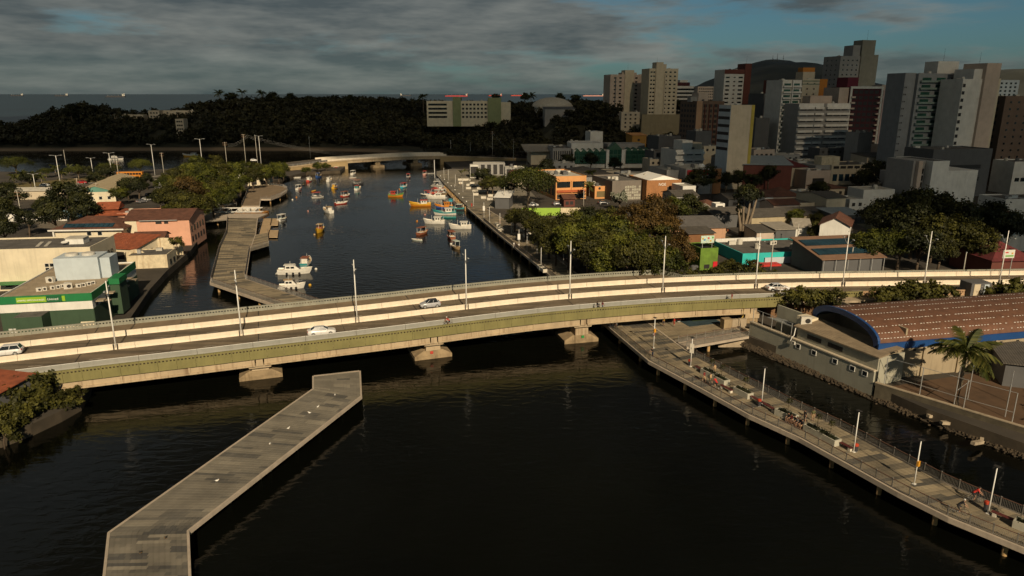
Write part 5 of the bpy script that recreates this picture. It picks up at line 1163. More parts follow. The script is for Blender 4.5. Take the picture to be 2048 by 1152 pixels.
# ---- street of low shops
e, w, h = pblock('orange_shop', 'two-storey orange shop with dark upper windows and red awning band', 1112, 1173, 352, 284, 27, R(15), 1.8, wall=W_orange, rm=M_concl, win=[('F', 2, 1, .2, 12.4, 4.6, 7.4, 5.6, 2.4, M_glass), ('F', 2, 1, .2, 12.4, .2, 2.4, 5.4, 1.9, M_blind), ('L', 5, 1, 1, 25, 1, 6.4, 3.2, 4.5, M_blind)])
piece('red_band', e, (w / 2, -.35, 3.4), (w * .94, .6, .9), mat('rust_red', (.42, .10, .03), .8, .15, .6)); piece('pilaster', e, (w * .52, -.2, 3.8), (.5, .4, 7.6), W_orange); topbox(e, w * .45, w * .62, 8, 12, h - .5, h + .9, W_dgrey, 'roof_plant')
e, w, h = pblock('small_tan_shop', 'small tan shop with round emblem and slatted front', 1190, 1223, 372, 287, 14, R(15), 1.8, wall=W_orange, rm=M_concl, win=[('F', 1, 1, .6, 5.6, .5, 3.2, 4.6, 2.4, wmat('slats', (.16, .12, .05)))]); MB().tube([(w * .28, -.12, h - .9), (w * .28, -.03, h - .9)], .5, 14).build('emblem', M_blind, e)
e, w, h = pblock('grey_screen_shop', 'grey brown shop with patterned square screen panels', 1225, 1283, 361, 281, 22, R(15), 1.8, wall=wmat('taupe', (.17, .145, .12)), rm=M_roofgrey)
M_scr = mat('screen_panel', (.36, .34, .27), .8, .15, 1)
for i in range(7):
    for j in range(5):
        if (i * 3 + j * 5) % 7 != 0: piece('screen_panel', e, (w * .47 + i * .98, -.08, .9 + j * 1.12), (.86, .1, .98 if (i + j) % 2 else .8), M_scr)
piece('doorway', e, (w * .42, -.05, 2.2), (1.2, .1, 4.4), M_blind)
e, w, h = pblock('brick_shop', 'orange brick shop with white gable roof behind and dark window', 1294, 1363, 360, 280, 20, R(12), 1.8, wall=W_brick, rm=M_concl, win=[('F', 1, 1, w * 0 + 8.6, 10.4, 3.2, 5.6, 1.6, 2.2, M_blind), ('F', 1, 1, 8.0, 10.6, .2, 2.2, 2.2, 1.8, M_blind)]); text_part('NOE', e, (w * .34, -.06, h - 2.2), 1.5, M_white, UP)
MB().add([(w * .1, 2, h - .2), (w, 2, h - .2), (w * .55, 2, h + 1.5), (w * .1, 19, h - .2), (w, 19, h - .2), (w * .55, 19, h + 1.5)], [(0, 1, 2), (0, 2, 5, 3), (1, 4, 5, 2)]).build('gable_roof', M_white, e)
pblock('grey_hangar', 'long dark grey hipped hangar roof behind the orange shop', 1130, 1236, 352, 318, 26, R(12), 1.8, wall=W_grey, roof='hip', rm=M_corrd, rise=3.2)
pblock('teal_tank_house', 'small house with teal rooftop box behind the shops', 1213, 1240, 341, 330, 8, Y15, 1.8, wall=W_beige); 
pblock('white_roof_row', 'row of flat white roofs behind the brick shop', 1253, 1330, 349, 312, 14, Y15, 1.8, wall=W_grey, rm=M_concl, par=.3)
pblock('dark_strip_shop', 'low dark grey shop row with three square windows', 1334, 1388, 340, 305, 20, R(12), 1.8, wall=W_grey, rm=M_concl, win=[('F', 3, 1, .8, 6.4, 4.2, 6.4, 1.1, 1.5, M_blind)])
e, w, h = pblock('red_stripe_store', 'store with white sheet roof and bright red fascia stripe', 1372, 1440, 337, 300, 22, R(12), 1.8, wall=W_grey, rm=M_concl, par=.3); piece('red_fascia', e, (w * .35, -.15, h - 1.6), (w * .62, .3, 2.2), mat('store_red', (.50, .01, .02), .6)); topbox(e, w * .80, w * 1.04, -.5, 6, -1, h - .2, W_brick, 'brick_pylon'); MB().ball((w * .7, 8, h), (1.6, 1.6, 1.4), 12).build('dish', M_white, e)
pblock('grey_mid_block', 'plain grey block behind the red stripe store', 1450, 1487, 318, 345, 14, R(12), 1.8, wall=W_grey)
e, w, h = pblock('stained_roof_block', 'stained concrete apartment block with roof clutter below the mustard edge', 1508, 1550, 299, 352, 12, Y15, 1.8, wall=W_rose, win=grid('F', 4, 3, .05, .95, ww=1.4, wh=1.2, m=M_blind))
pblock('gable_warehouse', 'dark warehouse with pale gable edge below the blank wall', 1452, 1500, 317, 345, 14, R(12), 1.8, wall=W_beige, roof='gy', rm=M_corrd, rise=3)
pblock('white_long_roof', 'long low store with bluish sheet roof and dark red front', 1488, 1585, 330, 318, 22, R(-8), 1.8, wall=W_redb, roof='shed', rm=wave_mat('blue_sheet', (.26, .30, .32), 0, .6, .15), rise=2.2)
pblock('dark_red_roof_house', 'house with deep red hip roof among the stores', 1555, 1615, 334, 325, 14, Y15, 1.8, wall=W_beige, roof='hip', rm=wave_mat('deep_red_tiles', (.12, .02, .02), 0, .3), rise=3.4)
e, w, h = pblock('white_strip_window_block', 'two-storey white block with strip windows and stained roof tank', 1664, 1796, 329, 332, 18, R(10), 1.8, wall=W_sand, win=[('F', 8, 1, .6, 29, 7.0, 9.2, 2.8, 1.2, M_blind), ('F', 9, 1, .6, 29, 1.4, 5.4, 2.2, 3.2, M_glassb)]); topbox(e, -7.5, -.05, 1, 16, -1, h - .2, W_grey, 'shade_grey_wing'); topbox(e, -3.5, 5.8, 3, 9, h - .5, h + 3.6, W_ruin, 'roof_tank'); mast(e, 1, 5, h + 3.6, 5)  # left wing greyed: shade on the block's side put into the wall colour
pblock('beige_doorway_house', 'narrow beige house with garage door left of the white strip block', 1614, 1662, 341, 318, 10, R(10), 1.8, wall=W_rose, win=[('F', 1, 1, 2.5, 9.5, .2, 5, 5.6, 4.2, M_blind)])
wc, w, h = pblock('white_monolith', 'large windowless white building stepped down to the right', 1867, 1900, 322, 262, 20, R(10), 1.8, wall=W_white, par=.2); topbox(wc, w - .05, w + 12.6, 0.02, 19, -1, h - 3.6, W_white, 'lower_wall')
topbox(wc, -5.2, -.05, 3.5, 18, -1, h - .1, W_grey, 'shade_grey_wing'); topbox(wc, -4.2, -2.6, 1.8, 3.6, -1, h - .15, W_rose, 'pilaster_tower')  # grey of the wing stands for shade on the white building's left side
for j in range(4): win_piece(wc, 'F', w, 20, -1.3, h - 4 - j * 2.5, 1.5, 1.9, M_glass).location.y = 3.45
pblock('cylinder_house', 'low grey rendered house left of the white building', 1800, 1840, 345, 290, 12, R(10), 1.8, wall=W_grey, win=[('F', 2, 1, 1, 7, 4, 5.4, .9, .8, M_blind)])
pblock('dark_band_block', 'dark low block with black window bands under the grey tower', 1868, 1986, 298, 290, 16, R(12), 1.8, wall=W_dgrey, win=[('F', 1, 1, .3, 24, 11, 13.5, 23, 1.6, M_blind), ('F', 1, 1, .3, 24, 6, 8.5, 23, 1.6, M_blind)])
pblock('long_shed_roof', 'long tan shed wall behind the dark band block', 1735, 1866, 313, 345, 12, R(12), 1.8, wall=W_beige, roof='shed', rm=M_corrd, rise=1)
pblock('white_slab_block', 'plain pale slab block under the red framed block', 1718, 1746, 265, 360, 9, Y15, 1.8, wall=W_grey)
pblock('right_edge_house', 'white two-level house at the right edge below the trees', 2012, 2060, 398, 232, 12, R(6), 1.8, wall=W_off, win=[('F', 2, 1, 1, 6, 1, 2.8, 1.1, 1.2, M_glass, True)])
pblock('right_edge_white_block', 'white block at the right edge under the brown tower', 2030, 2090, 323, 300, 12, R(6), 1.8, wall=W_off, win=[('F', 3, 1, 1, 9, 5, 7.4, 2, 1.6, M_glass)])
# ---- yards and sheds between the town and the bridge
e, w, h = pblock('long_block_barn', 'long bare concrete-block barn with dark sheet roof', 1504, 1672, 432, 217, 13, R(13), 1.8, wall=wmat('block_work', (.40, .33, .21), .4), roof='gx', rm=M_corrd, rise=1.6, over=.3, win=[('F', 24, 1, .5, 27, 4.1, 4.5, .3, .22, M_blind)])
pblock('barn_shadow_wing', 'shade-dark windowless wing at the left end of the block barn', 1426, 1502, 428, 222, 10, R(13), 1.8, wall=W_dgrey, roof='gx', rm=M_corrd, rise=1.4)  # dark grey walls stand in for shade on the barn's left side
pblock('grey_roof_ruin', 'roofed derelict house with pink crumbling wall', 1340, 1452, 456, 200, 11, R(6), 1.8, wall=wmat('crumbling_pink', (.48, .28, .17), .7), roof='shed', rm=wave_mat('grey_sheet', (.13, .12, .11), 0, .5, .2), rise=1.5)
pblock('grey_back_wall', 'long weathered grey wall behind the derelict house', 1340, 1420, 433, 216, 1.0, R(6), 1.8, wall=W_grey, cat='wall')
pblock('brick_shanty', 'patched brown shanty with tin roof in the scrap yard', 1378, 1428, 467, 190, 6, R(8), 1.8, wall=wmat('plank_brown', (.22, .10, .04), .6), roof='shed', rm=M_corrd, rise=.7)
pblock('plaster_shack', 'pale plaster shack with open door beside the twin-trunked tree', 1514, 1548, 464, 195, 7, R(10), 1.8, wall=W_rose, roof='shed', rm=M_corrd, rise=.8, win=[('F', 2, 1, .3, 4.6, .1, 1.9, .8, 1.8, M_blind)])
pblock('open_carport', 'open tin-roofed carport next to the plaster shack', 1552, 1592, 459, 196, 8, R(10), 1.8, wall=W_dgrey, roof='shed', rm=M_corr, rise=.6)
pblock('white_gable_cottage', 'white cottage with ribbed pale roof in the yards', 1590, 1620, 455, 200, 9, R(-12), 1.8, wall=W_white, roof='gx', rm=M_corr, rise=1.8)
pblock('red_tile_cottage', 'cottage with reddish tile roof and bare white gable', 1640, 1700, 452, 192, 12, R(-28), 1.8, wall=W_white, roof='gy', rm=M_tiled, rise=2.2)
pblock('red_tile_bungalow', 'bungalow with wide dark red tile roof above the block barn', 1545, 1602, 392, 272, 12, R(8), 1.8, wall=W_rose, roof='hip', rm=M_tiled, rise=2.8)
pblock('white_sign_house', 'small white house with painted front near the twin-trunked tree', 1530, 1546, 394, 248, 8, R(10), 1.8, wall=W_white, roof='shed', rm=M_tiled, rise=1)
pblock('maroon_roof_cottage', 'cottage with maroon roof and small white tower', 1400, 1450, 415, 248, 10, R(10), 1.8, wall=W_beige, roof='hip', rm=M_tiled, rise=2.2)
pblock('white_roof_tower', 'little white roof tower with louvre in front of maroon roof', 1432, 1450, 407, 243, 3.5, R(10), 1.8, wall=W_white, win=[('F', 1, 1, .4, 2.8, 2.4, 4, 2, 1.4, M_blind)])
pblock('dish_roof_house', 'yellowish house with dishes on a dark terrace roof', 1600, 1672, 405, 246, 12, R(10), 1.8, wall=W_sand, rm=M_roofgrey, par=.3)
pblock('yellow_wall_house', 'house with plain yellowish end wall and brown roof', 1654, 1692, 396, 242, 16, R(16), 1.8, wall=W_sand, roof='gx', rm=M_corrd, rise=1.2)
pblock('white_flat_roofs', 'white flat roof extension behind the dark trees', 1728, 1790, 379, 265, 10, R(8), 1.8, wall=W_off, rm=M_concl, par=.2)
pblock('blue_sheet_carport', 'blue sheet carport roof left of the dark trees', 1672, 1730, 430, 212, 10, R(8), 1.8, wall=W_dgrey, roof='shed', rm=MATS['blue_sheet'], rise=.6)
pblock('yellowed_wall', 'stained low yellow wall beside the dark trees', 1705, 1746, 448, 205, .5, R(8), 1.0, wall=W_ruin, cat='wall')
gw_, w, h = pblock('green_wall', 'bright lime green street wall below the umbrella tree', 1044, 1121, 416, 246, .4, R(2), 1.8, wall=wmat('lime', (.30, .48, .06), .5), cat='wall', par=0); piece('bare_end', gw_, (w + 3.6, .2, h / 2), (7, .4, h), W_ruin)
# turquoise shop with awnings
cy_, w, h = pblock('turquoise_shop', 'shop with bright turquoise fascia and dark flat roof', 1486, 1645, 504, 172, 16, R(10), 1.8, wall=wmat('turquoise', (.03, .45, .42), .2), rm=M_roofgrey, par=.4)
topbox(cy_, .2, w * .62, 15.6, 16.0, h - .4, h + .6, W_white, 'rear_parapet'); piece('grey_shutter', cy_, (w * .62, -.3, h - 2.0), (w * .7, .3, 1.6), W_blue)
piece('red_awning', cy_, (w * .26, -1.6, h - 2.6), (6.6, 2.6, .5), MATS['red_awning']); piece('green_awning', cy_, (w * .28, -3.2, h - 3.3), (6.2, 1.8, .3), mat('awning_dark_green', (.02, .10, .05), .8), (R(20), 0, 0))
ac_unit(cy_, w * .62, 10, h - .3, 0, 1.4); ac_unit(cy_, w * .66, 10.5, h - .3, 0, 1.4)
gb_, w, h = pblock('green_kiosk', 'square green painted kiosk with red door panel and roof billboard', 1402, 1437, 496, 166, 7, R(12), 1.8, wall=mat('kiosk_green', (.12, .21, .025), .9, .25, .7, streak=.3), rm=M_blind)
piece('red_door', gb_, (w * .86, -.1, 1.0), (1.1, .16, 2.3), mat('door_red', (.55, .01, .02), .6)); win_piece(gb_, 'F', w, 7, w * .4, 1.0, 1.4, 1.0, M_blind)
MB().box(w * .2, w * .95, 2, 2.15, h + .8, h + 2.6).build('billboard', mat('billboard_face', (.50, .62, .52), .6, .25, 2.5), gb_)
for k, (cc, x_, z_) in enumerate([((.6, .05, .03), .62, 2.0), ((.55, .35, .05), .75, 1.3), ((.06, .25, .5), .4, 1.6), ((.5, .3, .02), .3, 1.9), ((.1, .35, .08), .86, 2.1)]): piece('billboard_print', gb_, (w * x_, 1.98, h + z_), (.45, .03, .4), mat('print_%d' % k, cc, .6))
for x_ in (.3, .85): piece('billboard_leg', gb_, (w * x_, 2.07, h + .2), (.12, .12, 1.4), M_metal)
for x_ in (.35, .8): MB().tube([(-1.4 - x_, -1.2, 0), (-1.4 - x_, -1.2, 1.6), (-1.4 - x_, -1.2, 1.8)], [.75, .72, .4], 12).build('water_tank', W_dgrey, gb_)
topbox(gb_, 1.2, 3.0, 9.5, 11.2, -.5, 4.6, mat('mint_paint', (.14, .48, .30), .8), 'mint_booth')
so, w, h = pblock('solar_roof_hall', 'open hall with brown roof bearing two rows of solar panels', 1646, 1766, 517, 160, 13, R(10), 1.8, wall=W_dgrey, roof='shed', rm=mat('brown_fibre_sheet', (.20, .115, .07), .9, .15, .5), rise=2.6, over=.6)
pa = math.atan2(2.6, 14.2)
for r_ in range(2):
    for k in range(12): piece('solar_panel', so, (.8 + k * w / 12.6, 3.6 + r_ * 5.6, h + .35 + (3.6 + r_ * 5.6 + .6) * 2.6 / 14.2), (w / 13.2, 3.6, .07), M_glassb, (pa, 0, 0))
for k in range(6): piece('pillar', so, (k * w / 5, -.5, h / 2 - .4), (.14, .14, h + .6), M_metal)
yw = pblock('graffiti_wall', 'dark graffiti covered wall along the street behind the bridge', 1560, 1850, 561, 152, .4, R(3), 1.8, wall=wmat('graffiti', (.09, .075, .055), .6), cat='wall', par=0)[0]
for k, (x_, cc) in enumerate([(24.6, (.5, .22, .02)), (27.8, (.03, .10, .05)), (29.2, (.06, .20, .42))]): piece('mural_patch', yw, (x_, -.03, 2.6), (1.2, .05, .9), mat('mural_%d' % k, cc, .8))
rh, w, h = pblock('red_roof_house', 'house with deep red tile roof and dormer at the right edge', 1985, 2070, 520, 158, 14, R(4), 1.8, wall=W_redb, roof='hip', rm=MATS['deep_red_tiles'], rise=3.4); MB().add([(4.5, 1.0, h + .6), (7.5, 1.0, h + .6), (6, 1.0, h + 2.2), (4.5, 4, h + 1.4), (7.5, 4, h + 1.4), (6, 4.5, h + 2.2)], [(0, 1, 2), (0, 2, 5, 3), (1, 4, 5, 2)]).build('dormer', MATS['deep_red_tiles'], rh)
pblock('salmon_street_wall', 'long salmon coloured street wall behind the bridge at right', 1842, 2070, 540, 153, .4, R(5), 1.8, wall=W_pink, cat='wall', par=0)
pblock('far_right_tile_house', 'house with white gable trim above the red roof at right', 2000, 2060, 470, 190, 12, R(-18), 1.8, wall=W_white, roof='gy', rm=M_tiled, rise=2.4)
sgn = thing('roadside_billboard', 'white advertising board with coloured print beside the right lamp post', 'billboard', A(2016, 516, 146), R(8)); MB().box(-1.35, 1.35, -.06, .06, 0, 1.75).build('board', mat('board_white', (.62, .62, .56), .6, .08, 2), sgn); piece('print', sgn, (.2, -.07, .45), (1.9, .03, .3), mat('print_g', (.12, .35, .05), .6)); piece('print', sgn, (-.6, -.07, 1.2), (.9, .03, .25), mat('print_r', (.5, .06, .05), .6)); piece('print', sgn, (.8, -.07, 1.0), (.4, .03, .35), mat('print_o', (.55, .25, .03), .6))
for x_ in (-1, 1): piece('leg', sgn, (x_, 0, -2), (.12, .12, 4.2), M_metal)
bx = thing('painted_tower_box', 'tall box tower with tan, blue and red panels at the right end of the bridge', 'tower', G(1945, 606, 1.8) , R(8)); bx.location = (A(1942, 580, 131).x, 131, 1.8)
MB().box(0, 4.2, 0, 3, -.5, 6.2).build('wall', W_dgrey, bx); piece('tan_panel', bx, (1.2, -.05, 3.6), (1.3, .1, 4.8), W_sand); piece('orange_panel', bx, (1.2, -.06, .9), (1.5, .1, .8), W_orange); piece('blue_panel', bx, (3.2, -.05, 4.8), (1.0, .1, 2.2), W_blue); piece('red_panel', bx, (3.2, -.05, 2.9), (1.0, .1, 1.3), MATS['door_red'])
for k in range(9): piece('ladder_rung', bx, (2.15, -.1, .8 + k * .6), (.4, .08, .08), M_metal)
# plaza pavilions below the shopping centre
for lab, x0, x1, yt, Y, d, wl_ in [('long low white pavilion with maroon pergola at the plaza', 946, 1010, 326, 372, 7, W_grey), ('white roofed booth at the plaza head', 940, 957, 330, 360, 5, W_off), ('white canopied stall beside the plaza trees', 1010, 1050, 335, 352, 8, W_grey)]:  # grey walls put the shade over the white pavilion into its colour
    e, w, h = pblock('plaza_pavilion', lab, x0, x1, yt, Y, d, R(4), 1.9, wall=wl_, rm=M_concl, par=.2, win=lambda w, d, h: [('F', max(2, int(w / 3)), 1, .3, w - .3, .3, h - .7, 2.0, h - 1.2, M_blind)])
pg = thing('maroon_pergola', 'dark maroon steel pergola behind the plaza pavilion', 'pergola', (A(960, 316, 385).x, 385, 1.8), R(4))
for k in range(10): piece('rafter', pg, (k * 2.2, 0, 4.6), (.3, 9, .3), W_maroon)
for k in range(4):
    for y in (-4, 4): piece('post', pg, (k * 6.6, y, 2.3), (.3, .3, 4.6), W_maroon)
pblock('bandstand', 'plaza stage with pale sloping canopy and black sides', 990, 1018, 395, 262, 9, R(-10), 1.9, wall=W_dgrey, roof='shed', rm=M_white, rise=1.2)
pblock('arched_roof_store', 'store with curved cream front beside the plaza trees', 1022, 1052, 352, 330, 14, R(4), 1.8, wall=W_cream, roof='vy', rm=W_redb, rise=1.6)
# smaller roofs filling the blocks
for i, (lab, x0, x1, yt, Y, d, wl_, rf, rm_) in enumerate([('low white flat house between the brick shop and dark trees', 1366, 1392, 372, 270, 10, W_off, 'flat', M_concl), ('grey sheet shed left of the maroon roof', 1352, 1396, 392, 258, 12, W_grey, 'gx', M_corrd), ('tan shed with tin roof in front of the maroon roof', 1402, 1432, 424, 232, 8, W_sand, 'shed', M_corr), ('low terrace house right of the twin-trunked tree', 1548, 1598, 410, 240, 9, W_rose, 'gx', M_tiled), ('dark workshop roof above the barn', 1458, 1500, 398, 262, 12, W_dgrey, 'gx', M_corrd), ('white annex right of the red bungalow', 1606, 1640, 384, 282, 9, W_off, 'flat', M_concl), ('brown hip roof behind the dish house', 1648, 1690, 376, 288, 11, W_beige, 'hip', M_tiled), ('pale shed left of the white building', 1760, 1800, 366, 300, 10, W_beige, 'gx', M_corr), ('white house low between the dark trees', 1700, 1730, 398, 252, 9, W_off, 'flat', M_concl), ('grey-roofed house at the foot of the big trees', 1690, 1735, 462, 196, 10, W_grey, 'shed', M_corrd), ('pale low wall house right of the big trees', 1990, 2030, 432, 215, 9, W_beige, 'gx', M_tiled), ('row of small stores under the finned office', 1100, 1150, 326, 352, 9, W_grey, 'flat', M_concl), ('small stores right of the green gables', 1300, 1345, 318, 368, 10, W_beige, 'flat', M_roofgrey), ('dark block left of the terraced house', 1308, 1350, 302, 372, 12, W_dgrey, 'flat', M_roofgrey), ('cream block behind the terraced house', 1408, 1446, 292, 372, 12, W_sand, 'flat', M_concl), ('grey row behind the stained block', 1550, 1600, 309, 356, 12, W_grey, 'flat', M_concl), ('pale low block right of the stained block', 1596, 1650, 322, 344, 12, W_off, 'flat', M_concl), ('dark terrace under the white balconies', 1640, 1700, 296, 372, 10, W_dgrey, 'flat', M_concl), ('beige block below the pink tower', 1770, 1812, 290, 372, 12, W_rose, 'flat', M_concl), ('small kiosk right of the lime wall', 1128, 1150, 398, 266, 6, W_redb, 'gx', M_tiled)]):
    pblock('town_house', lab, x0, x1, yt, Y, d, R(12), 1.8, wall=wl_, roof=rf, rm=rm_, rise=1.4, win=lambda w, d, h: [('F', max(2, int(w / 3)), 1, .4, w - .4, max(.6, h - 3.2), h - .7, 1.2, 1.2, M_blind)])
# ================================================================== TREES
import numpy as np
def leaf_arrays(rs, centres, sig, nleaf, leaf, up=0.35, tones=None, squash=0.75):
    P = []; T = []
    C = np.asarray(centres); mid = C.mean(0)
    for i, c in enumerate(C):
        p = c + rs.normal(0, 1, (nleaf, 3)) * np.array([sig, sig, sig * squash])
        P.append(p); T.append(np.full(nleaf, tones[i] if tones is not None else .5) + rs.uniform(-.16, .16, nleaf))
    P = np.concatenate(P); T = np.clip(np.concatenate(T), 0, 1)
    nrm = (P - mid); nrm /= np.linalg.norm(nrm, axis=1)[:, None] + 1e-6
    nrm = nrm + rs.normal(0, .65, nrm.shape) + np.array([0, 0, up]); nrm /= np.linalg.norm(nrm, axis=1)[:, None]
    a = np.cross(nrm, rs.normal(0, 1, nrm.shape)); a /= np.linalg.norm(a, axis=1)[:, None]; b = np.cross(nrm, a)
    s = leaf * rs.uniform(.6, 1.3, (len(P), 1)); a = a * s * .5; b = b * s * .34
    V = np.stack([P - a, P - b * 1.0 + a * .1, P + a, P + b], 1).reshape(-1, 3)
    return V, T
def mesh_quads(name, V, T, m):
    n = len(V) // 4; me = bpy.data.meshes.new(name)
    me.vertices.add(n * 4); me.vertices.foreach_set('co', V.astype(np.float32).ravel())
    me.loops.add(n * 4); me.loops.foreach_set('vertex_index', np.arange(n * 4, dtype=np.int32))
    me.polygons.add(n); me.polygons.foreach_set('loop_start', np.arange(0, n * 4, 4, dtype=np.int32))
    me.update(calc_edges=True); me.validate()
    at = me.attributes.new('tone', 'FLOAT', 'FACE'); at.data.foreach_set('value', T.astype(np.float32))
    me.materials.append(m); return me
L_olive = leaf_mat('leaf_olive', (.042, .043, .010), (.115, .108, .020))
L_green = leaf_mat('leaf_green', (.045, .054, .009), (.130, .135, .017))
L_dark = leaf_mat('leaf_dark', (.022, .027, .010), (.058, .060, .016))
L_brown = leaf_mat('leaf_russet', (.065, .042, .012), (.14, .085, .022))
L_yellow = leaf_mat('leaf_yellow', (.12, .085, .008), (.40, .24, .015))
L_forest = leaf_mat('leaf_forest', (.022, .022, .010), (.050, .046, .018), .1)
L_silver = leaf_mat('leaf_silver', (.16, .17, .12), (.30, .31, .23))
M_bark = mat('bark', (.085, .060, .038), .95, .3, 2.0, bump=.5, bscale=6); M_barkl = mat('pale_bark', (.20, .155, .105), .95, .25, 1.5, bump=.5, bscale=5, streak=.3)
def crown(seed, shape, R_, H_, ncl, nleaf, leaf):
    rs = np.random.RandomState(seed); C = []; T = []
    while len(C) < ncl:
        d = rs.normal(0, 1, 3); d /= np.linalg.norm(d)
        r = rs.uniform(.45, 1.0) ** .6
        if shape == 'round':
            if d[2] < -.45: continue
            bump_ = 1 + .22 * math.sin(3 * math.atan2(d[1], d[0]) + seed) + .15 * math.sin(5 * d[2] + seed * 2)
            p = np.array([d[0] * R_ * bump_, d[1] * R_ * bump_, d[2] * H_]) * r
        elif shape == 'flat':
            a = rs.uniform(0, 2 * math.pi); q = math.sqrt(rs.uniform(0, 1)) * (1 + .15 * math.sin(3 * a + seed)); p = np.array([math.cos(a) * R_ * q, math.sin(a) * R_ * q, H_ * (1 - q * q) * rs.uniform(.6, 1.0) - .2 * H_])
        else:                      # tall, ragged
            a = rs.uniform(0, 2 * math.pi); z = rs.uniform(-1, 1); q = math.sqrt(rs.uniform(.1, 1)) * (1.05 - .5 * abs(z) ** 1.5); p = np.array([math.cos(a) * R_ * q, math.sin(a) * R_ * q, z * H_])
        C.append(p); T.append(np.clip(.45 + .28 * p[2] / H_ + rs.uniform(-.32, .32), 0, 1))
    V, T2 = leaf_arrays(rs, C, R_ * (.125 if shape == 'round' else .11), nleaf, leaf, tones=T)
    return V, T2, C
def trunk_mesh(C, base, H0, seed, m, r0=.28, n=6):
    r = random.Random(seed); mb = MB()
    fork = Vector((r.uniform(-.4, .4), r.uniform(-.4, .4), H0 * .55)); mb.tube([(0, 0, -.6), (fork.x * .4, fork.y * .4, H0 * .3), fork], [r0 * 1.25, r0, r0 * .85], 7)
    for c in r.sample(list(C), min(n, len(C))):
        e = Vector((c[0], c[1], c[2] + base)); mid = fork.lerp(e, .5) + Vector((r.uniform(-.3, .3), r.uniform(-.3, .3), .3)); mb.tube([fork, mid, e], [r0 * .6, r0 * .38, r0 * .12], 5)
    return mb.mesh('trunk', m, True)
TREES = {}
def variant(key, shape, R_, H_, base, ncl, nleaf, leaf, m, seed, r0=.28, bark=None, n=6):
    V, T, C = crown(seed, shape, R_, H_, ncl, nleaf, leaf)
    V = V + np.array([0, 0, base]); TREES.setdefault(key, []).append((mesh_quads('crown_' + key, V, T, m), trunk_mesh(C, base, base, seed, bark or M_bark, r0, n)))
for k in range(4): variant('olive', 'round', 3.6, 3.2, 5.6, 60, 84, .42, L_olive, 11 + k)
for k in range(4): variant('green', 'round', 3.6, 3.0, 5.2, 60, 84, .42, L_green, 21 + k)
for k in range(3): variant('dark', 'round', 3.8, 3.4, 6.0, 60, 80, .48, L_dark, 31 + k)
for k in range(2): variant('brown', 'round', 3.8, 3.6, 6.2, 58, 80, .42, L_brown, 41 + k)
variant('yellow', 'round', 3.2, 2.4, 6.0, 34, 50, .45, L_yellow, 51)
for k in range(2): variant('umbrella', 'flat', 7.6, 3.6, 7.2, 130, 60, .45, L_green, 61 + k, .42, M_barkl, 12)
for k in range(3): variant('bush', 'round', 1.9, 1.5, 1.5, 26, 50, .36, L_olive, 71 + k, .1)
variant('silver', 'round', 3.0, 2.6, 4.2, 26, 40, .7, L_silver, 81)
variant('tall', 'tall', 3.4, 5.0, 9.5, 50, 60, .55, L_dark, 91, .5, M_barkl)
tcount = {}
def tree(kind, label, x, y, z, s=1.0, group=None, name=None, sz=None, rz=None):
    i = tcount.get(kind, 0); tcount[kind] = i + 1
    cm, tm = TREES[kind][i % len(TREES[kind])]
    e = thing(name or ('shrub' if kind == 'bush' else 'tree'), label, 'shrub' if kind == 'bush' else 'tree', (x, y, z), rnd.uniform(0, 6.28) if rz is None else rz, group)
    sc = (s, s, sz or s * rnd.uniform(.92, 1.1))
    obj('trunk', tm, e, (0, 0, 0), 0, sc); obj('crown', cm, e, (0, 0, 0), 0, sc); return e
# grove between the boardwalk and the town: crown centres in the photo, standing on the bank
grove = [(1030, 432, 'olive', .72, 7), (1052, 445, 'olive', .8, 7), (1078, 452, 'olive', .85, 7.5), (1098, 472, 'olive', .9, 8), (1122, 462, 'olive', .95, 8), (1138, 492, 'green', 1.0, 8), (1112, 492, 'olive', .8, 7), (1150, 455, 'green', .95, 8), (1165, 478, 'green', 1.05, 9), (1178, 512, 'olive', 1.0, 8), (1172, 440, 'dark', .9, 8), (1196, 462, 'green', 1.0, 9), (1208, 495, 'olive', 1.05, 9), (1215, 528, 'green', .95, 7), (1222, 440, 'olive', 1.0, 9), (1236, 505, 'green', 1.0, 9), (1246, 470, 'green', 1.1, 10), (1262, 530, 'olive', .9, 7.5), (1268, 440, 'brown', 1.1, 10), (1275, 500, 'green', 1.0, 8.5), (1292, 462, 'brown', 1.15, 10.5), (1296, 522, 'olive', .95, 8), (1312, 440, 'brown', 1.1, 10), (1318, 480, 'olive', 1.0, 9), (1330, 530, 'green', .9, 7.5), (1335, 505, 'olive', .9, 8), (1356, 530, 'brown', .8, 6.5), (1340, 455, 'brown', .85, 9)]
glab = {'olive': 'olive leafed tree in the riverside grove', 'green': 'deep green tree in the riverside grove', 'brown': 'russet tinged tree in the riverside grove', 'dark': 'darkest tree in the riverside grove'}
def crown_px(x, y, zc, z=1.8): p = G(x, y, zc); return p
kc = {}
for x, y, k, s, zc in sorted(grove):
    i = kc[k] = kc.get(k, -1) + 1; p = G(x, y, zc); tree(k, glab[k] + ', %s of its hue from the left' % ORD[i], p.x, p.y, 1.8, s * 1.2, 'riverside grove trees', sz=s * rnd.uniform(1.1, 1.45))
p = G(1307, 412, 10.5); tree('yellow', 'tree crowned with bright yellow blossom in front of the brick shop', p.x, p.y, 1.8, 1.15)
p = G(1345, 418, 8.5); tree('green', 'round green tree right of the yellow blossom', p.x, p.y, 1.8, 1.25); p = G(1378, 415, 8); tree('dark', 'dark round tree at the right of the brick shop', p.x, p.y, 1.8, 1.15)
p = G(1240, 398, 6); tree('silver', 'silvery grey-leafed tree in front of the patterned shop', p.x, p.y, 1.8, 1.0)
p = G(1057, 412, 1.8); tree('umbrella', 'wide umbrella tree with pale forked trunk above the lime wall', p.x, p.y, 1.8, 1.35)
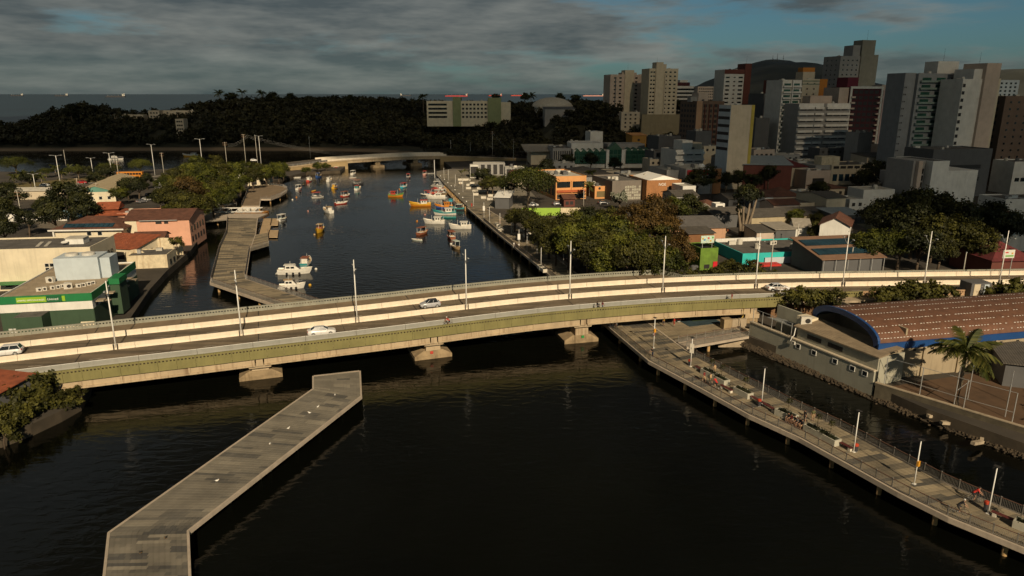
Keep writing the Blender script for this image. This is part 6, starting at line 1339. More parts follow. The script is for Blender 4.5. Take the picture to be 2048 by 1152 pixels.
for x, y, k, s, zc, lab in [(965, 352, 'dark', 1.0, 8, 'dark tree at the left of the plaza trees'), (985, 360, 'green', 1.0, 8, 'green tree in the middle of the plaza trees'), (1003, 366, 'green', .9, 7, 'green tree behind the plaza lamps'), (975, 372, 'olive', .85, 6, 'small tree nearest the white plaza planters'), (1018, 374, 'dark', .9, 7, 'dark tree between the plaza and the umbrella tree'), (1095, 340, 'dark', 1.2, 9, 'dark tree below the finned office'), (1135, 326, 'dark', 1.1, 8, 'low dark tree under the left green gables'), (1180, 322, 'dark', 1.1, 8, 'low dark tree under the middle gables'), (1228, 328, 'dark', .9, 7, 'small dark tree before the shopping centre door'), (1072, 352, 'dark', .9, 7, 'dark tree left of the orange shop'),
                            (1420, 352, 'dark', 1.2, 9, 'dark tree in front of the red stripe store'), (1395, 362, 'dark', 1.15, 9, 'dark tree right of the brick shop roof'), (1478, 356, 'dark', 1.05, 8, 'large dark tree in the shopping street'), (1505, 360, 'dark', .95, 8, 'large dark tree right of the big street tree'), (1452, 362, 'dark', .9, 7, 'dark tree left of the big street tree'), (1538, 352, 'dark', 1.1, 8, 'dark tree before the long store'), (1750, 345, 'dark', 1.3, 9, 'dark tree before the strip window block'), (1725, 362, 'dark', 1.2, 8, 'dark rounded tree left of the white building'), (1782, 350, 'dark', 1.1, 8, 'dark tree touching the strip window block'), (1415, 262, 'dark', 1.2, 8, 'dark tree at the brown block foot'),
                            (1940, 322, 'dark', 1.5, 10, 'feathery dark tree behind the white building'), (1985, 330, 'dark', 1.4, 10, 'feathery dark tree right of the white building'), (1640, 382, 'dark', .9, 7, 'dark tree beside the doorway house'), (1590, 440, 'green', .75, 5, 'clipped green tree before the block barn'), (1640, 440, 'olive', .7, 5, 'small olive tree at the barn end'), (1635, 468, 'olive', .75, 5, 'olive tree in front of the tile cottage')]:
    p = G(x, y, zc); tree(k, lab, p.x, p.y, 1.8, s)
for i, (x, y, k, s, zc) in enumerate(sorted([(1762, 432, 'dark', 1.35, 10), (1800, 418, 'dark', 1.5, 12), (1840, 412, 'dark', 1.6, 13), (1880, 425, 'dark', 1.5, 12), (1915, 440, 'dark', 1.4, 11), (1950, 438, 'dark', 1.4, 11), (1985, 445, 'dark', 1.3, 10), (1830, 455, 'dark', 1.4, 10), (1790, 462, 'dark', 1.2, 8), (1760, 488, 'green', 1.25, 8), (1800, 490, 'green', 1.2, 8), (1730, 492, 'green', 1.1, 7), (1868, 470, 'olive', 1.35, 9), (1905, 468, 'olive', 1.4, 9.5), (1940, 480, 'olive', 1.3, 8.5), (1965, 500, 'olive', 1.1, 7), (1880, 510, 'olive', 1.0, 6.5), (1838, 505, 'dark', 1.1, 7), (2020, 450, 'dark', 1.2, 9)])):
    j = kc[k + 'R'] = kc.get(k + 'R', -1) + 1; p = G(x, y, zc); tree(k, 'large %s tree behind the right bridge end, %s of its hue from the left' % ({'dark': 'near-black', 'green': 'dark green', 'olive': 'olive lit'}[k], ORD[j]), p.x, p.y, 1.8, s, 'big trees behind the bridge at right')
# twin-trunked vine-clad tree
p = G(1488, 474, 1.8); tt = thing('twin_trunk_tree', 'tall tree with several pale vine-clad trunks and a small dark top', 'tree', p)
rr = random.Random(4)
for k, (bx_, by_, tx, ty, th) in enumerate([(-1.2, 0, -2.4, .4, 10.5), (-.4, .4, -.6, .5, 11), (.3, -.2, 1.0, .3, 10), (1.0, .3, 2.9, .2, 12), (0, .6, -1.4, 1.0, 9)]):
    MB().tube([(bx_, by_, -.5), (bx_ * 1.1 + rr.uniform(-.2, .2), by_, th * .35), ((bx_ + tx) / 2 + rr.uniform(-.3, .3), (by_ + ty) / 2, th * .65), (tx, ty, th)], [.55, .42, .36, .2], 8).build('trunk', M_barkl, tt, smooth=True)
V, T, C = crown(95, 'round', 3.9, 2.6, 40, 60, .55); obj('crown', mesh_quads('crown_twin', V + np.array([.2, .4, 12.6]), T, L_dark), tt)
V, T, C = crown(96, 'tall', 1.2, 2.6, 18, 40, .5); obj('vine_foliage', mesh_quads('crown_vine', V + np.array([-2.2, .4, 8.6]), T, L_dark), tt)
# mangroves and trees on the left bank
mang = [(352, 352, 1.0), (378, 340, 1.1), (402, 332, 1.0), (360, 372, 1.1), (385, 362, 1.2), (412, 350, 1.15), (440, 342, 1.15), (466, 338, 1.1), (492, 336, 1.0), (518, 334, .95), (545, 332, .9), (566, 335, .8), (350, 395, 1.15), (376, 392, 1.15), (402, 385, 1.1), (430, 374, 1.1), (452, 365, 1.05), (478, 358, 1.0), (505, 350, .95), (532, 345, .9), (556, 342, .85), (400, 408, .95), (425, 400, .95), (446, 388, .95), (372, 412, 1.0), (350, 418, .8), (395, 422, .7), (330, 385, .95), (335, 362, .95), (466, 376, .8), (430, 324, 1.0), (395, 322, .9)]
for i, (x, y, s) in enumerate(mang):
    zc = 7.5 * s; p = G(x, y + 6, zc); k = 'brown' if (x, y) in ((376, 392),) else ('olive' if i % 3 == 0 else 'green')
    tree(k, 'russet-topped tree in the mangrove thicket' if k == 'brown' else ('%s mangrove tree in the thicket at the left bank' % ('olive green' if k == 'olive' else 'bright green')), p.x, p.y, 1.6 if p.y < 400 else 1.6, s * 1.2, None if k == 'brown' else 'mangrove thicket trees')
for x, y, s in [(612, 341, .62), (636, 336, .7), (652, 334, .6)]:
    p = G(x, y - 3, 4.5); tree('green', 'small mangrove bush-tree at the low bridge abutment', p.x, p.y, .8, s, 'mangroves at the abutment')
for x, y, k, s, zc, lab in [(135, 402, 'dark', 1.5, 10, 'largest dark tree on the left bank behind the houses'), (92, 414, 'dark', .95, 7, 'dark tree left of the largest left bank tree'), (165, 425, 'dark', 1.2, 8, 'dark tree right beside the solar panel house'), (115, 440, 'dark', 1.1, 7, 'dark tree low behind the white office'), (20, 396, 'dark', 1.15, 8, 'dark tree at the left picture edge by the avenue'), (10, 432, 'dark', 1.1, 7, 'dark tree at the left edge behind the white office'), (55, 448, 'dark', .85, 5.5, 'dark tree above the white office roof'), (5, 465, 'dark', .9, 6, 'dark tree cut by the left edge beside the office'), (190, 362, 'dark', .9, 6, 'dark tree left of the sandy shed'), (212, 352, 'dark', .9, 6, 'dark tree behind the sandy shed roof'), (275, 375, 'dark', 1.0, 7, 'dark tree right of the sandy shed'), (292, 360, 'dark', .8, 6, 'dark tree at the shed far corner'), (238, 388, 'green', .9, 6, 'green tree at the near end of the sandy shed'), (255, 378, 'dark', .9, 6, 'dark tree behind the orange tile roof'), (318, 398, 'dark', .8, 6, 'dark tree beside the car park canopy'), (175, 345, 'dark', .7, 5, 'small dark tree by the avenue'), (60, 360, 'dark', .9, 6, 'dark avenue tree near the left palms')]:
    p = G(x, y, zc); tree(k, lab, p.x, p.y, 1.6, s)
for x, y, s, lab in [(30, 333, .95, 'wide umbrella tree at the far left shore'), (155, 340, .6, 'low umbrella tree left of the second shore lamp'), (215, 338, .75, 'umbrella tree right of the shore palms'), (280, 332, .75, 'umbrella tree on the shore before the ferry'), (90, 338, .5, 'sparse umbrella tree behind the shore palms')]:
    p = G(x, y, 6); tree('umbrella', lab, p.x, p.y, 1.6, s)
# shrubs by the bridge
for i, (x, y, s, zc) in enumerate([(62, 784, 1.5, 3.6), (40, 806, 1.5, 3.2), (80, 800, 1.3, 2.8), (45, 830, 1.3, 2.4), (20, 846, 1.1, 2.0), (66, 762, 1.1, 4.2), (122, 800, 1.0, 2.0), (140, 808, .8, 1.6), (150, 784, .7, 2.0), (5, 875, 1.0, 1.6)]):
    p = G(x, y, zc); tree('bush', 'leafy green shrub on the near left bank below the bridge', p.x, p.y, max(.6, zc - 1.6 * s), s, 'shrubs at the left abutment')
for i, (x, y, s, zc) in enumerate([(1575, 598, 1.3, 6.2), (1605, 600, 1.4, 6.0), (1635, 598, 1.3, 6.2), (1665, 600, 1.2, 6.2), (1790, 588, 1.5, 7.2), (1825, 586, 1.6, 7.4), (1860, 588, 1.5, 7.2), (1895, 590, 1.3, 7.0), (1760, 596, 1.2, 6.6)]):
    p = G(x, y, zc); tree('bush', 'bushy olive shrub between the bridge and the sports hall', p.x, p.y, zc - 1.5 * s, s, 'shrubs behind the sports hall')
for x, y, s, zc in [(2010, 590, 2.0, 6), (2040, 585, 2.2, 6.5)]:
    p = G(x, y, zc); tree('bush', 'dark shrub at the right edge above the hall roof', p.x, p.y, 2.4, s, 'right edge shrubs')
for i, (x, y, s) in enumerate([(1450, 540, 1.1), (1480, 545, 1.2), (1545, 552, 1.0), (1430, 545, 1.0), (1505, 530, 1.1), (1520, 545, .9), (1400, 548, 1.0), (1375, 552, 1.0), (1460, 525, .9)]):
    p = G(x, y, 3.4); tree('bush', 'yellowish shrub in the yard between green kiosk and bridge', p.x, p.y, 1.8, s, 'yard shrubs by the green kiosk')
for i, (x, y, s) in enumerate([(75, 77, 1.0), (71, 74.5, .8), (79, 80, 1.1), (82, 86, 1.0), (77, 72, 1.0)]): tree('dark', 'dark tree at the lower right edge beside the sand court', x, y, 1.8, s * .85, 'trees beside the sand court')
p = G(350, 478, 7.0); tree('bush', 'yellow green bush sprouting on top of the ruined riverside wall', p.x, p.y, 4.6, 1.0)
# palms
def frond_mesh(L_, m, seed=1, n=26):
    r = random.Random(seed); mb = MB(); pts = []
    for k in range(n + 1):
        t = k / n; pts.append(Vector((L_ * t * (1 - .12 * t), 0, L_ * (.42 * t - .78 * t * t))))
    mb.tube(pts[::3], [.035] * len(pts[::3]), 4)
    for k in range(2, n):
        p = pts[k]; l = L_ * .30 * math.sin(math.pi * min(1, .12 + k / n * .86)) + .12
        for s_ in (-1, 1):
            a = p + Vector((l * .45, s_ * l * .62, -l * (.35 + r.uniform(0, .45)))); mb.add([p, p + Vector((.14, 0, 0)), a + Vector((.05, 0, -.05)), a], [(0, 1, 2, 3)], 0, r.uniform(.3, .8))
    return mb.mesh('frond', m, tone=True)
L_palm = leaf_mat('leaf_palm', (.050, .062, .012), (.15, .14, .03))
_fr = [frond_mesh(3.2, L_palm, s_) for s_ in (1, 2, 3)]
def palm(label, x, y, z, h, s=1.0, nf=15, m=None, group=None, name='palm_tree'):
    e = thing(name, label, 'palm', (x, y, z), rnd.uniform(0, 6), group)
    MB().tube([(0, 0, -.4), (.08, .05, h * .5), (0, 0, h)], [.24 * s, .18 * s, .15 * s], 8).build('trunk', M_barkl, e, smooth=True)
    MB().tube([(0, 0, h), (0, 0, h + .9 * s)], [.16 * s, .1 * s], 7).build('crownshaft', mat('palm_crownshaft', (.10, .13, .03), .6), e, smooth=True)
    for k in range(nf):
        obj('frond', _fr[k % 3], e, (0, 0, h + .7 * s), (0, -R(rnd.choice((8, 24, 42, 58, -14))), k * 2.4 + rnd.uniform(-.2, .2)), (s, s, s))
    return e
p = G(1897, 812, 1.8); palm('tall palm with drooping fronds standing on the sand court', 60.9, 89.6, 1.8, 6.6, 1.45, 20)
for i, (x, y) in enumerate([(62, 368), (85, 372), (112, 352), (140, 352), (160, 352), (45, 365), (125, 362), (30, 372)]):
    p = G(x, y, 1.6); palm('short bushy palm on the grass beside the left avenue', p.x, p.y, 1.6, 3.4, 1.0, 12, group='avenue palms')
for x, y, h, lab in [(1178, 405, 5.5, 'palm in front of the tan shop beside the silver tree'), (1180, 375, 6, 'palm right of the orange shop wall'), (1420, 395, 5, 'palm under the dark street trees'), (1400, 380, 5, 'second palm under the dark street trees')]:
    p = G(x, y, 1.8); palm(lab, p.x, p.y, 1.8, h, 1.0, 12)
for i, (x, y) in enumerate([(929, 353), (939, 353), (944, 363), (956, 362), (921, 356)]):
    p = G(x, y, 2); palm('thin young palm planted on the plaza', p.x, p.y, 2, 2.6, .55, 9, group='young plaza palms')
# ---- the wood on the headland and the rise: one mass
def forest():
    rs = np.random.RandomState(5); var_ = []
    for k in range(6):
        C = []; T = []
        while len(C) < 14:
            d = rs.normal(0, 1, 3); d /= np.linalg.norm(d)
            if d[2] < -.3: continue
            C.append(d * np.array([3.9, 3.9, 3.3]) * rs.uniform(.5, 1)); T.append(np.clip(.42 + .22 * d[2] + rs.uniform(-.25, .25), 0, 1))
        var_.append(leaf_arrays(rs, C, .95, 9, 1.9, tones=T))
    VV = []; TT = []; keep = [(-75, 12, 618, 636, 7), (22, 56, 584, 675, 8), (85, 150, 566, 622, 6), (-345, -245, 638, 652, 6.5), (-300, -285, 598, 610, 5)]
    def add(X, Y, s):
        hh = land_h(X, Y)
        if hh < 1.3: return
        for a, b, c, d, lim in keep:
            if a < X < b and c - 28 < Y < d: s = min(s, lim / 7.5) if Y < c + 2 else 0
        if s <= .2: return
        V, T = var_[rs.randint(6)]; a = rs.uniform(0, 6.28); ca, sa = math.cos(a), math.sin(a)
        V2_ = np.stack([V[:, 0] * ca - V[:, 1] * sa, V[:, 0] * sa + V[:, 1] * ca, V[:, 2]], 1) * s * np.array([1, 1, rs.uniform(.85, 1.25)]) + np.array([X, Y, hh + 4.2 * s])
        VV.append(V2_); TT.append(np.clip(T + rs.uniform(-.15, .15), 0, 1))
    Y = 572.0
    while Y < 900:
        st = 7.2 if Y < 720 else 11; X = -600 + rs.uniform(0, 5)
        while X < (380 if Y > 560 else 300):
            if not (X < -330 and Y > 720): add(X + rs.uniform(-3, 3), Y + rs.uniform(-3, 3), rs.uniform(.75, 1.35))
            X += st
        Y += st
    Y = 462.0
    while Y < 572:
        X = -62.0
        while X < 330: 
            if X > -40 or Y > 520: add(X + rs.uniform(-3, 3), Y + rs.uniform(-3, 3), rs.uniform(.7, 1.15))
            X += 8.0
        Y += 8.0
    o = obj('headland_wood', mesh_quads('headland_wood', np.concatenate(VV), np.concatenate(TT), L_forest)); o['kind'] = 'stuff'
    tag(o, 'dark wood covering the headland and the rise behind the town', 'wood')
    for i, (x, y, lab) in enumerate([(438, 190, 'tall palm silhouette at the left of the ridge clump'), (484, 188, 'palm silhouette at the right of the ridge clump'), (523, 190, 'small palm silhouette on the ridge'), (846, 196, 'palm silhouette near the school roof'), (1062, 195, 'palm silhouette left of the dome')]):
        Yp = 720; X = A(x, y, Yp).x; z = A(x, y, Yp).z; palm(lab, X, Yp, land_h(X, Yp), max(6, z - land_h(X, Yp)), 2.0, 12)
    for i, (x, y, s, lab) in enumerate([(460, 186, 1.5, 'rounded tree clump on the ridge between two palms'), (546, 187, 1.7, 'high rounded tree on the ridge skyline'), (580, 190, 1.5, 'second high rounded tree on the ridge skyline'), (616, 194, 1.3, 'leaning tree at the right end of the high ridge'), (663, 205, 1.0, 'lone round tree against the sea gap'), (700, 200, 1.3, 'tree beside the white ridge villa'), (990, 190, 1.1, 'ragged tree on the skyline right of the school'), (1050, 190, 1.1, 'ragged tree left of the arena dome'), (1120, 189, 1.2, 'ragged tree on the skyline behind the dome'), (1150, 190, 1.2, 'ragged tree right of the dome'), (140, 212, 1.4, 'crown of the knoll at the left headland')]):
        Yp = 700 if x > 200 else 610; q = A(x, y, Yp); z = max(land_h(q.x, Yp), q.z - 8.6 * s); tree('dark', lab, q.x, Yp, z, s)
forest()
M_mfoliage = L_forest
# shade tree and planter saplings come with the boardwalk furniture
# ================================================================== BOATS
def bm_(c): return mat('boat_%02d%02d%02d' % tuple(int(v * 99) for v in c), c, .45, .12, 1.5, streak=.2)
C_WH = (.68, .65, .57); C_RED = (.42, .05, .03); C_ORG = (.55, .20, .02); C_YEL = (.60, .34, .03); C_BLU = (.03, .09, .28); C_TEA = (.03, .22, .22); C_BRN = (.26, .09, .045); C_DRK = (.05, .05, .055); C_TAN = (.40, .28, .15); C_CYN = (.05, .35, .45); C_GRN = (.10, .22, .05); C_LGR = (.50, .56, .48); C_PNK = (.45, .22, .18)
def hull_mesh(L, B, D, sheer, hullc, stripec, blunt=.75):
    mb = MB(); n = 11; rings = []; deck = []
    for i in range(n):
        t = i / (n - 1); x = -L / 2 + L * t
        b = B / 2 * (blunt + (1 - blunt) * math.sin(min(1, t * 2.2) * math.pi / 2)) * (1 if t < .5 else max(.03, math.cos((t - .5) / .5 * math.pi / 2) ** .75))
        zs = D * (1 + sheer * (2 * t - .9) ** 2 * (1 if t > .45 else .35)); xo = x + (.10 * L * (t ** 3))
        rings.append([(xo, -b, zs), (x + .06 * L * t ** 3, -b * .96, zs * .55), (x, -b * .82, .02), (x, -b * .4, -.3), (x, 0, -.38), (x, b * .4, -.3), (x, b * .82, .02), (x + .06 * L * t ** 3, b * .96, zs * .55), (xo, b, zs)])
        deck.append((xo - .02 * t * L, b * .9, zs - .28 * D))
    for i in range(n - 1):
        for k in range(8):
            mm = 1 if k in (0, 7) else 0
            mb.add([rings[i][k], rings[i][k + 1], rings[i + 1][k + 1], rings[i + 1][k]], [(0, 1, 2, 3)], mm)
            if k in (0, 7): pass
    mb.add(rings[0], [list(range(9))], 0)
    for i in range(n - 1): a, b = deck[i], deck[i + 1]; mb.add([(a[0], -a[1], a[2]), (b[0], -b[1], b[2]), (b[0], b[1], b[2]), (a[0], a[1], a[2])], [(0, 1, 2, 3)], 2)
    for s_ in (0, 8):                              # bulwark inside
        for i in range(n - 1):
            a, b = deck[i], deck[i + 1]; q = -1 if s_ == 0 else 1
            mb.add([rings[i][s_], rings[i + 1][s_], (b[0], q * b[1], b[2]), (a[0], q * a[1], a[2])], [(0, 1, 2, 3)], 1)
    rail = [[r[0] for r in rings], [r[8] for r in rings]]
    return mb.mesh('hull', [bm_(hullc), bm_(stripec), bm_(C_TAN)]), rail, D
def boat(kind, label, px, py, head, L, hc, sc=None, cc=C_WH, rc=C_WH, B=None, group='boats moored in the river', cat='boat', z=0.0, name=None):
    p = G(px, py, 0); e = thing(name or {'fish': 'fishing_boat', 'canopy': 'canopy_boat', 'cruiser': 'motor_cruiser', 'row': 'rowing_boat'}[kind], label, cat, (p.x, p.y, 0), R(head), group)
    L *= .68 if kind != 'cruiser' else .56; B = B or L * {'fish': .40, 'canopy': .42, 'cruiser': .36, 'row': .36}[kind]; D = {'fish': .95, 'canopy': .75, 'cruiser': 1.1, 'row': .5}[kind] * (L / 6.5) ** .5
    me, rail, D = hull_mesh(L, B, D, {'fish': .75, 'canopy': .45, 'cruiser': .3, 'row': .3}[kind], hc, sc or hc, .8 if kind != 'row' else .6)
    h = obj('hull', me, e)
    for r_ in rail: MB().tube(r_, .05, 5).build('gunwale', bm_(sc or hc), h)
    dk = D * .74
    if kind == 'fish':
        cl_ = L * .30; cw = B * .62; x0 = -L * .30
        MB().box(x0, x0 + cl_, -cw / 2, cw / 2, dk - .1, dk + 1.55).build('cabin', bm_(cc), e)
        MB().box(x0 - .3, x0 + cl_ + .35, -cw / 2 - .2, cw / 2 + .2, dk + 1.55, dk + 1.68).build('roof', bm_(rc), e)
        for s_ in (-1, 1):
            for k in range(2): piece('window', e, (x0 + cl_ * (.3 + .4 * k), s_ * (cw / 2 + .01), dk + 1.05), (cl_ * .25, .05, .5), M_glass)
        for s_ in (-.25, .25): piece('windscreen', e, (x0 + cl_ + .01, s_ * cw, dk + 1.1), (.05, cw * .42, .5), M_glass)
        MB().tube([(L * .16, 0, dk), (L * .16, 0, dk + 2.2)], [.05, .035], 6).build('mast', M_white, e); MB().tube([(L * .5, 0, D * 1.3), (L * .55, 0, D * 2.0)], .06, 5).build('bow_post', bm_(sc or hc), e)
        piece('hatch', e, (L * .08, 0, dk + .12), (L * .1, B * .3, .3), bm_(C_WH))
        for s_ in (-1, 1): MB().tube([(-L * .42, s_ * B * .33, dk), (-L * .42, s_ * B * .33, dk + 1.5)], .04, 5).build('stern_post', M_white, e)
    elif kind == 'canopy':
        for x in (-L * .38, L * .18):
            for s_ in (-1, 1): MB().tube([(x, s_ * B * .36, dk), (x, s_ * B * .36, dk + 1.75)], .04, 5).build('canopy_post', M_white, e)
        MB().box(-L * .43, L * .23, -B * .45, B * .45, dk + 1.75, dk + 1.86).build('canopy', bm_(rc), e)
        piece('bench', e, (-L * .1, 0, dk + .3), (L * .1, B * .7, .16), bm_(C_WH)); piece('bench', e, (-L * .3, 0, dk + .3), (L * .1, B * .7, .16), bm_(C_WH))
        piece('engine_box', e, (-L * .2, 0, dk + .35), (L * .12, B * .35, .6), bm_(cc)); piece('windscreen', e, (L * .17, 0, dk + 1.15), (.06, B * .66, .8), M_glass)
        piece('fore_locker', e, (L * .3, 0, dk + .2), (L * .12, B * .3, .35), bm_(cc))
    elif kind == 'cruiser':
        cw = B * .74
        MB().add([(-L * .28, -cw / 2, dk), (L * .26, -cw * .36, dk), (L * .26, cw * .36, dk), (-L * .28, cw / 2, dk), (-L * .24, -cw * .42, dk + 1.35), (L * .04, -cw * .36, dk + 1.35), (L * .04, cw * .36, dk + 1.35), (-L * .24, cw * .42, dk + 1.35)], [(0, 1, 5, 4), (1, 2, 6, 5), (2, 3, 7, 6), (3, 0, 4, 7), (4, 5, 6, 7)]).build('superstructure', bm_(cc), e)
        MB().box(-L * .30, L * .05, -cw * .46, cw * .46, dk + 1.35, dk + 1.45).build('hard_top', bm_(rc), e)
        for s_ in (-1, 1):
            for k in range(2): piece('window', e, (-L * .16 + k * L * .14, s_ * cw * .45, dk + .85), (L * .11, .08, .42), M_glass, s_ * -.06)
        MB().add([(L * .21, -cw * .3, dk + .35), (L * .21, cw * .3, dk + .35), (L * .075, cw * .33, dk + 1.25), (L * .075, -cw * .33, dk + 1.25)], [(0, 1, 2, 3)]).build('windscreen', M_glass, e).location = (.06, 0, .05)
        MB().tube([(L * .2, -B * .4, dk + .3), (L * .2, -B * .38, dk + .85), (L * .48, 0, dk + 1.1), (L * .2, B * .38, dk + .85), (L * .2, B * .4, dk + .3)], .03, 5).build('bow_rail', M_metal, e)
        MB().tube([(-L * .1, 0, dk + 1.4), (-L * .1, 0, dk + 2.3)], .04, 5).build('aerial', M_white, e); piece('swim_platform', e, (-L * .53, 0, .25), (L * .07, B * .7, .1), bm_(C_WH))
        for k in range(3): MB().tube([(-L * .2 + k * L * .2, -B * .5, .35), (-L * .2 + k * L * .2, -B * .5 - .12, .35)], .28, 10).build('fender', M_tyre, e)
    else:
        for x in (-L * .25, L * .05): piece('thwart', e, (x, 0, dk + .1), (.3, B * .75, .06), bm_(C_TAN))
        piece('outboard', e, (-L * .53, 0, .4), (.28, .25, .7), M_dmetal)
    return e
# in mid-river, mostly lying bow-away or bow-on
for a in [
 ('canopy', 'small white boat with red trim, leftmost of the far mid-river boats', 598, 379, 80, 6.5, C_WH, C_RED, C_WH, C_WH), ('row', 'tiny dark skiff beside the leftmost far boat', 607, 370, 80, 3.5, C_DRK),
 ('fish', 'white boat with red waterline near the left far moorings', 619, 363, 85, 7.5, C_RED, C_WH, C_WH, C_WH), ('fish', 'dark blue boat with mast near the low bridge', 638, 354, 70, 6.5, C_BLU, C_DRK, C_DRK, C_BLU), ('fish', 'plain white cabin boat in the middle of the far moorings', 659, 363, 80, 7, C_WH, C_WH, C_WH, C_WH),
 ('fish', 'yellow boat with blue bow below the plain white cabin boat', 670, 377, 80, 7, C_YEL, C_BLU, C_YEL, C_WH), ('row', 'orange yellow open boat left of the red canopy boat', 627, 383, 70, 5, C_ORG, C_YEL), ('canopy', 'boat with flat red canopy and white hull', 635, 395, 30, 7.5, C_WH, C_DRK, C_WH, C_RED),
 ('canopy', 'white canopy boat nearest the low bridge', 707, 349, 80, 7.5, C_WH, C_WH, C_WH, C_WH), ('row', 'brown open boat under the farthest white boat', 705, 357, 20, 5, C_BRN, C_WH), ('canopy', 'black boat with maroon canopy', 716, 369, 30, 7.5, C_DRK, C_DRK, C_DRK, C_BRN), ('fish', 'white boat with red roof in front of the black boat', 716, 380, 75, 7, C_WH, C_WH, C_TEA, C_RED),
 ('canopy', 'boat with brown canopy and red hull right of the river middle', 691, 393, 60, 7, C_RED, C_WH, C_BRN, C_BRN), ('canopy', 'red hulled boat with white stripe and dark canopy', 682, 408, 40, 7.5, C_RED, C_WH, C_WH, C_DRK), ('fish', 'larger white boat lying diagonally in mid-river', 656, 425, 130, 9, C_WH, C_WH, C_WH, C_TAN), ('fish', 'bright yellow boat with brown roof seen bow-on in mid-river', 639, 463, -88, 9, C_YEL, C_YEL, C_BRN, C_TAN),
 ('canopy', 'white launch with grey canopy moored at the pontoons', 565, 441, 75, 7, C_WH, C_DRK, C_LGR, C_WH), ('fish', 'white and turquoise boat with tall mast behind the cruisers', 613, 530, 92, 9, C_TEA, C_WH, C_WH, C_BRN), ('cruiser', 'large white motor cruiser near the left pier', 588, 547, 8, 13.5, C_WH, C_WH, C_WH, C_WH), ('cruiser', 'small white sport cruiser closest to the bridge', 583, 577, 14, 9.5, C_WH, C_WH, C_WH, C_TAN),
 ('canopy', 'dark boat with red canopy alone before the low bridge pier', 817, 356, 90, 7, C_DRK, C_RED, C_DRK, C_RED), ('canopy', 'pinkish boat with red canopy near the plaza end', 850, 350, 85, 7, C_PNK, C_PNK, C_PNK, C_RED), ('row', 'white open boat right of the pinkish boat', 862, 347, 20, 6, C_WH, C_DRK), ('canopy', 'blue and white boat with red roof', 808, 375, 70, 7.5, C_CYN, C_WH, C_CYN, C_RED),
 ('fish', 'orange boat with green stripe and red roof pointing right', 791, 393, -5, 9, C_ORG, C_GRN, C_RED, C_RED), ('fish', 'long orange fishing boat with white cabin and red roof', 842, 412, 184, 11.5, C_ORG, C_YEL, C_WH, C_RED), ('fish', 'orange and blue fishing boat with orange cabin', 889, 416, 183, 9.5, C_BLU, C_ORG, C_ORG, C_ORG), ('cruiser', 'long white cruiser with green glass among the dock boats', 873, 397, 184, 13.5, C_WH, C_WH, C_WH, C_WH),
 ('canopy', 'dark blue boat with red top left of the dock cluster', 853, 391, 178, 6.5, C_DRK, C_WH, C_BLU, C_RED), ('canopy', 'red framed tour boat in the dock cluster', 868, 388, 178, 8, C_RED, C_RED, C_RED, C_RED), ('canopy', 'cream boat with dark frame touching the floating dock', 884, 388, 170, 6.5, C_TAN, C_DRK, C_WH, C_WH), ('fish', 'small white cabin boat at the middle of the floating dock', 878, 380, 175, 6.5, C_WH, C_RED, C_WH, C_WH),
 ('canopy', 'white box-cabin boat at the far end of the floating dock', 872, 372, 175, 7, C_WH, C_DRK, C_WH, C_WH), ('fish', 'black boat with cyan window at the near end of the floating dock', 898, 407, 178, 7, C_DRK, C_DRK, C_CYN, C_DRK), ('fish', 'teal fishing boat with large white cabin', 891, 429, 184, 11.5, C_WH, C_TEA, C_WH, C_WH), ('row', 'low teal and orange open boat beside the teal fishing boat', 897, 436, 182, 8, C_TEA, C_TEA),
 ('fish', 'dark blue skiff with awning nearest the boardwalk', 915, 420, 175, 8, C_DRK, C_TEA, C_DRK, C_LGR), ('fish', 'white fishing boat with bow to the left below the teal boat', 870, 447, 176, 10, C_WH, C_WH, C_WH, C_WH), ('fish', 'white fishing boat with small wheelhouse next to the boardwalk', 922, 457, 181, 10, C_WH, C_WH, C_WH, C_WH), ('canopy', 'brown canopy boat with dark hull', 845, 468, 60, 7, C_BRN, C_BRN, C_TAN, C_BRN), ('canopy', 'rusty red canopy passenger boat', 902, 476, 110, 7.5, C_BRN, C_RED, C_TAN, C_BRN),
 ('row', 'pale green rowing boat alone in the near river', 835, 481, 165, 4.8, C_LGR, C_WH), ('canopy', 'tan dinghy with pale sunshade, nearest of the right moorings', 913, 497, -60, 6.0, C_TAN, C_TAN, C_TAN, C_LGR),
 ('row', 'white skiff below the mangroves near the abutment', 592, 356, 5, 6.5, C_WH, C_WH), ('row', 'greenish skiff moored under the mangroves', 571, 354, 5, 6, C_LGR, C_TEA), ('row', 'long white canoe at the mangrove edge', 588, 349, 4, 7, C_WH, C_WH), ('row', 'tan workboat at the abutment bushes', 606, 349, 8, 7, C_TAN, C_LGR), ('row', 'brown hulk by the tan abutment', 630, 345, 5, 6, C_BRN, C_TAN), ('fish', 'red boat with white mast below the low bridge', 675, 341, 8, 7, C_RED, C_RED, C_RED, C_WH),
 ('row', 'turquoise skiff between the jetty and mangroves', 470, 380, 4, 6, C_CYN, C_WH), ('row', 'lime green skiff beside the turquoise one', 484, 375, 10, 5, C_GRN, C_WH), ('canopy', 'orange wooden houseboat under the mangroves', 516, 362, 20, 8.5, C_ORG, C_BRN, C_ORG, C_ORG), ('row', 'bright red skiff beside the orange houseboat', 501, 362, 30, 5, C_RED, C_RED)]: boat(*a)
boat('cruiser', 'white ferry on the far inlet behind the shore lamps', 232, 319, 5, 16, C_WH, C_DRK, C_WH, C_WH, group='boats on the far inlet'); boat('fish', 'white and yellow fishing boat on the far inlet', 383, 313, 185, 15, C_YEL, C_WH, C_WH, C_WH, group='boats on the far inlet')
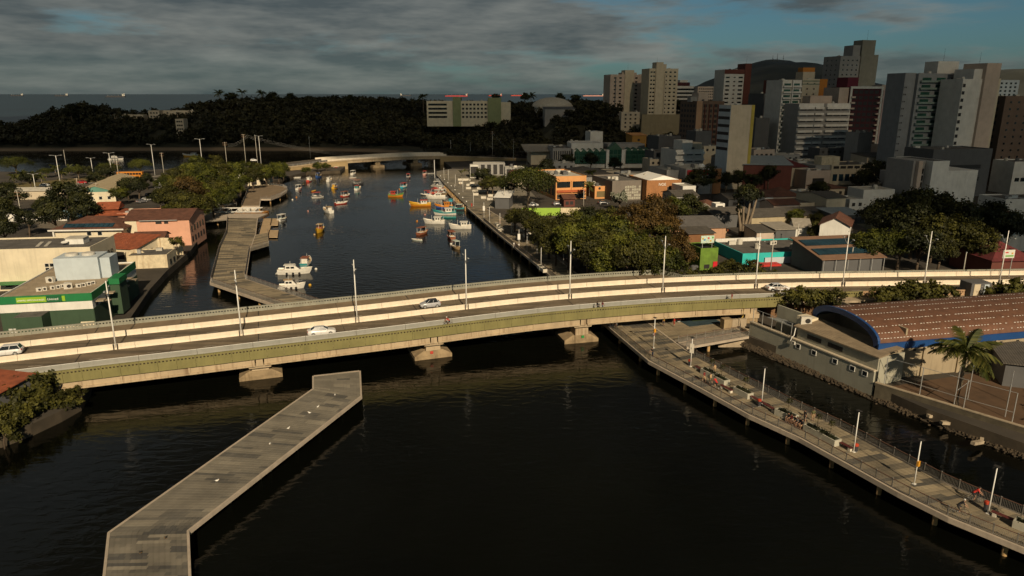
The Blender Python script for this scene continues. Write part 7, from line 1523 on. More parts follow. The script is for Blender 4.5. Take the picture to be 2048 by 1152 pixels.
# buoys
_bu = MB().ball((0, 0, .12), (.34, .34, .34), 10)
for lab, px, py, c in [('white mooring buoy near the large cruiser', 632, 539, C_WH), ('yellow mooring buoy near the small cruiser', 620, 571, C_YEL), ('white buoy left of the red canopy boat', 585, 400, C_WH), ('orange buoy below the left moorings', 593, 395, C_ORG), ('pink buoy in the middle of the river', 616, 423, C_PNK), ('orange buoy left of the brown canopy boat', 834, 443, C_ORG), ('white buoy at the bow of the orange fishing boat', 820, 408, C_WH), ('green buoy left of the white wheelhouse boat', 901, 456, C_GRN), ('pink buoy below the teal fishing boat', 850, 430, C_PNK), ('pale buoy left of the yellow bow-on boat', 629, 470, C_TAN), ('orange buoy beside the blue and white boat', 799, 379, C_ORG), ('white buoy at the bow of the tan dinghy', 902, 489, C_WH)]:
    p = G(px, py, 0); e = thing('buoy', lab, 'buoy', p, 0, 'mooring buoys'); MB().ball((0, 0, .12), (.36, .36, .36), 10).build('float', bm_(c), e, smooth=True); MB().tube([(0, 0, .4), (0, 0, .62)], .06, 6).build('ring', M_dmetal, e)
# ships at sea
def ship(label, px, Y, L, hc, dirn=1):
    p = A(px, 190, Y); e = thing('cargo_ship', label, 'ship', (p.x, Y, 0), 0 if dirn > 0 else math.pi, 'ships on the horizon')
    MB().add([(-L / 2, -15, 0), (L / 2 - 12, -15, 0), (L / 2 - 4, 0, 0), (L / 2 - 12, 15, 0), (-L / 2, 15, 0), (-L / 2, -16, 15), (L / 2 - 8, -16, 15), (L / 2 + 6, 0, 18), (L / 2 - 8, 16, 15), (-L / 2, 16, 15)], [(0, 1, 6, 5), (1, 2, 7, 6), (2, 3, 8, 7), (3, 4, 9, 8), (4, 0, 5, 9), (5, 6, 7, 8, 9)]).build('hull', bm_(hc), e)
    MB().box(-L / 2 + 6, -L / 2 + 24, -14, 14, 15, 38).box(-L / 2 + 2, -L / 2 + 26, -16, 16, 34, 37.5).build('bridge_house', M_concl, e); MB().box(-L / 2 + 1, -L / 2 + 7, -4, 4, 15, 44).build('funnel', bm_(C_RED if hc != C_DRK else C_WH), e)
    for k in range(4): piece('hatch', e, (-L * .25 + k * L * .18, 0, 16.5), (L * .13, 22, 3), bm_(hc)); MB().tube([(-L * .16 + k * L * .18, 0, 15), (-L * .16 + k * L * .18, 0, 27)], .9, 5).build('crane_post', M_concl, e)
for a in [('cargo ship at the far left of the horizon', 33, 12500, 220, C_DRK, -1), ('second cargo ship from the left on the horizon', 122, 11500, 210, C_DRK, -1), ('nearest cargo ship with white bridge house left of the headland', 230, 8600, 225, C_DRK, -1), ('dark ship low on the horizon left of the school', 812, 12500, 190, C_DRK, 1), ('large bright red tanker above the school roof', 912, 10500, 330, (.36, .04, .04), -1), ('red ship right of the large red tanker', 990, 12500, 230, C_RED, -1), ('smaller red ship left of the dome', 1034, 13000, 230, C_RED, -1), ('pale pink long ship left of the first tower', 1186, 11500, 330, C_PNK, -1)]: ship(*a)
# ================================================================== VEHICLES, PEOPLE, FURNITURE
def car_paint(name, col): 
    m = mat('car_' + name, col, .25, .03, 1, spec=.6); m.node_tree.nodes['Principled BSDF'].inputs['Coat Weight'].default_value = .6; return m
M_cwhite = car_paint('white', (.72, .71, .68)); M_csilver = car_paint('silver', (.42, .42, .43)); M_cdark = car_paint('dark', (.03, .03, .035)); M_cred = car_paint('red', (.35, .02, .02)); M_cgrey = car_paint('grey', (.15, .15, .16))
M_lamp = mat('lamp_lens', (.6, .6, .6), .2, .05, 1); M_tail = mat('tail_lens', (.35, .01, .01), .3, .05, 1)
def wheel_mesh():
    mb = MB(); n = 14; rings = []
    for y, r in ((-.11, .22), (-.11, .31), (-.07, .335), (.07, .335), (.11, .31), (.11, .22)): rings.append([(r * math.cos(2 * math.pi * k / n), y, r * math.sin(2 * math.pi * k / n)) for k in range(n)])
    ty = mb.loft(rings).mesh('tyre', M_tyre, True); mr = MB().tube([(0, -.115, 0), (0, .115, 0)], .215, 12)
    for k in range(5): a = 2 * math.pi * k / 5; mr.obox((.11 * math.cos(a), -.12, .11 * math.sin(a)), (.05, .03, .05))
    return ty, mr.mesh('rim', M_metal)
_ty, _rim = wheel_mesh()
def car(label, loc, yaw, paint, kind='sedan', group=None, roof=None, z=0):
    e = thing('car', label, 'car', loc, yaw, group)
    if kind == 'sedan': L, zt, gb, gt = 4.5, 1.44, (-1.75, 1.05), (-1.05, .30)
    elif kind == 'suv': L, zt, gb, gt = 4.6, 1.62, (-2.1, 1.05), (-1.75, .25)
    else: L, zt, gb, gt = 3.75, 1.50, (-1.75, .95), (-1.45, .20)
    s = L / 4.5; hz = .06 if kind != 'sedan' else 0
    st = [(-2.25, .70, .42, .88), (-2.15, .82, .30, .98), (-1.6, .88, .24, 1.02), (-.6, .89, .20, 1.0), (.6, .89, .20, .98), (1.2, .88, .22, .95), (1.75, .84, .24, .84), (2.12, .76, .30, .74), (2.25, .62, .40, .64)]
    rings = []
    for x, hw, zb, ztop in st:
        x *= s; ztop += hz; zm = (zb + ztop) / 2
        rings.append([(x, -hw * .92, zb), (x, -hw, zb + .1), (x, -hw, zm + .1), (x, -hw * .93, ztop - .04), (x, -hw * .8, ztop), (x, hw * .8, ztop), (x, hw * .93, ztop - .04), (x, hw, zm + .1), (x, hw, zb + .1), (x, hw * .92, zb)])
    MB().loft(rings).build('body', paint, e, smooth=True)
    zb = .96 + hz; a0, a1 = gb[0] * s, gb[1] * s; b0, b1 = gt[0] * s, gt[1] * s
    v = [(a0, -.80, zb), (a1, -.80, zb), (a1, .80, zb), (a0, .80, zb), (b0, -.60, zt - .05), (b1, -.60, zt - .05), (b1, .60, zt - .05), (b0, .60, zt - .05)]
    MB().add(v, [(0, 1, 5, 4), (1, 2, 6, 5), (2, 3, 7, 6), (3, 0, 4, 7)]).build('glasshouse', M_glass, e)
    MB().loft([[(b0 - .06, -.60, zt - .07), (b0 - .06, .60, zt - .07), (b1 + .08, .60, zt - .07), (b1 + .08, -.60, zt - .07)], [(b0, -.52, zt), (b0, .52, zt), (b1, .52, zt), (b1, -.52, zt)]]).build('roof', roof or paint, e)
    for sx in (-1, 1):
        for (p, q) in (((a0, sx * .80, zb), (b0, sx * .60, zt - .05)), ((a1, sx * .80, zb), (b1, sx * .60, zt - .05)), (((a0 + a1) / 2 - .1, sx * .805, zb), ((b0 + b1) / 2, sx * .605, zt - .05))): MB().tube([p, q], .045, 5).build('pillar', paint, e)
        piece('mirror', e, (a1 * .86, sx * .93, zb + .08), (.16, .16, .12), paint); piece('headlight', e, (2.02 * s, sx * .60, .66 + hz), (.26, .3, .14), M_lamp); piece('tail_light', e, (-2.2 * s, sx * .66, .84 + hz), (.12, .24, .2), M_tail); piece('door_line', e, (-.15 * s, sx * .892, .62), (.015, .01, .62), M_dmetal)
        for x in (-1.36 * s, 1.36 * s):
            w_ = obj('wheel', _ty, e, (x, sx * .80, .335), 0 if sx < 0 else math.pi); obj('rim', _rim, w_)
    piece('number_plate', e, (-2.27 * s, 0, .62), (.02, .42, .12), M_white); piece('bumper', e, (2.2 * s, 0, .42), (.14, 1.2, .12), M_dmetal)
    return e
def on_road(px, py, z): return BP.sof(G(px, py, z))
for lab, px, py, o, kind, paint, flip, roof in [('white estate car at the left picture edge on the bridge', 12, 699, -3.6, 'suv', M_cwhite, 1, None), ('white sedan driving on the near lanes left of the bridge centre', 643, 662, 4.3, 'sedan', M_cwhite, 0, None), ('silver hatchback with black roof on the far lanes', 860, 607, -3.9, 'hatch', M_csilver, 1, M_cdark), ('white sedan next to the median at the right of the bridge', 1555, 581, 2.0, 'sedan', M_cwhite, 0, None)]:
    q = on_road(px, py, lerp_tab(ZT, max(0, px))) ; p = BP.pt(q, o, .03)
    # slide along the road until the car sits on its photo column
    for _ in range(8):
        p = BP.pt(q, o, .6); d_ = p.y * _c + (CAM_H - p.z) * _s; q += ((px - 1024) / FPX * d_ - p.x) * .9
    p = BP.pt(q, o, .03); car(lab, p, BP.yaw(q) + math.pi * flip, paint, kind, 'cars on the bridge', roof)
for i, (px, py, yaw, paint, lab) in enumerate([(1020, 303.5, 8, M_cwhite, 'white car on the road beyond the low bridge'), (508, 324, 10, M_cwhite, 'white car on the left approach to the low bridge'), (302, 392, 60, M_cdark, 'black parked car nearest the sandy shed'), (295, 400, 60, M_cwhite, 'white parked car in the left car park'), (318, 378, 60, M_cgrey, 'grey parked car under the left car park trees'), (325, 370, 60, M_cwhite, 'white parked car at the far end of the left car park'), (284, 404, 60, M_cgrey, 'grey parked car close to the orange roof'), (1067, 412, 5, M_cwhite, 'white car parked behind the lime wall'), (1690, 426, 10, M_cwhite, 'white car beside the blue carport'), (1384, 480, 40, M_cwhite, 'white van-like car in the scrap yard'), (1040, 338, 20, M_cwhite, 'white car parked near the plaza pavilion'), (1045, 345, 20, M_cgrey, 'grey car parked near the plaza pavilion'), (1207, 408, 5, M_cdark, 'dark car in front of the tan shop'), (1115, 410, 5, M_cgrey, 'grey car parked left of the lime wall end'), (165, 366, 6, M_cred, 'red car on the left avenue'), (90, 372, 6, M_cwhite, 'white car on the left avenue by the palms'), (30, 380, 6, M_cgrey, 'grey car at the left end of the avenue')]):
    p = G(px, py, 3.4 if i < 2 else 1.9); car(lab, (p.x, p.y, 3.0 if i == 0 else (3.9 if i == 1 else (1.68 if p.x < -60 else 1.84))), R(yaw), paint, ('sedan', 'hatch', 'suv')[i % 3], 'cars around the town')
# bus-like coach on the avenue
cb = thing('coach', 'orange striped coach on the left avenue beyond the sandy shed', 'bus', G(262, 356, 1.7), R(8)); MB().box(-6, 6, -1.25, 1.25, .45, 3.2).build('body', bm_(C_ORG), cb)
for k in range(8): piece('window', cb, (-4.9 + k * 1.4, -1.27, 2.2), (1.2, .05, .9), M_glass)
for x in (-3.8, 3.6):
    for s_ in (-1, 1): obj('wheel', _ty, cb, (x, s_ * 1.1, .45), 0, (1.35, 1.2, 1.35))

# ---------- people
M_skin = [mat('skin_%d' % i, c, .6, .05, 5) for i, c in enumerate([(.42, .24, .15), (.28, .15, .09), (.16, .085, .05)])]
CL = {n: mat('cloth_' + n, c, .9, .12, 6) for n, c in dict(black=(.015, .015, .017), maroon=(.16, .02, .02), white=(.6, .58, .54), red=(.5, .03, .02), khaki=(.30, .22, .12), navy=(.02, .03, .07), grey=(.14, .14, .14), olive=(.10, .10, .04), yellow=(.55, .32, .03), tan=(.42, .28, .15)).items()}
M_hair = mat('hair_dark', (.015, .012, .010), .7, .2, 8); M_shoe = mat('shoe', (.10, .09, .09), .7); M_eye = mat('eye_dark', (.01, .01, .01), .4)
def skeleton(pose):
    J = {}; E_ = []
    def j(n, p, r): J[n] = (Vector(p), r)
    if pose == 'sit': pz, lean = .52, .05
    elif pose == 'cycle': pz, lean = 1.0, .42
    elif pose == 'lean': pz, lean = .92, .12
    else: pz, lean = .93, .03
    j('pelvis', (0, 0, pz), .135); j('belly', (lean * .35, 0, pz + .17), .125); j('chest', (lean * .8, 0, pz + .36), .15); j('neck', (lean * 1.15, 0, pz + .54), .055); j('chin', (lean * 1.2 + .03, 0, pz + .60), .075); j('head', (lean * 1.2 + .015, 0, pz + .70), .098); j('crown', (lean * 1.2, 0, pz + .77), .07)
    E_ += [('pelvis', 'belly', 1), ('belly', 'chest', 1), ('chest', 'neck', 1), ('neck', 'chin', 0), ('chin', 'head', 0), ('head', 'crown', 0)]
    for s, S in ((1, 'l'), (-1, 'r')):
        cx = lean * 1.0; cz = pz + .47
        j('sh' + S, (cx, s * .18, cz), .062)
        if pose == 'walk': el, wr = (cx - .12 * s, s * .24, cz - .27), (cx + .02 - .20 * s, s * .25, cz - .50)
        elif pose == 'sit': el, wr = (cx + .05, s * .24, cz - .26), (cx + .27, s * .16, cz - .36)
        elif pose == 'cycle': el, wr = (cx + .14, s * .23, cz - .22), (cx + .36, s * .20, cz - .38)
        elif pose == 'lean': el, wr = (cx + .12, s * .25, cz - .24), (cx + .34, s * .18, cz - .28)
        else: el, wr = (cx - .01, s * .25, cz - .28), (cx + .06, s * .26, cz - .53)
        j('el' + S, el, .045); j('wr' + S, wr, .032); d = (Vector(wr) - Vector(el)).normalized(); pl = Vector(wr) + d * .08; j('pa' + S, pl, .036)
        E_ += [('chest', 'sh' + S, 1), ('sh' + S, 'el' + S, 1), ('el' + S, 'wr' + S, 0), ('wr' + S, 'pa' + S, 0)]
        side = Vector((0, 1, 0)); 
        for k in range(4):
            off = side * ((k - 1.5) * .022); l = (.075, .085, .08, .06)[k]; j('f%d' % k + S, pl + off + d * l + Vector((.015, 0, -.005)), .0095); E_.append(('pa' + S, 'f%d' % k + S, 0))
        j('th' + S, Vector(wr) + d * .05 + Vector((.045, -s * .03, .0)), .0105); E_.append(('wr' + S, 'th' + S, 0))
        hx = (0, s * .095, pz - .04); j('hip' + S, hx, .095)
        if pose == 'walk': kn, an, to = (.16 * s + .05, s * .09, .50), (.22 * s - .06, s * .085, .10 if s > 0 else .14), (.22 * s + .10, s * .09, .045)
        elif pose == 'sit': kn, an, to = (.42, s * .11, .50), (.40, s * .11, .10), (.56, s * .12, .045)
        elif pose == 'cycle': kn, an, to = ((.36, s * .11, .84) if s > 0 else (.24, s * .11, .56)), ((.20, s * .11, .46) if s > 0 else (.16, s * .11, .20)), ((.34, s * .11, .42) if s > 0 else (.30, s * .11, .15))
        else: kn, an, to = (.02, s * .10, .50), (-.02, s * .105, .09), (.14, s * .13, .045)
        j('kn' + S, kn, .062); j('an' + S, an, .042); j('to' + S, to, .038)
        E_ += [('pelvis', 'hip' + S, 2), ('hip' + S, 'kn' + S, 2), ('kn' + S, 'an' + S, 4), ('an' + S, 'to' + S, 3)]
    return J, E_
BODY = {}
def body_mesh(pose):
    if pose in BODY: return BODY[pose]
    J, E_ = skeleton(pose); names = list(J); ix = {n: i for i, n in enumerate(names)}
    me = bpy.data.meshes.new('sk'); me.from_pydata([J[n][0] for n in names], [(ix[a], ix[b]) for a, b, _ in E_], [])
    o = bpy.data.objects.new('sk', me); COL.objects.link(o); o.modifiers.new('s', 'SKIN'); su = o.modifiers.new('u', 'SUBSURF'); su.levels = 1
    sv = me.skin_vertices[0].data
    for i, n in enumerate(names): sv[i].radius = (J[n][1],) * 2; sv[i].use_root = (n == 'pelvis')
    bm2 = bpy.data.meshes.new_from_object(o.evaluated_get(bpy.context.evaluated_depsgraph_get())); bpy.data.objects.remove(o)
    seg = [(J[a][0], J[b][0], t) for a, b, t in E_]
    for p in bm2.polygons:
        c = p.center; best = (9, 0)
        for a, b, t in seg:
            d = b - a; u = max(0, min(1, (c - a).dot(d) / max(1e-9, d.dot(d)))); q = (a + d * u - c).length
            if q < best[0]: best = (q, t)
        p.material_index = best[1]; p.use_smooth = True
    for _ in range(5): bm2.materials.append(M_skin[0])
    hd = J['head'][0]
    fm = MB().box(hd.x + .085, hd.x + .125, -.014, .014, hd.z - .05, hd.z - .005, 0).box(hd.x + .088, hd.x + .102, .022, .048, hd.z - .004, hd.z + .012, 1).box(hd.x + .088, hd.x + .102, -.048, -.022, hd.z - .004, hd.z + .012, 1).box(hd.x + .08, hd.x + .098, -.026, .026, hd.z - .085, hd.z - .075, 2).box(hd.x - .01, hd.x + .02, .09, .115, hd.z - .04, hd.z + .02, 0).box(hd.x - .01, hd.x + .02, -.115, -.09, hd.z - .04, hd.z + .02, 0).mesh('face', [M_skin[0], M_eye, M_tail])
    hm = MB().ball((hd.x - .018, 0, hd.z + .035), (.112, .108, .098), 12).mesh('hair', M_hair, True)
    BODY[pose] = (bm2, fm, hm); return BODY[pose]
def setmat(o, ms):
    for i, m in enumerate(ms): o.material_slots[i].link = 'OBJECT'; o.material_slots[i].material = m
def person(label, loc, yaw, pose='stand', top='black', bottom='navy', skin=0, shin=None, s=1.0, hair=None, group=None):
    b, f, h = body_mesh(pose); e = thing('person', label, 'person', loc, yaw, group)
    o = obj('body', b, e, (0, 0, 0), 0, (s, s, s)); sk = M_skin[skin]
    setmat(o, [sk, CL[top], CL[bottom], M_shoe, CL[shin] if shin else sk])
    o = obj('face', f, e, (0, 0, 0), 0, (s, s, s)); setmat(o, [sk, M_eye, M_tail]); o = obj('hair', h, e, (0, 0, 0), 0, (s, s, s))
    if hair: setmat(o, [hair])
    return e
# ---------- bicycles
M_bike = mat('bike_frame', (.03, .03, .035), .35, .2, 3)
def bike_parts():
    n = 22; rg = []
    for k in range(n + 1):
        a = 2 * math.pi * k / n; rg.append([((.33 + .022 * math.cos(b)) * math.cos(a), .022 * math.sin(b), (.33 + .022 * math.cos(b)) * math.sin(a)) for b in [2 * math.pi * i / 6 for i in range(6)]])
    ty = MB().loft(rg, cap=False).mesh('tyre', M_tyre, True); sp = MB()
    for k in range(12): a = math.pi * 2 * k / 12; sp.tube([(0, 0, 0), (.32 * math.cos(a), 0, .32 * math.sin(a))], .006, 3)
    sp.tube([(0, -.05, 0), (0, .05, 0)], .03, 8)
    A_, B_, S_, H_, BB = (-.52, 0, .34), (.53, 0, .34), (-.2, 0, .86), (.40, 0, .84), (-.06, 0, .30)
    fr = MB()
    for p, q in ((A_, BB), (A_, S_), (S_, BB), (BB, H_), (S_, H_), (H_, B_), (S_, (-.22, 0, .95)), (H_, (.38, 0, 1.0))): fr.tube([p, q], .02, 6)
    hb = MB().tube([(.46, -.28, 1.02), (.40, -.1, 1.02), (.40, .1, 1.02), (.46, .28, 1.02)], .016, 6); sd = MB().add([(-.36, -.08, .96), (-.36, .08, .96), (-.08, .025, .97), (-.08, -.025, .97), (-.34, -.07, 1.0), (-.34, .07, 1.0), (-.09, .02, .99), (-.09, -.02, .99)], [(3, 2, 1, 0), (4, 5, 6, 7), (0, 1, 5, 4), (1, 2, 6, 5), (2, 3, 7, 6), (3, 0, 4, 7)])
    cr = MB().tube([(-.06, -.1, .30), (-.06, .1, .30)], .09, 10).tube([(-.06, .1, .30), (.02, .11, .16)], .015, 5).tube([(-.06, -.1, .30), (-.14, -.11, .44)], .015, 5)
    return ty, sp.mesh('spokes', M_metal), fr.mesh('frame', M_bike), hb.mesh('handlebar', M_bike), sd.mesh('saddle', M_tyre), cr.mesh('crank', M_metal)
_bk = bike_parts()
def bicycle(label, loc, yaw, col=None):
    e = thing('bicycle', label, 'bicycle', loc, yaw)
    for x in (-.52, .53):
        w_ = obj('wheel', _bk[0], e, (x, 0, .35)); obj('spokes', _bk[1], w_)
    for n, m in zip(('frame', 'handlebar', 'saddle', 'crank'), _bk[2:]): obj(n, m, e)
    return e
DZ = 2.02
def rider(lab_p, lab_b, px, py, yaw, top, bottom, hair=None, skin=0, z=DZ, loc=None):
    p = loc or G(px, py, z); bicycle(lab_b, p, yaw); d = Vector((math.cos(yaw), math.sin(yaw), 0)); return person(lab_p, p - d * .2, yaw, 'cycle', top, bottom, skin, s=1.0, hair=hair)
rider('cyclist in red shirt riding right on the near boardwalk', 'black bicycle ridden by the red shirted cyclist near the corner', 1947, 1003, R(-28), 'red', 'black')
rider('cyclist in black with white cap beside the near railing', 'black bicycle of the white capped cyclist', 1917, 1028, R(-28), 'black', 'black', hair=CL['white'])
rider('cyclist in bright red top beside the strolling couple', 'dark bicycle beside the strolling couple', 1431, 778, R(118), 'red', 'black')
def wk(px, py): return G(px, py, DZ)
WY = R(118)
for lab, px, py, yaw, pose, top, bot, sk, sh in [('man in maroon shirt and pale shorts walking on the boardwalk', 1408, 764, WY, 'walk', 'maroon', 'tan', 0, None), ('woman in tan top walking beside the maroon shirted man', 1421, 768, WY, 'walk', 'tan', 'olive', 0, None), ('bare-shouldered person behind the planters near the strolling couple', 1429, 749, WY, 'stand', 'tan', 'khaki', 0, None), ('person in black leaning by the near railing under the yellow box lamp', 1305, 715, R(200), 'lean', 'black', 'navy', 0, 'navy'),
     ('standing person in olive behind the seated group', 1625, 842, R(250), 'stand', 'olive', 'tan', 1, None), ('person in black perched at the planter right of the seated group', 1609, 844, R(200), 'stand', 'black', 'grey', 0, None), ('person in blue walking under the bridge, left of a pair', 1222, 657, WY, 'walk', 'navy', 'navy', 1, 'navy'), ('person in grey walking under the bridge, right of a pair', 1233, 659, WY, 'walk', 'grey', 'black', 1, 'black'), ('person in yellow top on the play platform', 1327, 652, R(210), 'stand', 'yellow', 'grey', 1, None), ('person in red sitting on the play platform', 1348, 653, R(210), 'stand', 'red', 'red', 0, None),
     ('person in white on the far boardwalk, left of three walkers', 1028, 496, WY, 'walk', 'white', 'white', 1, 'white'), ('person in black on the far boardwalk, middle of three walkers', 1031.5, 497, WY, 'walk', 'black', 'black', 1, 'black'), ('person in pale clothes on the far boardwalk, right of three walkers', 1038, 498, WY, 'walk', 'white', 'tan', 0, 'tan'), ('person in bright red on the boardwalk near the floating dock', 943.5, 415, R(90), 'stand', 'red', 'red', 1, 'red'), ('person in pink top by the far planters', 1000, 448, WY, 'walk', 'tan', 'maroon', 0, None), ('person in green on the plaza beside the planter', 893, 348, R(200), 'stand', 'olive', 'navy', 1, 'navy'), ('person in white beside the plaza lamp', 909, 375, R(10), 'stand', 'white', 'white', 1, 'white'), ('person in dark clothes at the plaza stalls', 917, 371, R(10), 'stand', 'black', 'navy', 1, 'navy'), ('person in white at the plaza stalls', 921, 371, R(10), 'stand', 'white', 'tan', 1, None), ('person in grey sitting near the far planter boxes', 980, 436, WY, 'stand', 'grey', 'black', 1, 'black')]:
    person(lab, wk(px, py), yaw, pose, top, bot, sk, sh)
# ---------- boardwalk furniture
M_benchw = mat('bench_wood_red', (.10, .022, .018), .7, .2, 2); M_bin = mat('bin_dark', (.04, .04, .045), .6); M_binr = mat('bin_red', (.42, .05, .02), .5)
WPth = Path([V2(((a[0] + b[0]) / 2, (a[1] + b[1]) / 2), DZ) for a, b in zip(WF, WB)], smooth=False)
def walk_yaw(p): return WPth.yaw(WPth.sof(p))
def bench(label, a, b):
    a = Vector(a); b = Vector(b); d = b - a; e = thing('bench', label, 'bench', ((a.x + b.x) / 2, (a.y + b.y) / 2, DZ), math.atan2(d.y, d.x)); L_ = d.length
    for k in range(3): piece('slat', e, (0, -.16 + .16 * k, .47), (L_, .14, .07), M_benchw)
    for s_ in (-1, 1): piece('support', e, (s_ * (L_ / 2 - .3), 0, .21), (.35, .42, .42), M_planter)
def bin_(label, p, yaw=0):
    e = thing('litter_bin', label, 'bin', p, yaw); MB().tube([(0, 0, .05), (0, 0, .75)], [.22, .25], 10).build('bin_body', M_bin, e); MB().tube([(0, 0, .75), (0, 0, .98), (0, 0, 1.05)], [.27, .27, .15], 10).build('lid', M_binr, e); piece('foot', e, (0, 0, .03), (.3, .3, .06), M_white)
_wp = MB().tube([(0, 0, 0), (0, 0, 4.9)], [.075, .055], 8).mesh('pole', M_white, True)
def walk_lamp(label, p, yaw, s=1.0, group='boardwalk lamp posts'):
    e = thing('boardwalk_lamp', label, 'lamp post', p, yaw, group); obj('pole', _wp, e, (0, 0, 0), 0, (1, 1, s)); piece('base_plate', e, (0, 0, .03), (.34, .34, .06), M_white)
    MB().box(-.28, .28, -.22, .22, 0, .07).box(-.05, .05, -.05, .05, -.12, 0).build('lamp_head', M_dmetal, e, (0, 0, 4.98 * s)); return e
M_ysign = mat('yellow_box', (.62, .28, .02), .6); 
for lab, px, py, ex in [('boardwalk lamp with yellow box and round sign nearest the bridge', 1307, 696, 'yb'), ('boardwalk lamp carrying a white banner panel', 1381, 733, 'ban'), ('boardwalk lamp above the middle bench with bin', 1523, 807, ''), ('boardwalk lamp beside the bin right of the seated group', 1707, 904, ''), ('boardwalk lamp with small yellow box near the corner', 1828, 968, 'y'), ('boardwalk lamp nearest the camera beside the red bin', 1976, 1027, '')]:
    p = wk(px, py); e = walk_lamp(lab, p, walk_yaw(p), 1.06 if ex != 'ban' else .95)
    if 'y' in ex: piece('yellow_sign', e, (.1, 0, 2.5 if ex == 'y' else 3.1), (.22, .34, .6), M_ysign)
    if ex == 'yb': o = MB().tube([(-.1, 0, 2.45), (-.06, 0, 2.45)], .3, 16).build('round_sign', M_binr, e, (-.05, 0, 0), R(90) + 0); MB().tube([(-.125, 0, 2.45), (-.1, 0, 2.45)], .22, 16).build('sign_face', M_white, e, (-.05, 0, 0), R(90))
    if ex == 'ban': piece('banner_panel', e, (.04, 0, 3.0), (.09, .62, 1.5), M_planter, R(60) - walk_yaw(p)); piece('banner_emblem', e, (.0, -.03, 3.05), (.2, .12, .3), M_concl, R(60) - walk_yaw(p))
for lab, px, py in [('litter bin with red lid by the banner lamp', 1379, 731), ('litter bin with red lid at the middle bench', 1518, 812), ('litter bin with red lid beside the fourth lamp', 1711, 903), ('red topped litter bin nearest the camera', 1971, 1020)]: bin_(lab, wk(px, py))
for lab, a, b in [('dark red bench between the banner lamp and first planter', (1391, 737), (1407, 747)), ('dark red bench between the first planters', (1441, 775), (1464, 787)), ('long dark red bench with bin in the middle', (1497, 795), (1550, 826)), ('dark red bench right of the seated group', (1672, 887), (1704, 904)), ('dark red bench nearest the camera', (1982, 1030), (2036, 1052))]: bench(lab, wk(*a).xy, wk(*b).xy)
M_conplant = mat('concrete_planter', (.42, .40, .32), .85, .12, 1.0, streak=.2); L_sap = L_olive
_sh = []
rs_ = np.random.RandomState(3)
for k in range(2):
    Cc = [np.array([rs_.uniform(-1.1, 1.1), rs_.uniform(-.35, .35), .05]) for _ in range(22)]; V, T = leaf_arrays(rs_, Cc, .16, 22, .16); _sh.append(mesh_quads('ground_cover', V, T, L_dark))
Cc = [np.array([rs_.uniform(-.3, .3), rs_.uniform(-.3, .3), 2.3 + rs_.uniform(-.5, .4)]) for _ in range(9)]; V, T = leaf_arrays(rs_, Cc, .16, 12, .2); _sap = mesh_quads('sapling_leaves', V, T, L_olive)
for i, (lab, px, py) in enumerate([('first concrete planter beside the banner lamp', 1419, 752), ('second concrete planter behind the strolling couple', 1440, 764), ('third concrete planter between benches', 1486, 790), ('fourth concrete planter left of the seated group', 1572, 835), ('fifth concrete planter right of the seated group', 1630, 868), ('sixth concrete planter touching the fifth', 1656, 882), ('concrete planter at the right picture edge', 2062, 1064)]):
    p = wk(px, py); yw_ = walk_yaw(p); e = planter(lab, p.x, p.y, 2.9, 1.15, yw_, .82, DZ); e['category'] = 'planter'; e.children[0].data.materials[0] = M_conplant
    obj('ground_cover', _sh[i % 2], e, (0, 0, .8)); MB().tube([(.2, 0, .7), (.2, 0, 2.4)], .03, 5).build('sapling_stem', M_bark, e); obj('sapling_leaves', _sap, e, (.2, 0, 0))
# people sitting on the bench between the fourth and fifth planters
bench('dark red bench carrying the seated group', wk(1590, 847).xy, wk(1617, 860).xy)
for i, (px, py, tp) in enumerate([(1577, 843, 'black'), (1583, 846, 'maroon'), (1589, 849, 'black'), (1594, 852, 'grey'), (1599, 854, 'black'), (1604, 857, 'black')]):
    person('%s person from the left in the seated group of six, in %s' % (ORD[i].capitalize() if False else ORD[i], tp), G(px, py, DZ), R(205), 'sit', tp, 'tan' if i == 5 else 'black', i % 2, None, group='seated group on the boardwalk')
# people on the bridge footway
for lab, px, tp, bt in [('person in black on the bridge footway, left of a pair', 1194.5, 'black', 'black'), ('person in maroon on the bridge footway, right of a pair', 1205, 'maroon', 'navy'), ('standing person in dark red shirt by a bicycle on the bridge footway', 1464, 'maroon', 'tan')]:
    q = BP.sof(G(px, 610, 6)); 
    for _ in range(6):
        p = BP.pt(q, 8.6, .9); d_ = p.y * _c + (CAM_H - p.z) * _s; q += ((px - 1024) / FPX * d_ - p.x) * .9
    person(lab, BP.pt(q, 8.6, .07), BP.yaw(q) + (0 if 'pair' in lab else 2.2), 'walk' if 'pair' in lab else 'stand', tp, bt, 1)
    if 'bicycle' in lab: bicycle('bicycle parked on the bridge footway beside the standing person', BP.pt(q - 1.0, 8.8, .07), BP.yaw(q) + .4)
q = BP.sof(G(897, 640, 5.2))
for _ in range(6):
    p = BP.pt(q, 8.4, .9); d_ = p.y * _c + (CAM_H - p.z) * _s; q += ((897 - 1024) / FPX * d_ - p.x) * .9
rider('cyclist in red jacket with pale cap on the bridge footway', 'dark bicycle of the red jacketed cyclist on the bridge', 0, 0, BP.yaw(q) + math.pi, 'red', 'black', CL['white'], 0, loc=BP.pt(q, 8.4, .07))
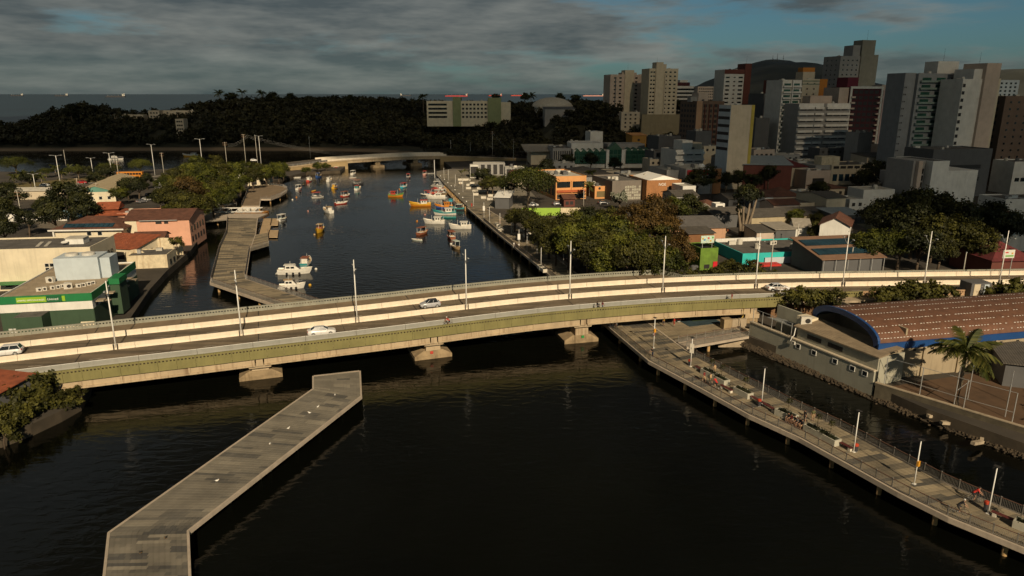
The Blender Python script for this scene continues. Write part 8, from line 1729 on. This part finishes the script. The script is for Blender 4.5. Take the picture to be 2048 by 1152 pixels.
# lamps along the far boardwalk
for i, (px, py, ban) in enumerate([(1127, 528, 0), (1110, 520, 0), (1074, 508, 0), (1054, 504, 0), (1038, 495, 1), (1023, 466, 0), (1000, 458, 0), (979, 444, 0), (968, 434, 1), (947, 411, 0), (926, 383, 0), (911, 371, 0), (897, 360, 0), (888, 356, 0), (1082, 536, 0), (998, 372, 0), (979, 372, 0)]):
    p = G(px, py, DZ); e = walk_lamp('slim white lamp post on the far boardwalk, %s listed from the bridge' % ORD[i] if False else ('slim lamp post with white banner on the far boardwalk%s' % (' near the walkers' if px == 1038 else ' near the bandstand') if ban else 'slim white lamp post along the far boardwalk and plaza'), p, R(118), 1.05)
    if ban: piece('banner_panel', e, (.04, 0, 3.0), (.09, .7, 1.6), M_white, R(-30))
p = G(869.5, 356, 0); tp_ = thing('mooring_mast', 'tall white mooring mast standing in the water at the plaza corner', 'mast', p); MB().tube([(0, 0, -2), (0, 0, 9.5)], [.2, .12], 8).build('pole', M_white, tp_, smooth=True); piece('collar', tp_, (0, 0, 6), (.5, .5, .3), M_metal)
for i, (px, py) in enumerate([(1052, 462), (1064, 468), (1060, 474), (1002, 452), (1010, 460), (1091, 538), (1098, 543), (1005, 462)]):
    p = G(px, py, DZ); planter('pale planter box on the far boardwalk, %s counted from the plaza' % ORD[i] if False else 'pale planter box on the far boardwalk beside the grove', p.x - 1.2, p.y, 2.4, 1.2, R(105), .85, DZ, 'planter boxes on the far boardwalk')
# ---------- poles on the left bank and beyond
def pole(name, label, px, pyt, pyb, zg, kind='lamp', m=None):
    b = G(px, pyb, zg); h = A(px, pyt, b.y).z - zg; e = thing(name, label, 'lamp post' if kind == 'lamp' else 'utility pole', b, rnd.uniform(-.3, .3), 'poles around the left bank and far shore')
    MB().tube([(0, 0, -.3), (0, 0, h)], [.16, .09], 8).build('pole', m or (M_white if kind == 'lamp' else M_concl), e, smooth=True)
    if kind == 'lamp':
        for s_ in (-1, 1): MB().tube([(0, 0, h - .3), (s_ * 1.2, 0, h + .1), (s_ * 1.9, 0, h + .15)], .07, 5).build('arm', M_metal, e); piece('lamp_head', e, (s_ * 2.2, 0, h + .15), (.9, .3, .14), M_metal)
    elif kind == 'util':
        for z in (h - .5, h - 1.6): piece('cross_arm', e, (0, 0, z), (2.2, .14, .16), M_wood)
        for x in (-.9, -.3, .3, .9): piece('insulator', e, (x, 0, h - .32), (.1, .1, .22), M_concl)
    else: piece('cap', e, (0, 0, h + .05), (.3, .3, .12), M_metal)
    return e, b, h
WG = LZ
for lab, px, pt, pb, k in [('tall double lamp post left of the avenue palms', 122, 311, 376, 'lamp'), ('thin white pole at the far left shore', 132, 300, 331, 'cap'), ('single lamp post behind the sandy shed', 187, 316, 354, 'lamp'), ('tall double lamp post above the sandy shed', 225, 306, 358, 'lamp'), ('tall double lamp post before the far inlet', 310, 289, 351, 'lamp'), ('concrete utility pole right of the inlet lamp', 329, 305, 356, 'util'), ('double lamp post above the mangroves', 406, 278, 340, 'lamp'), ('utility pole above the mangrove crowns', 455, 284, 340, 'util'), ('tallest concrete pylon at the low bridge approach', 493, 268, 338, 'util'), ('second concrete pylon at the low bridge approach', 516, 270, 336, 'cap'), ('lamp post right of the concrete pylons', 523, 272, 336, 'lamp'), ('slim pole before the low bridge', 621, 273, 316, 'cap'), ('utility pole beside the left bank trees', 45, 382, 445, 'util'), ('utility pole in front of the boat shed', 197, 366, 405, 'util'), ('utility pole by the left avenue', 155, 356, 372, 'util'), ('old lamp post by the left avenue', 72, 348, 384, 'lamp'), ('pole on the shore beside the goal frame', 238, 322, 358, 'util')]:
    pole('street_lamp' if k == 'lamp' else 'utility_pole', lab, px, pt, pb, WG, k)
for lab, px, pt, pb, k in [('tall utility pole beyond the low bridge', 985, 262, 316, 'util'), ('lamp pole at the right end of the low bridge', 902, 281, 316, 'cap'), ('pole left of the plaza pavilion', 941, 285, 318, 'cap'), ('pole right of the plaza pavilion', 1027, 278, 330, 'util'), ('pole by the dark portico building', 1054, 300, 340, 'util'), ('pole before the finned office', 1114, 300, 345, 'cap'), ('white pole beside the umbrella tree', 1167, 378, 412, 'cap'), ('pole left of the umbrella tree', 1009, 375, 416, 'cap'), ('white street pole at the brick shop corner', 1373, 361, 390, 'cap'), ('timber pole in front of the sports hall shrubs', 1556, 571, 625, 'util'), ('slim pole above the turquoise shop', 1541, 470, 540, 'cap'), ('pole before the solar hall', 1700, 495, 545, 'cap'), ('leaning pole beside the big trees', 1925, 505, 552, 'cap'), ('slim pole in the yards left of the barn', 1592, 448, 500, 'cap'), ('slim pole at the cottage', 1668, 486, 520, 'cap')]:
    pole('utility_pole', lab, px, pt, pb, RZ if pb > 316 else 3.0, k)
def cable(label, a, b, sag, n=3, dz=.7):
    e = thing('power_cable', label, 'cable', a)
    for k in range(n):
        pts = []
        for i in range(13):
            t = i / 12; p = a.lerp(b, t); pts.append(p - a + Vector((0, 0, -sag * 4 * t * (1 - t) - k * dz)))
        MB().tube(pts, .025, 4).build('wire', W_grey, e)
cable('three power wires from the tall pylon across the low bridge', A(493, 270, 415), A(985, 292, 470), 9); cable('power wires from the pylon to the mangrove pole', A(493, 270, 415), A(455, 288, 405), 1.5); cable('power wires from the shop pole to the tall utility pole', A(985, 264, 455), A(1054, 302, 380), 4, 2)
# masts on the mountain
for i, x in enumerate((1545, 1554, 1566)):
    b = A(x, 124, 2900); e = thing('antenna_mast', 'thin antenna mast on the mountain top, %s from the left' % ORD[i], 'mast', b, 0, 'mountain masts'); MB().tube([(0, 0, -6), (0, 0, 26 + 6 * (i == 1))], [1.2, .5], 5).build('lattice', M_dmetal, e); piece('platform', e, (0, 0, 12), (4, 4, 1), M_dmetal)
# ---------- avenue, kerb and lawns on the left bank
av = [G(x, y, LZ) for x, y in [(-200, 392), (0, 384), (120, 376), (230, 364), (330, 354), (430, 344), (520, 336)]]
P_ = Path([Vector((p.x, p.y, LZ)) for p in av]); structure(sweep(P_, [(7, .0), (7, .01), (-7, .01), (-7, .0)], 0, P_.L, 6).build('avenue', M_asph))
for o in (7.2, -7.2): structure(sweep(P_, [(o + .2, .0), (o + .2, .13), (o - .2, .13), (o - .2, .0)], 0, P_.L, 6).build('kerb', M_concl))
lw = structure(sweep(P_, [(-9, .0), (-9, .016), (-34, .016), (-34, .0)], 0, P_.L * .62, 8).build('lawn', mat('dry_lawn', (.13, .10, .03), .95, .3, .3)))
yd = structure(MB().prism([tuple(G(x, y, LZ).xy) for x, y in [(40, 432), (150, 420), (180, 440), (110, 458), (40, 452)]], LZ, LZ + .012).build('yard', mat('yard_paving', (.15, .125, .09), .9, .2, .3)))
ybx = thing('yellow_container', 'small bright yellow container in the left bank yard', 'container', G(84, 438, LZ), .2); MB().box(-1.3, 1.3, -.8, .8, 0, 1.6).box(-1.36, 1.36, -.86, .86, 1.6, 1.72).build('bin_body', bm_((.62, .42, .02)), ybx); piece('label_panel', ybx, (.2, -.81, .9), (1, .03, .6), M_white)
# street behind the shops
for nm, pts, wd in [('street', [(-8, 246), (20, 247), (60, 256), (110, 268), (180, 285)], 4), ('street', [(20, 300), (14, 360), (-5, 430)], 4), ('street', [(30, 150), (70, 160), (140, 168), (220, 175)], 4)]:
    P_ = Path([Vector((a, b, RZ)) for a, b in pts]); structure(sweep(P_, [(wd, .0), (wd, .012), (-wd, .012), (-wd, .0)], 0, P_.L, 6).build(nm, M_asph))
structure(MB().prism([tuple(G(x, y, RZ).xy) for x, y in [(1340, 500), (1500, 495), (1640, 480), (1500, 470), (1380, 478)]], RZ, RZ + .016).build('yard_grass', M_grass))
# rubble and mud along the channel
rb = MB(); r_ = random.Random(9); bank = [G(x, y, .2) for x, y in [(1440, 668), (1480, 690), (1560, 722), (1650, 757), (1740, 795), (1800, 820), (1900, 858), (2048, 915)]]
PB = Path([Vector((p.x, p.y, 0)) for p in bank], smooth=False)
structure(sweep(PB, [(.5, -.4), (.1, .12), (-.7, .45), (-1.6, .6), (-1.6, -.4)], 0, PB.L, 2).build('mud_bank', M_soil))
for i in range(1500):
    q = r_.uniform(0, PB.L); o = r_.gauss(-.45, .4); s_ = r_.uniform(.06, .26) * (1.9 if q < 5 else 1); c = PB.pt(q, o, max(0, .25 - .3 * o))
    rb.ball(c, (s_, s_ * r_.uniform(.7, 1.2), s_ * .7), 5)
o = rb.build('bank_rubble', mat('rubble', (.055, .039, .022), .95, .45, 1.2)); o['kind'] = 'stuff'; tag(o, 'rubble and mud lining the channel below the annex wall', 'rubble')
for i, (px, py, yw_) in enumerate([(1868, 832, .3), (1896, 846, .2), (1955, 885, .5)]):
    p = G(px, py, .9); e = thing('concrete_beam', 'broken concrete beam on the channel bank, %s from the left' % ORD[i], 'debris', p, yw_); MB().obox((0, 0, 0), (2.2, .5, .4), 0, 0, .5, .15).build('beam', M_conc, e); piece('broken_end', e, (1.1, .1, .15), (.5, .4, .3), M_conc, .4)
# clutter in the scrap yard
for i in range(26):
    px = r_.uniform(1345, 1450); py = r_.uniform(462, 490); p = G(px, py, 1.9); c = r_.choice([C_WH, C_TAN, C_RED, C_LGR, C_BRN, C_CYN])
    if i < 9:
        e = thing('scrap_heap', 'heap of mixed scrap in the yard behind the green kiosk', 'scrap', p, r_.uniform(0, 3), 'scrap heaps in the yard')
        for k in range(5): piece('crate', e, (r_.uniform(-1.2, 1.2), r_.uniform(-1, 1), .3 + .3 * (k % 2)), (r_.uniform(.4, 1.3), r_.uniform(.4, 1), .6), bm_(r_.choice([C_WH, C_TAN, C_RED, C_LGR, C_BRN])), r_.uniform(0, 3))
# birds on the foreground pier
_bd = MB().ball((0, 0, .12), (.17, .08, .09), 8).ball((.15, 0, .22), (.06, .05, .06), 6).add([(-.12, -.05, .14), (-.12, .05, .14), (-.32, 0, .12)], [(0, 1, 2)])
_bdw = _bd.mesh('bird_body', M_white, True); _bdd = _bd.mesh('bird_body_dark', M_dmetal, True); _beak = MB().add([(.2, -.015, .21), (.2, .015, .21), (.29, 0, .2), (.2, 0, .24)], [(0, 1, 2), (0, 2, 3), (1, 3, 2)]).mesh('beak', M_ysign)
for i, (px, py, d_, lab) in enumerate([(281, 1107, 1, 'dark bird on the nearest pier section'), (332, 1077, 1, 'dark bird beside the pier bend'), (434, 963, 0, 'white gull on the pier above the bend'), (540, 889, 0, 'white gull in the middle of the pier'), (577, 858, 0, 'white gull left of the upper pier edge'), (619, 827, 0, 'white gull on the upper pier'), (636, 815, 0, 'white gull nearest the pier head'), (670, 791, 0, 'white gull on the pier head corner')]):
    e = thing('bird', lab, 'bird', G(px, py, 2.03), rnd.uniform(0, 6), 'birds resting on the foreground pier'); obj('body', _bdd if d_ else _bdw, e, (0, 0, 0), 0, (1.1, 1.1, 1.1)); obj('beak', _beak, e, (0, 0, 0), 0, (1.1, 1.1, 1.1))
    for s_ in (-.04, .04): piece('leg', e, (0, s_, .04), (.02, .02, .1), M_ysign)

# look-alikes are told apart by their order in the view
bpy.context.view_layer.update(); same = {}
for o in COL.objects:
    if o.parent is None and 'label' in o: same.setdefault(o['label'], []).append(o)
for lab, os_ in same.items():
    if 1 < len(os_) <= len(ORD) and len(lab.split()) <= 12:
        os_.sort(key=lambda o: o.location.x / max(1, o.location.y))
        for i, o in enumerate(os_): o['label'] = lab + ', %s from the left' % ORD[i]
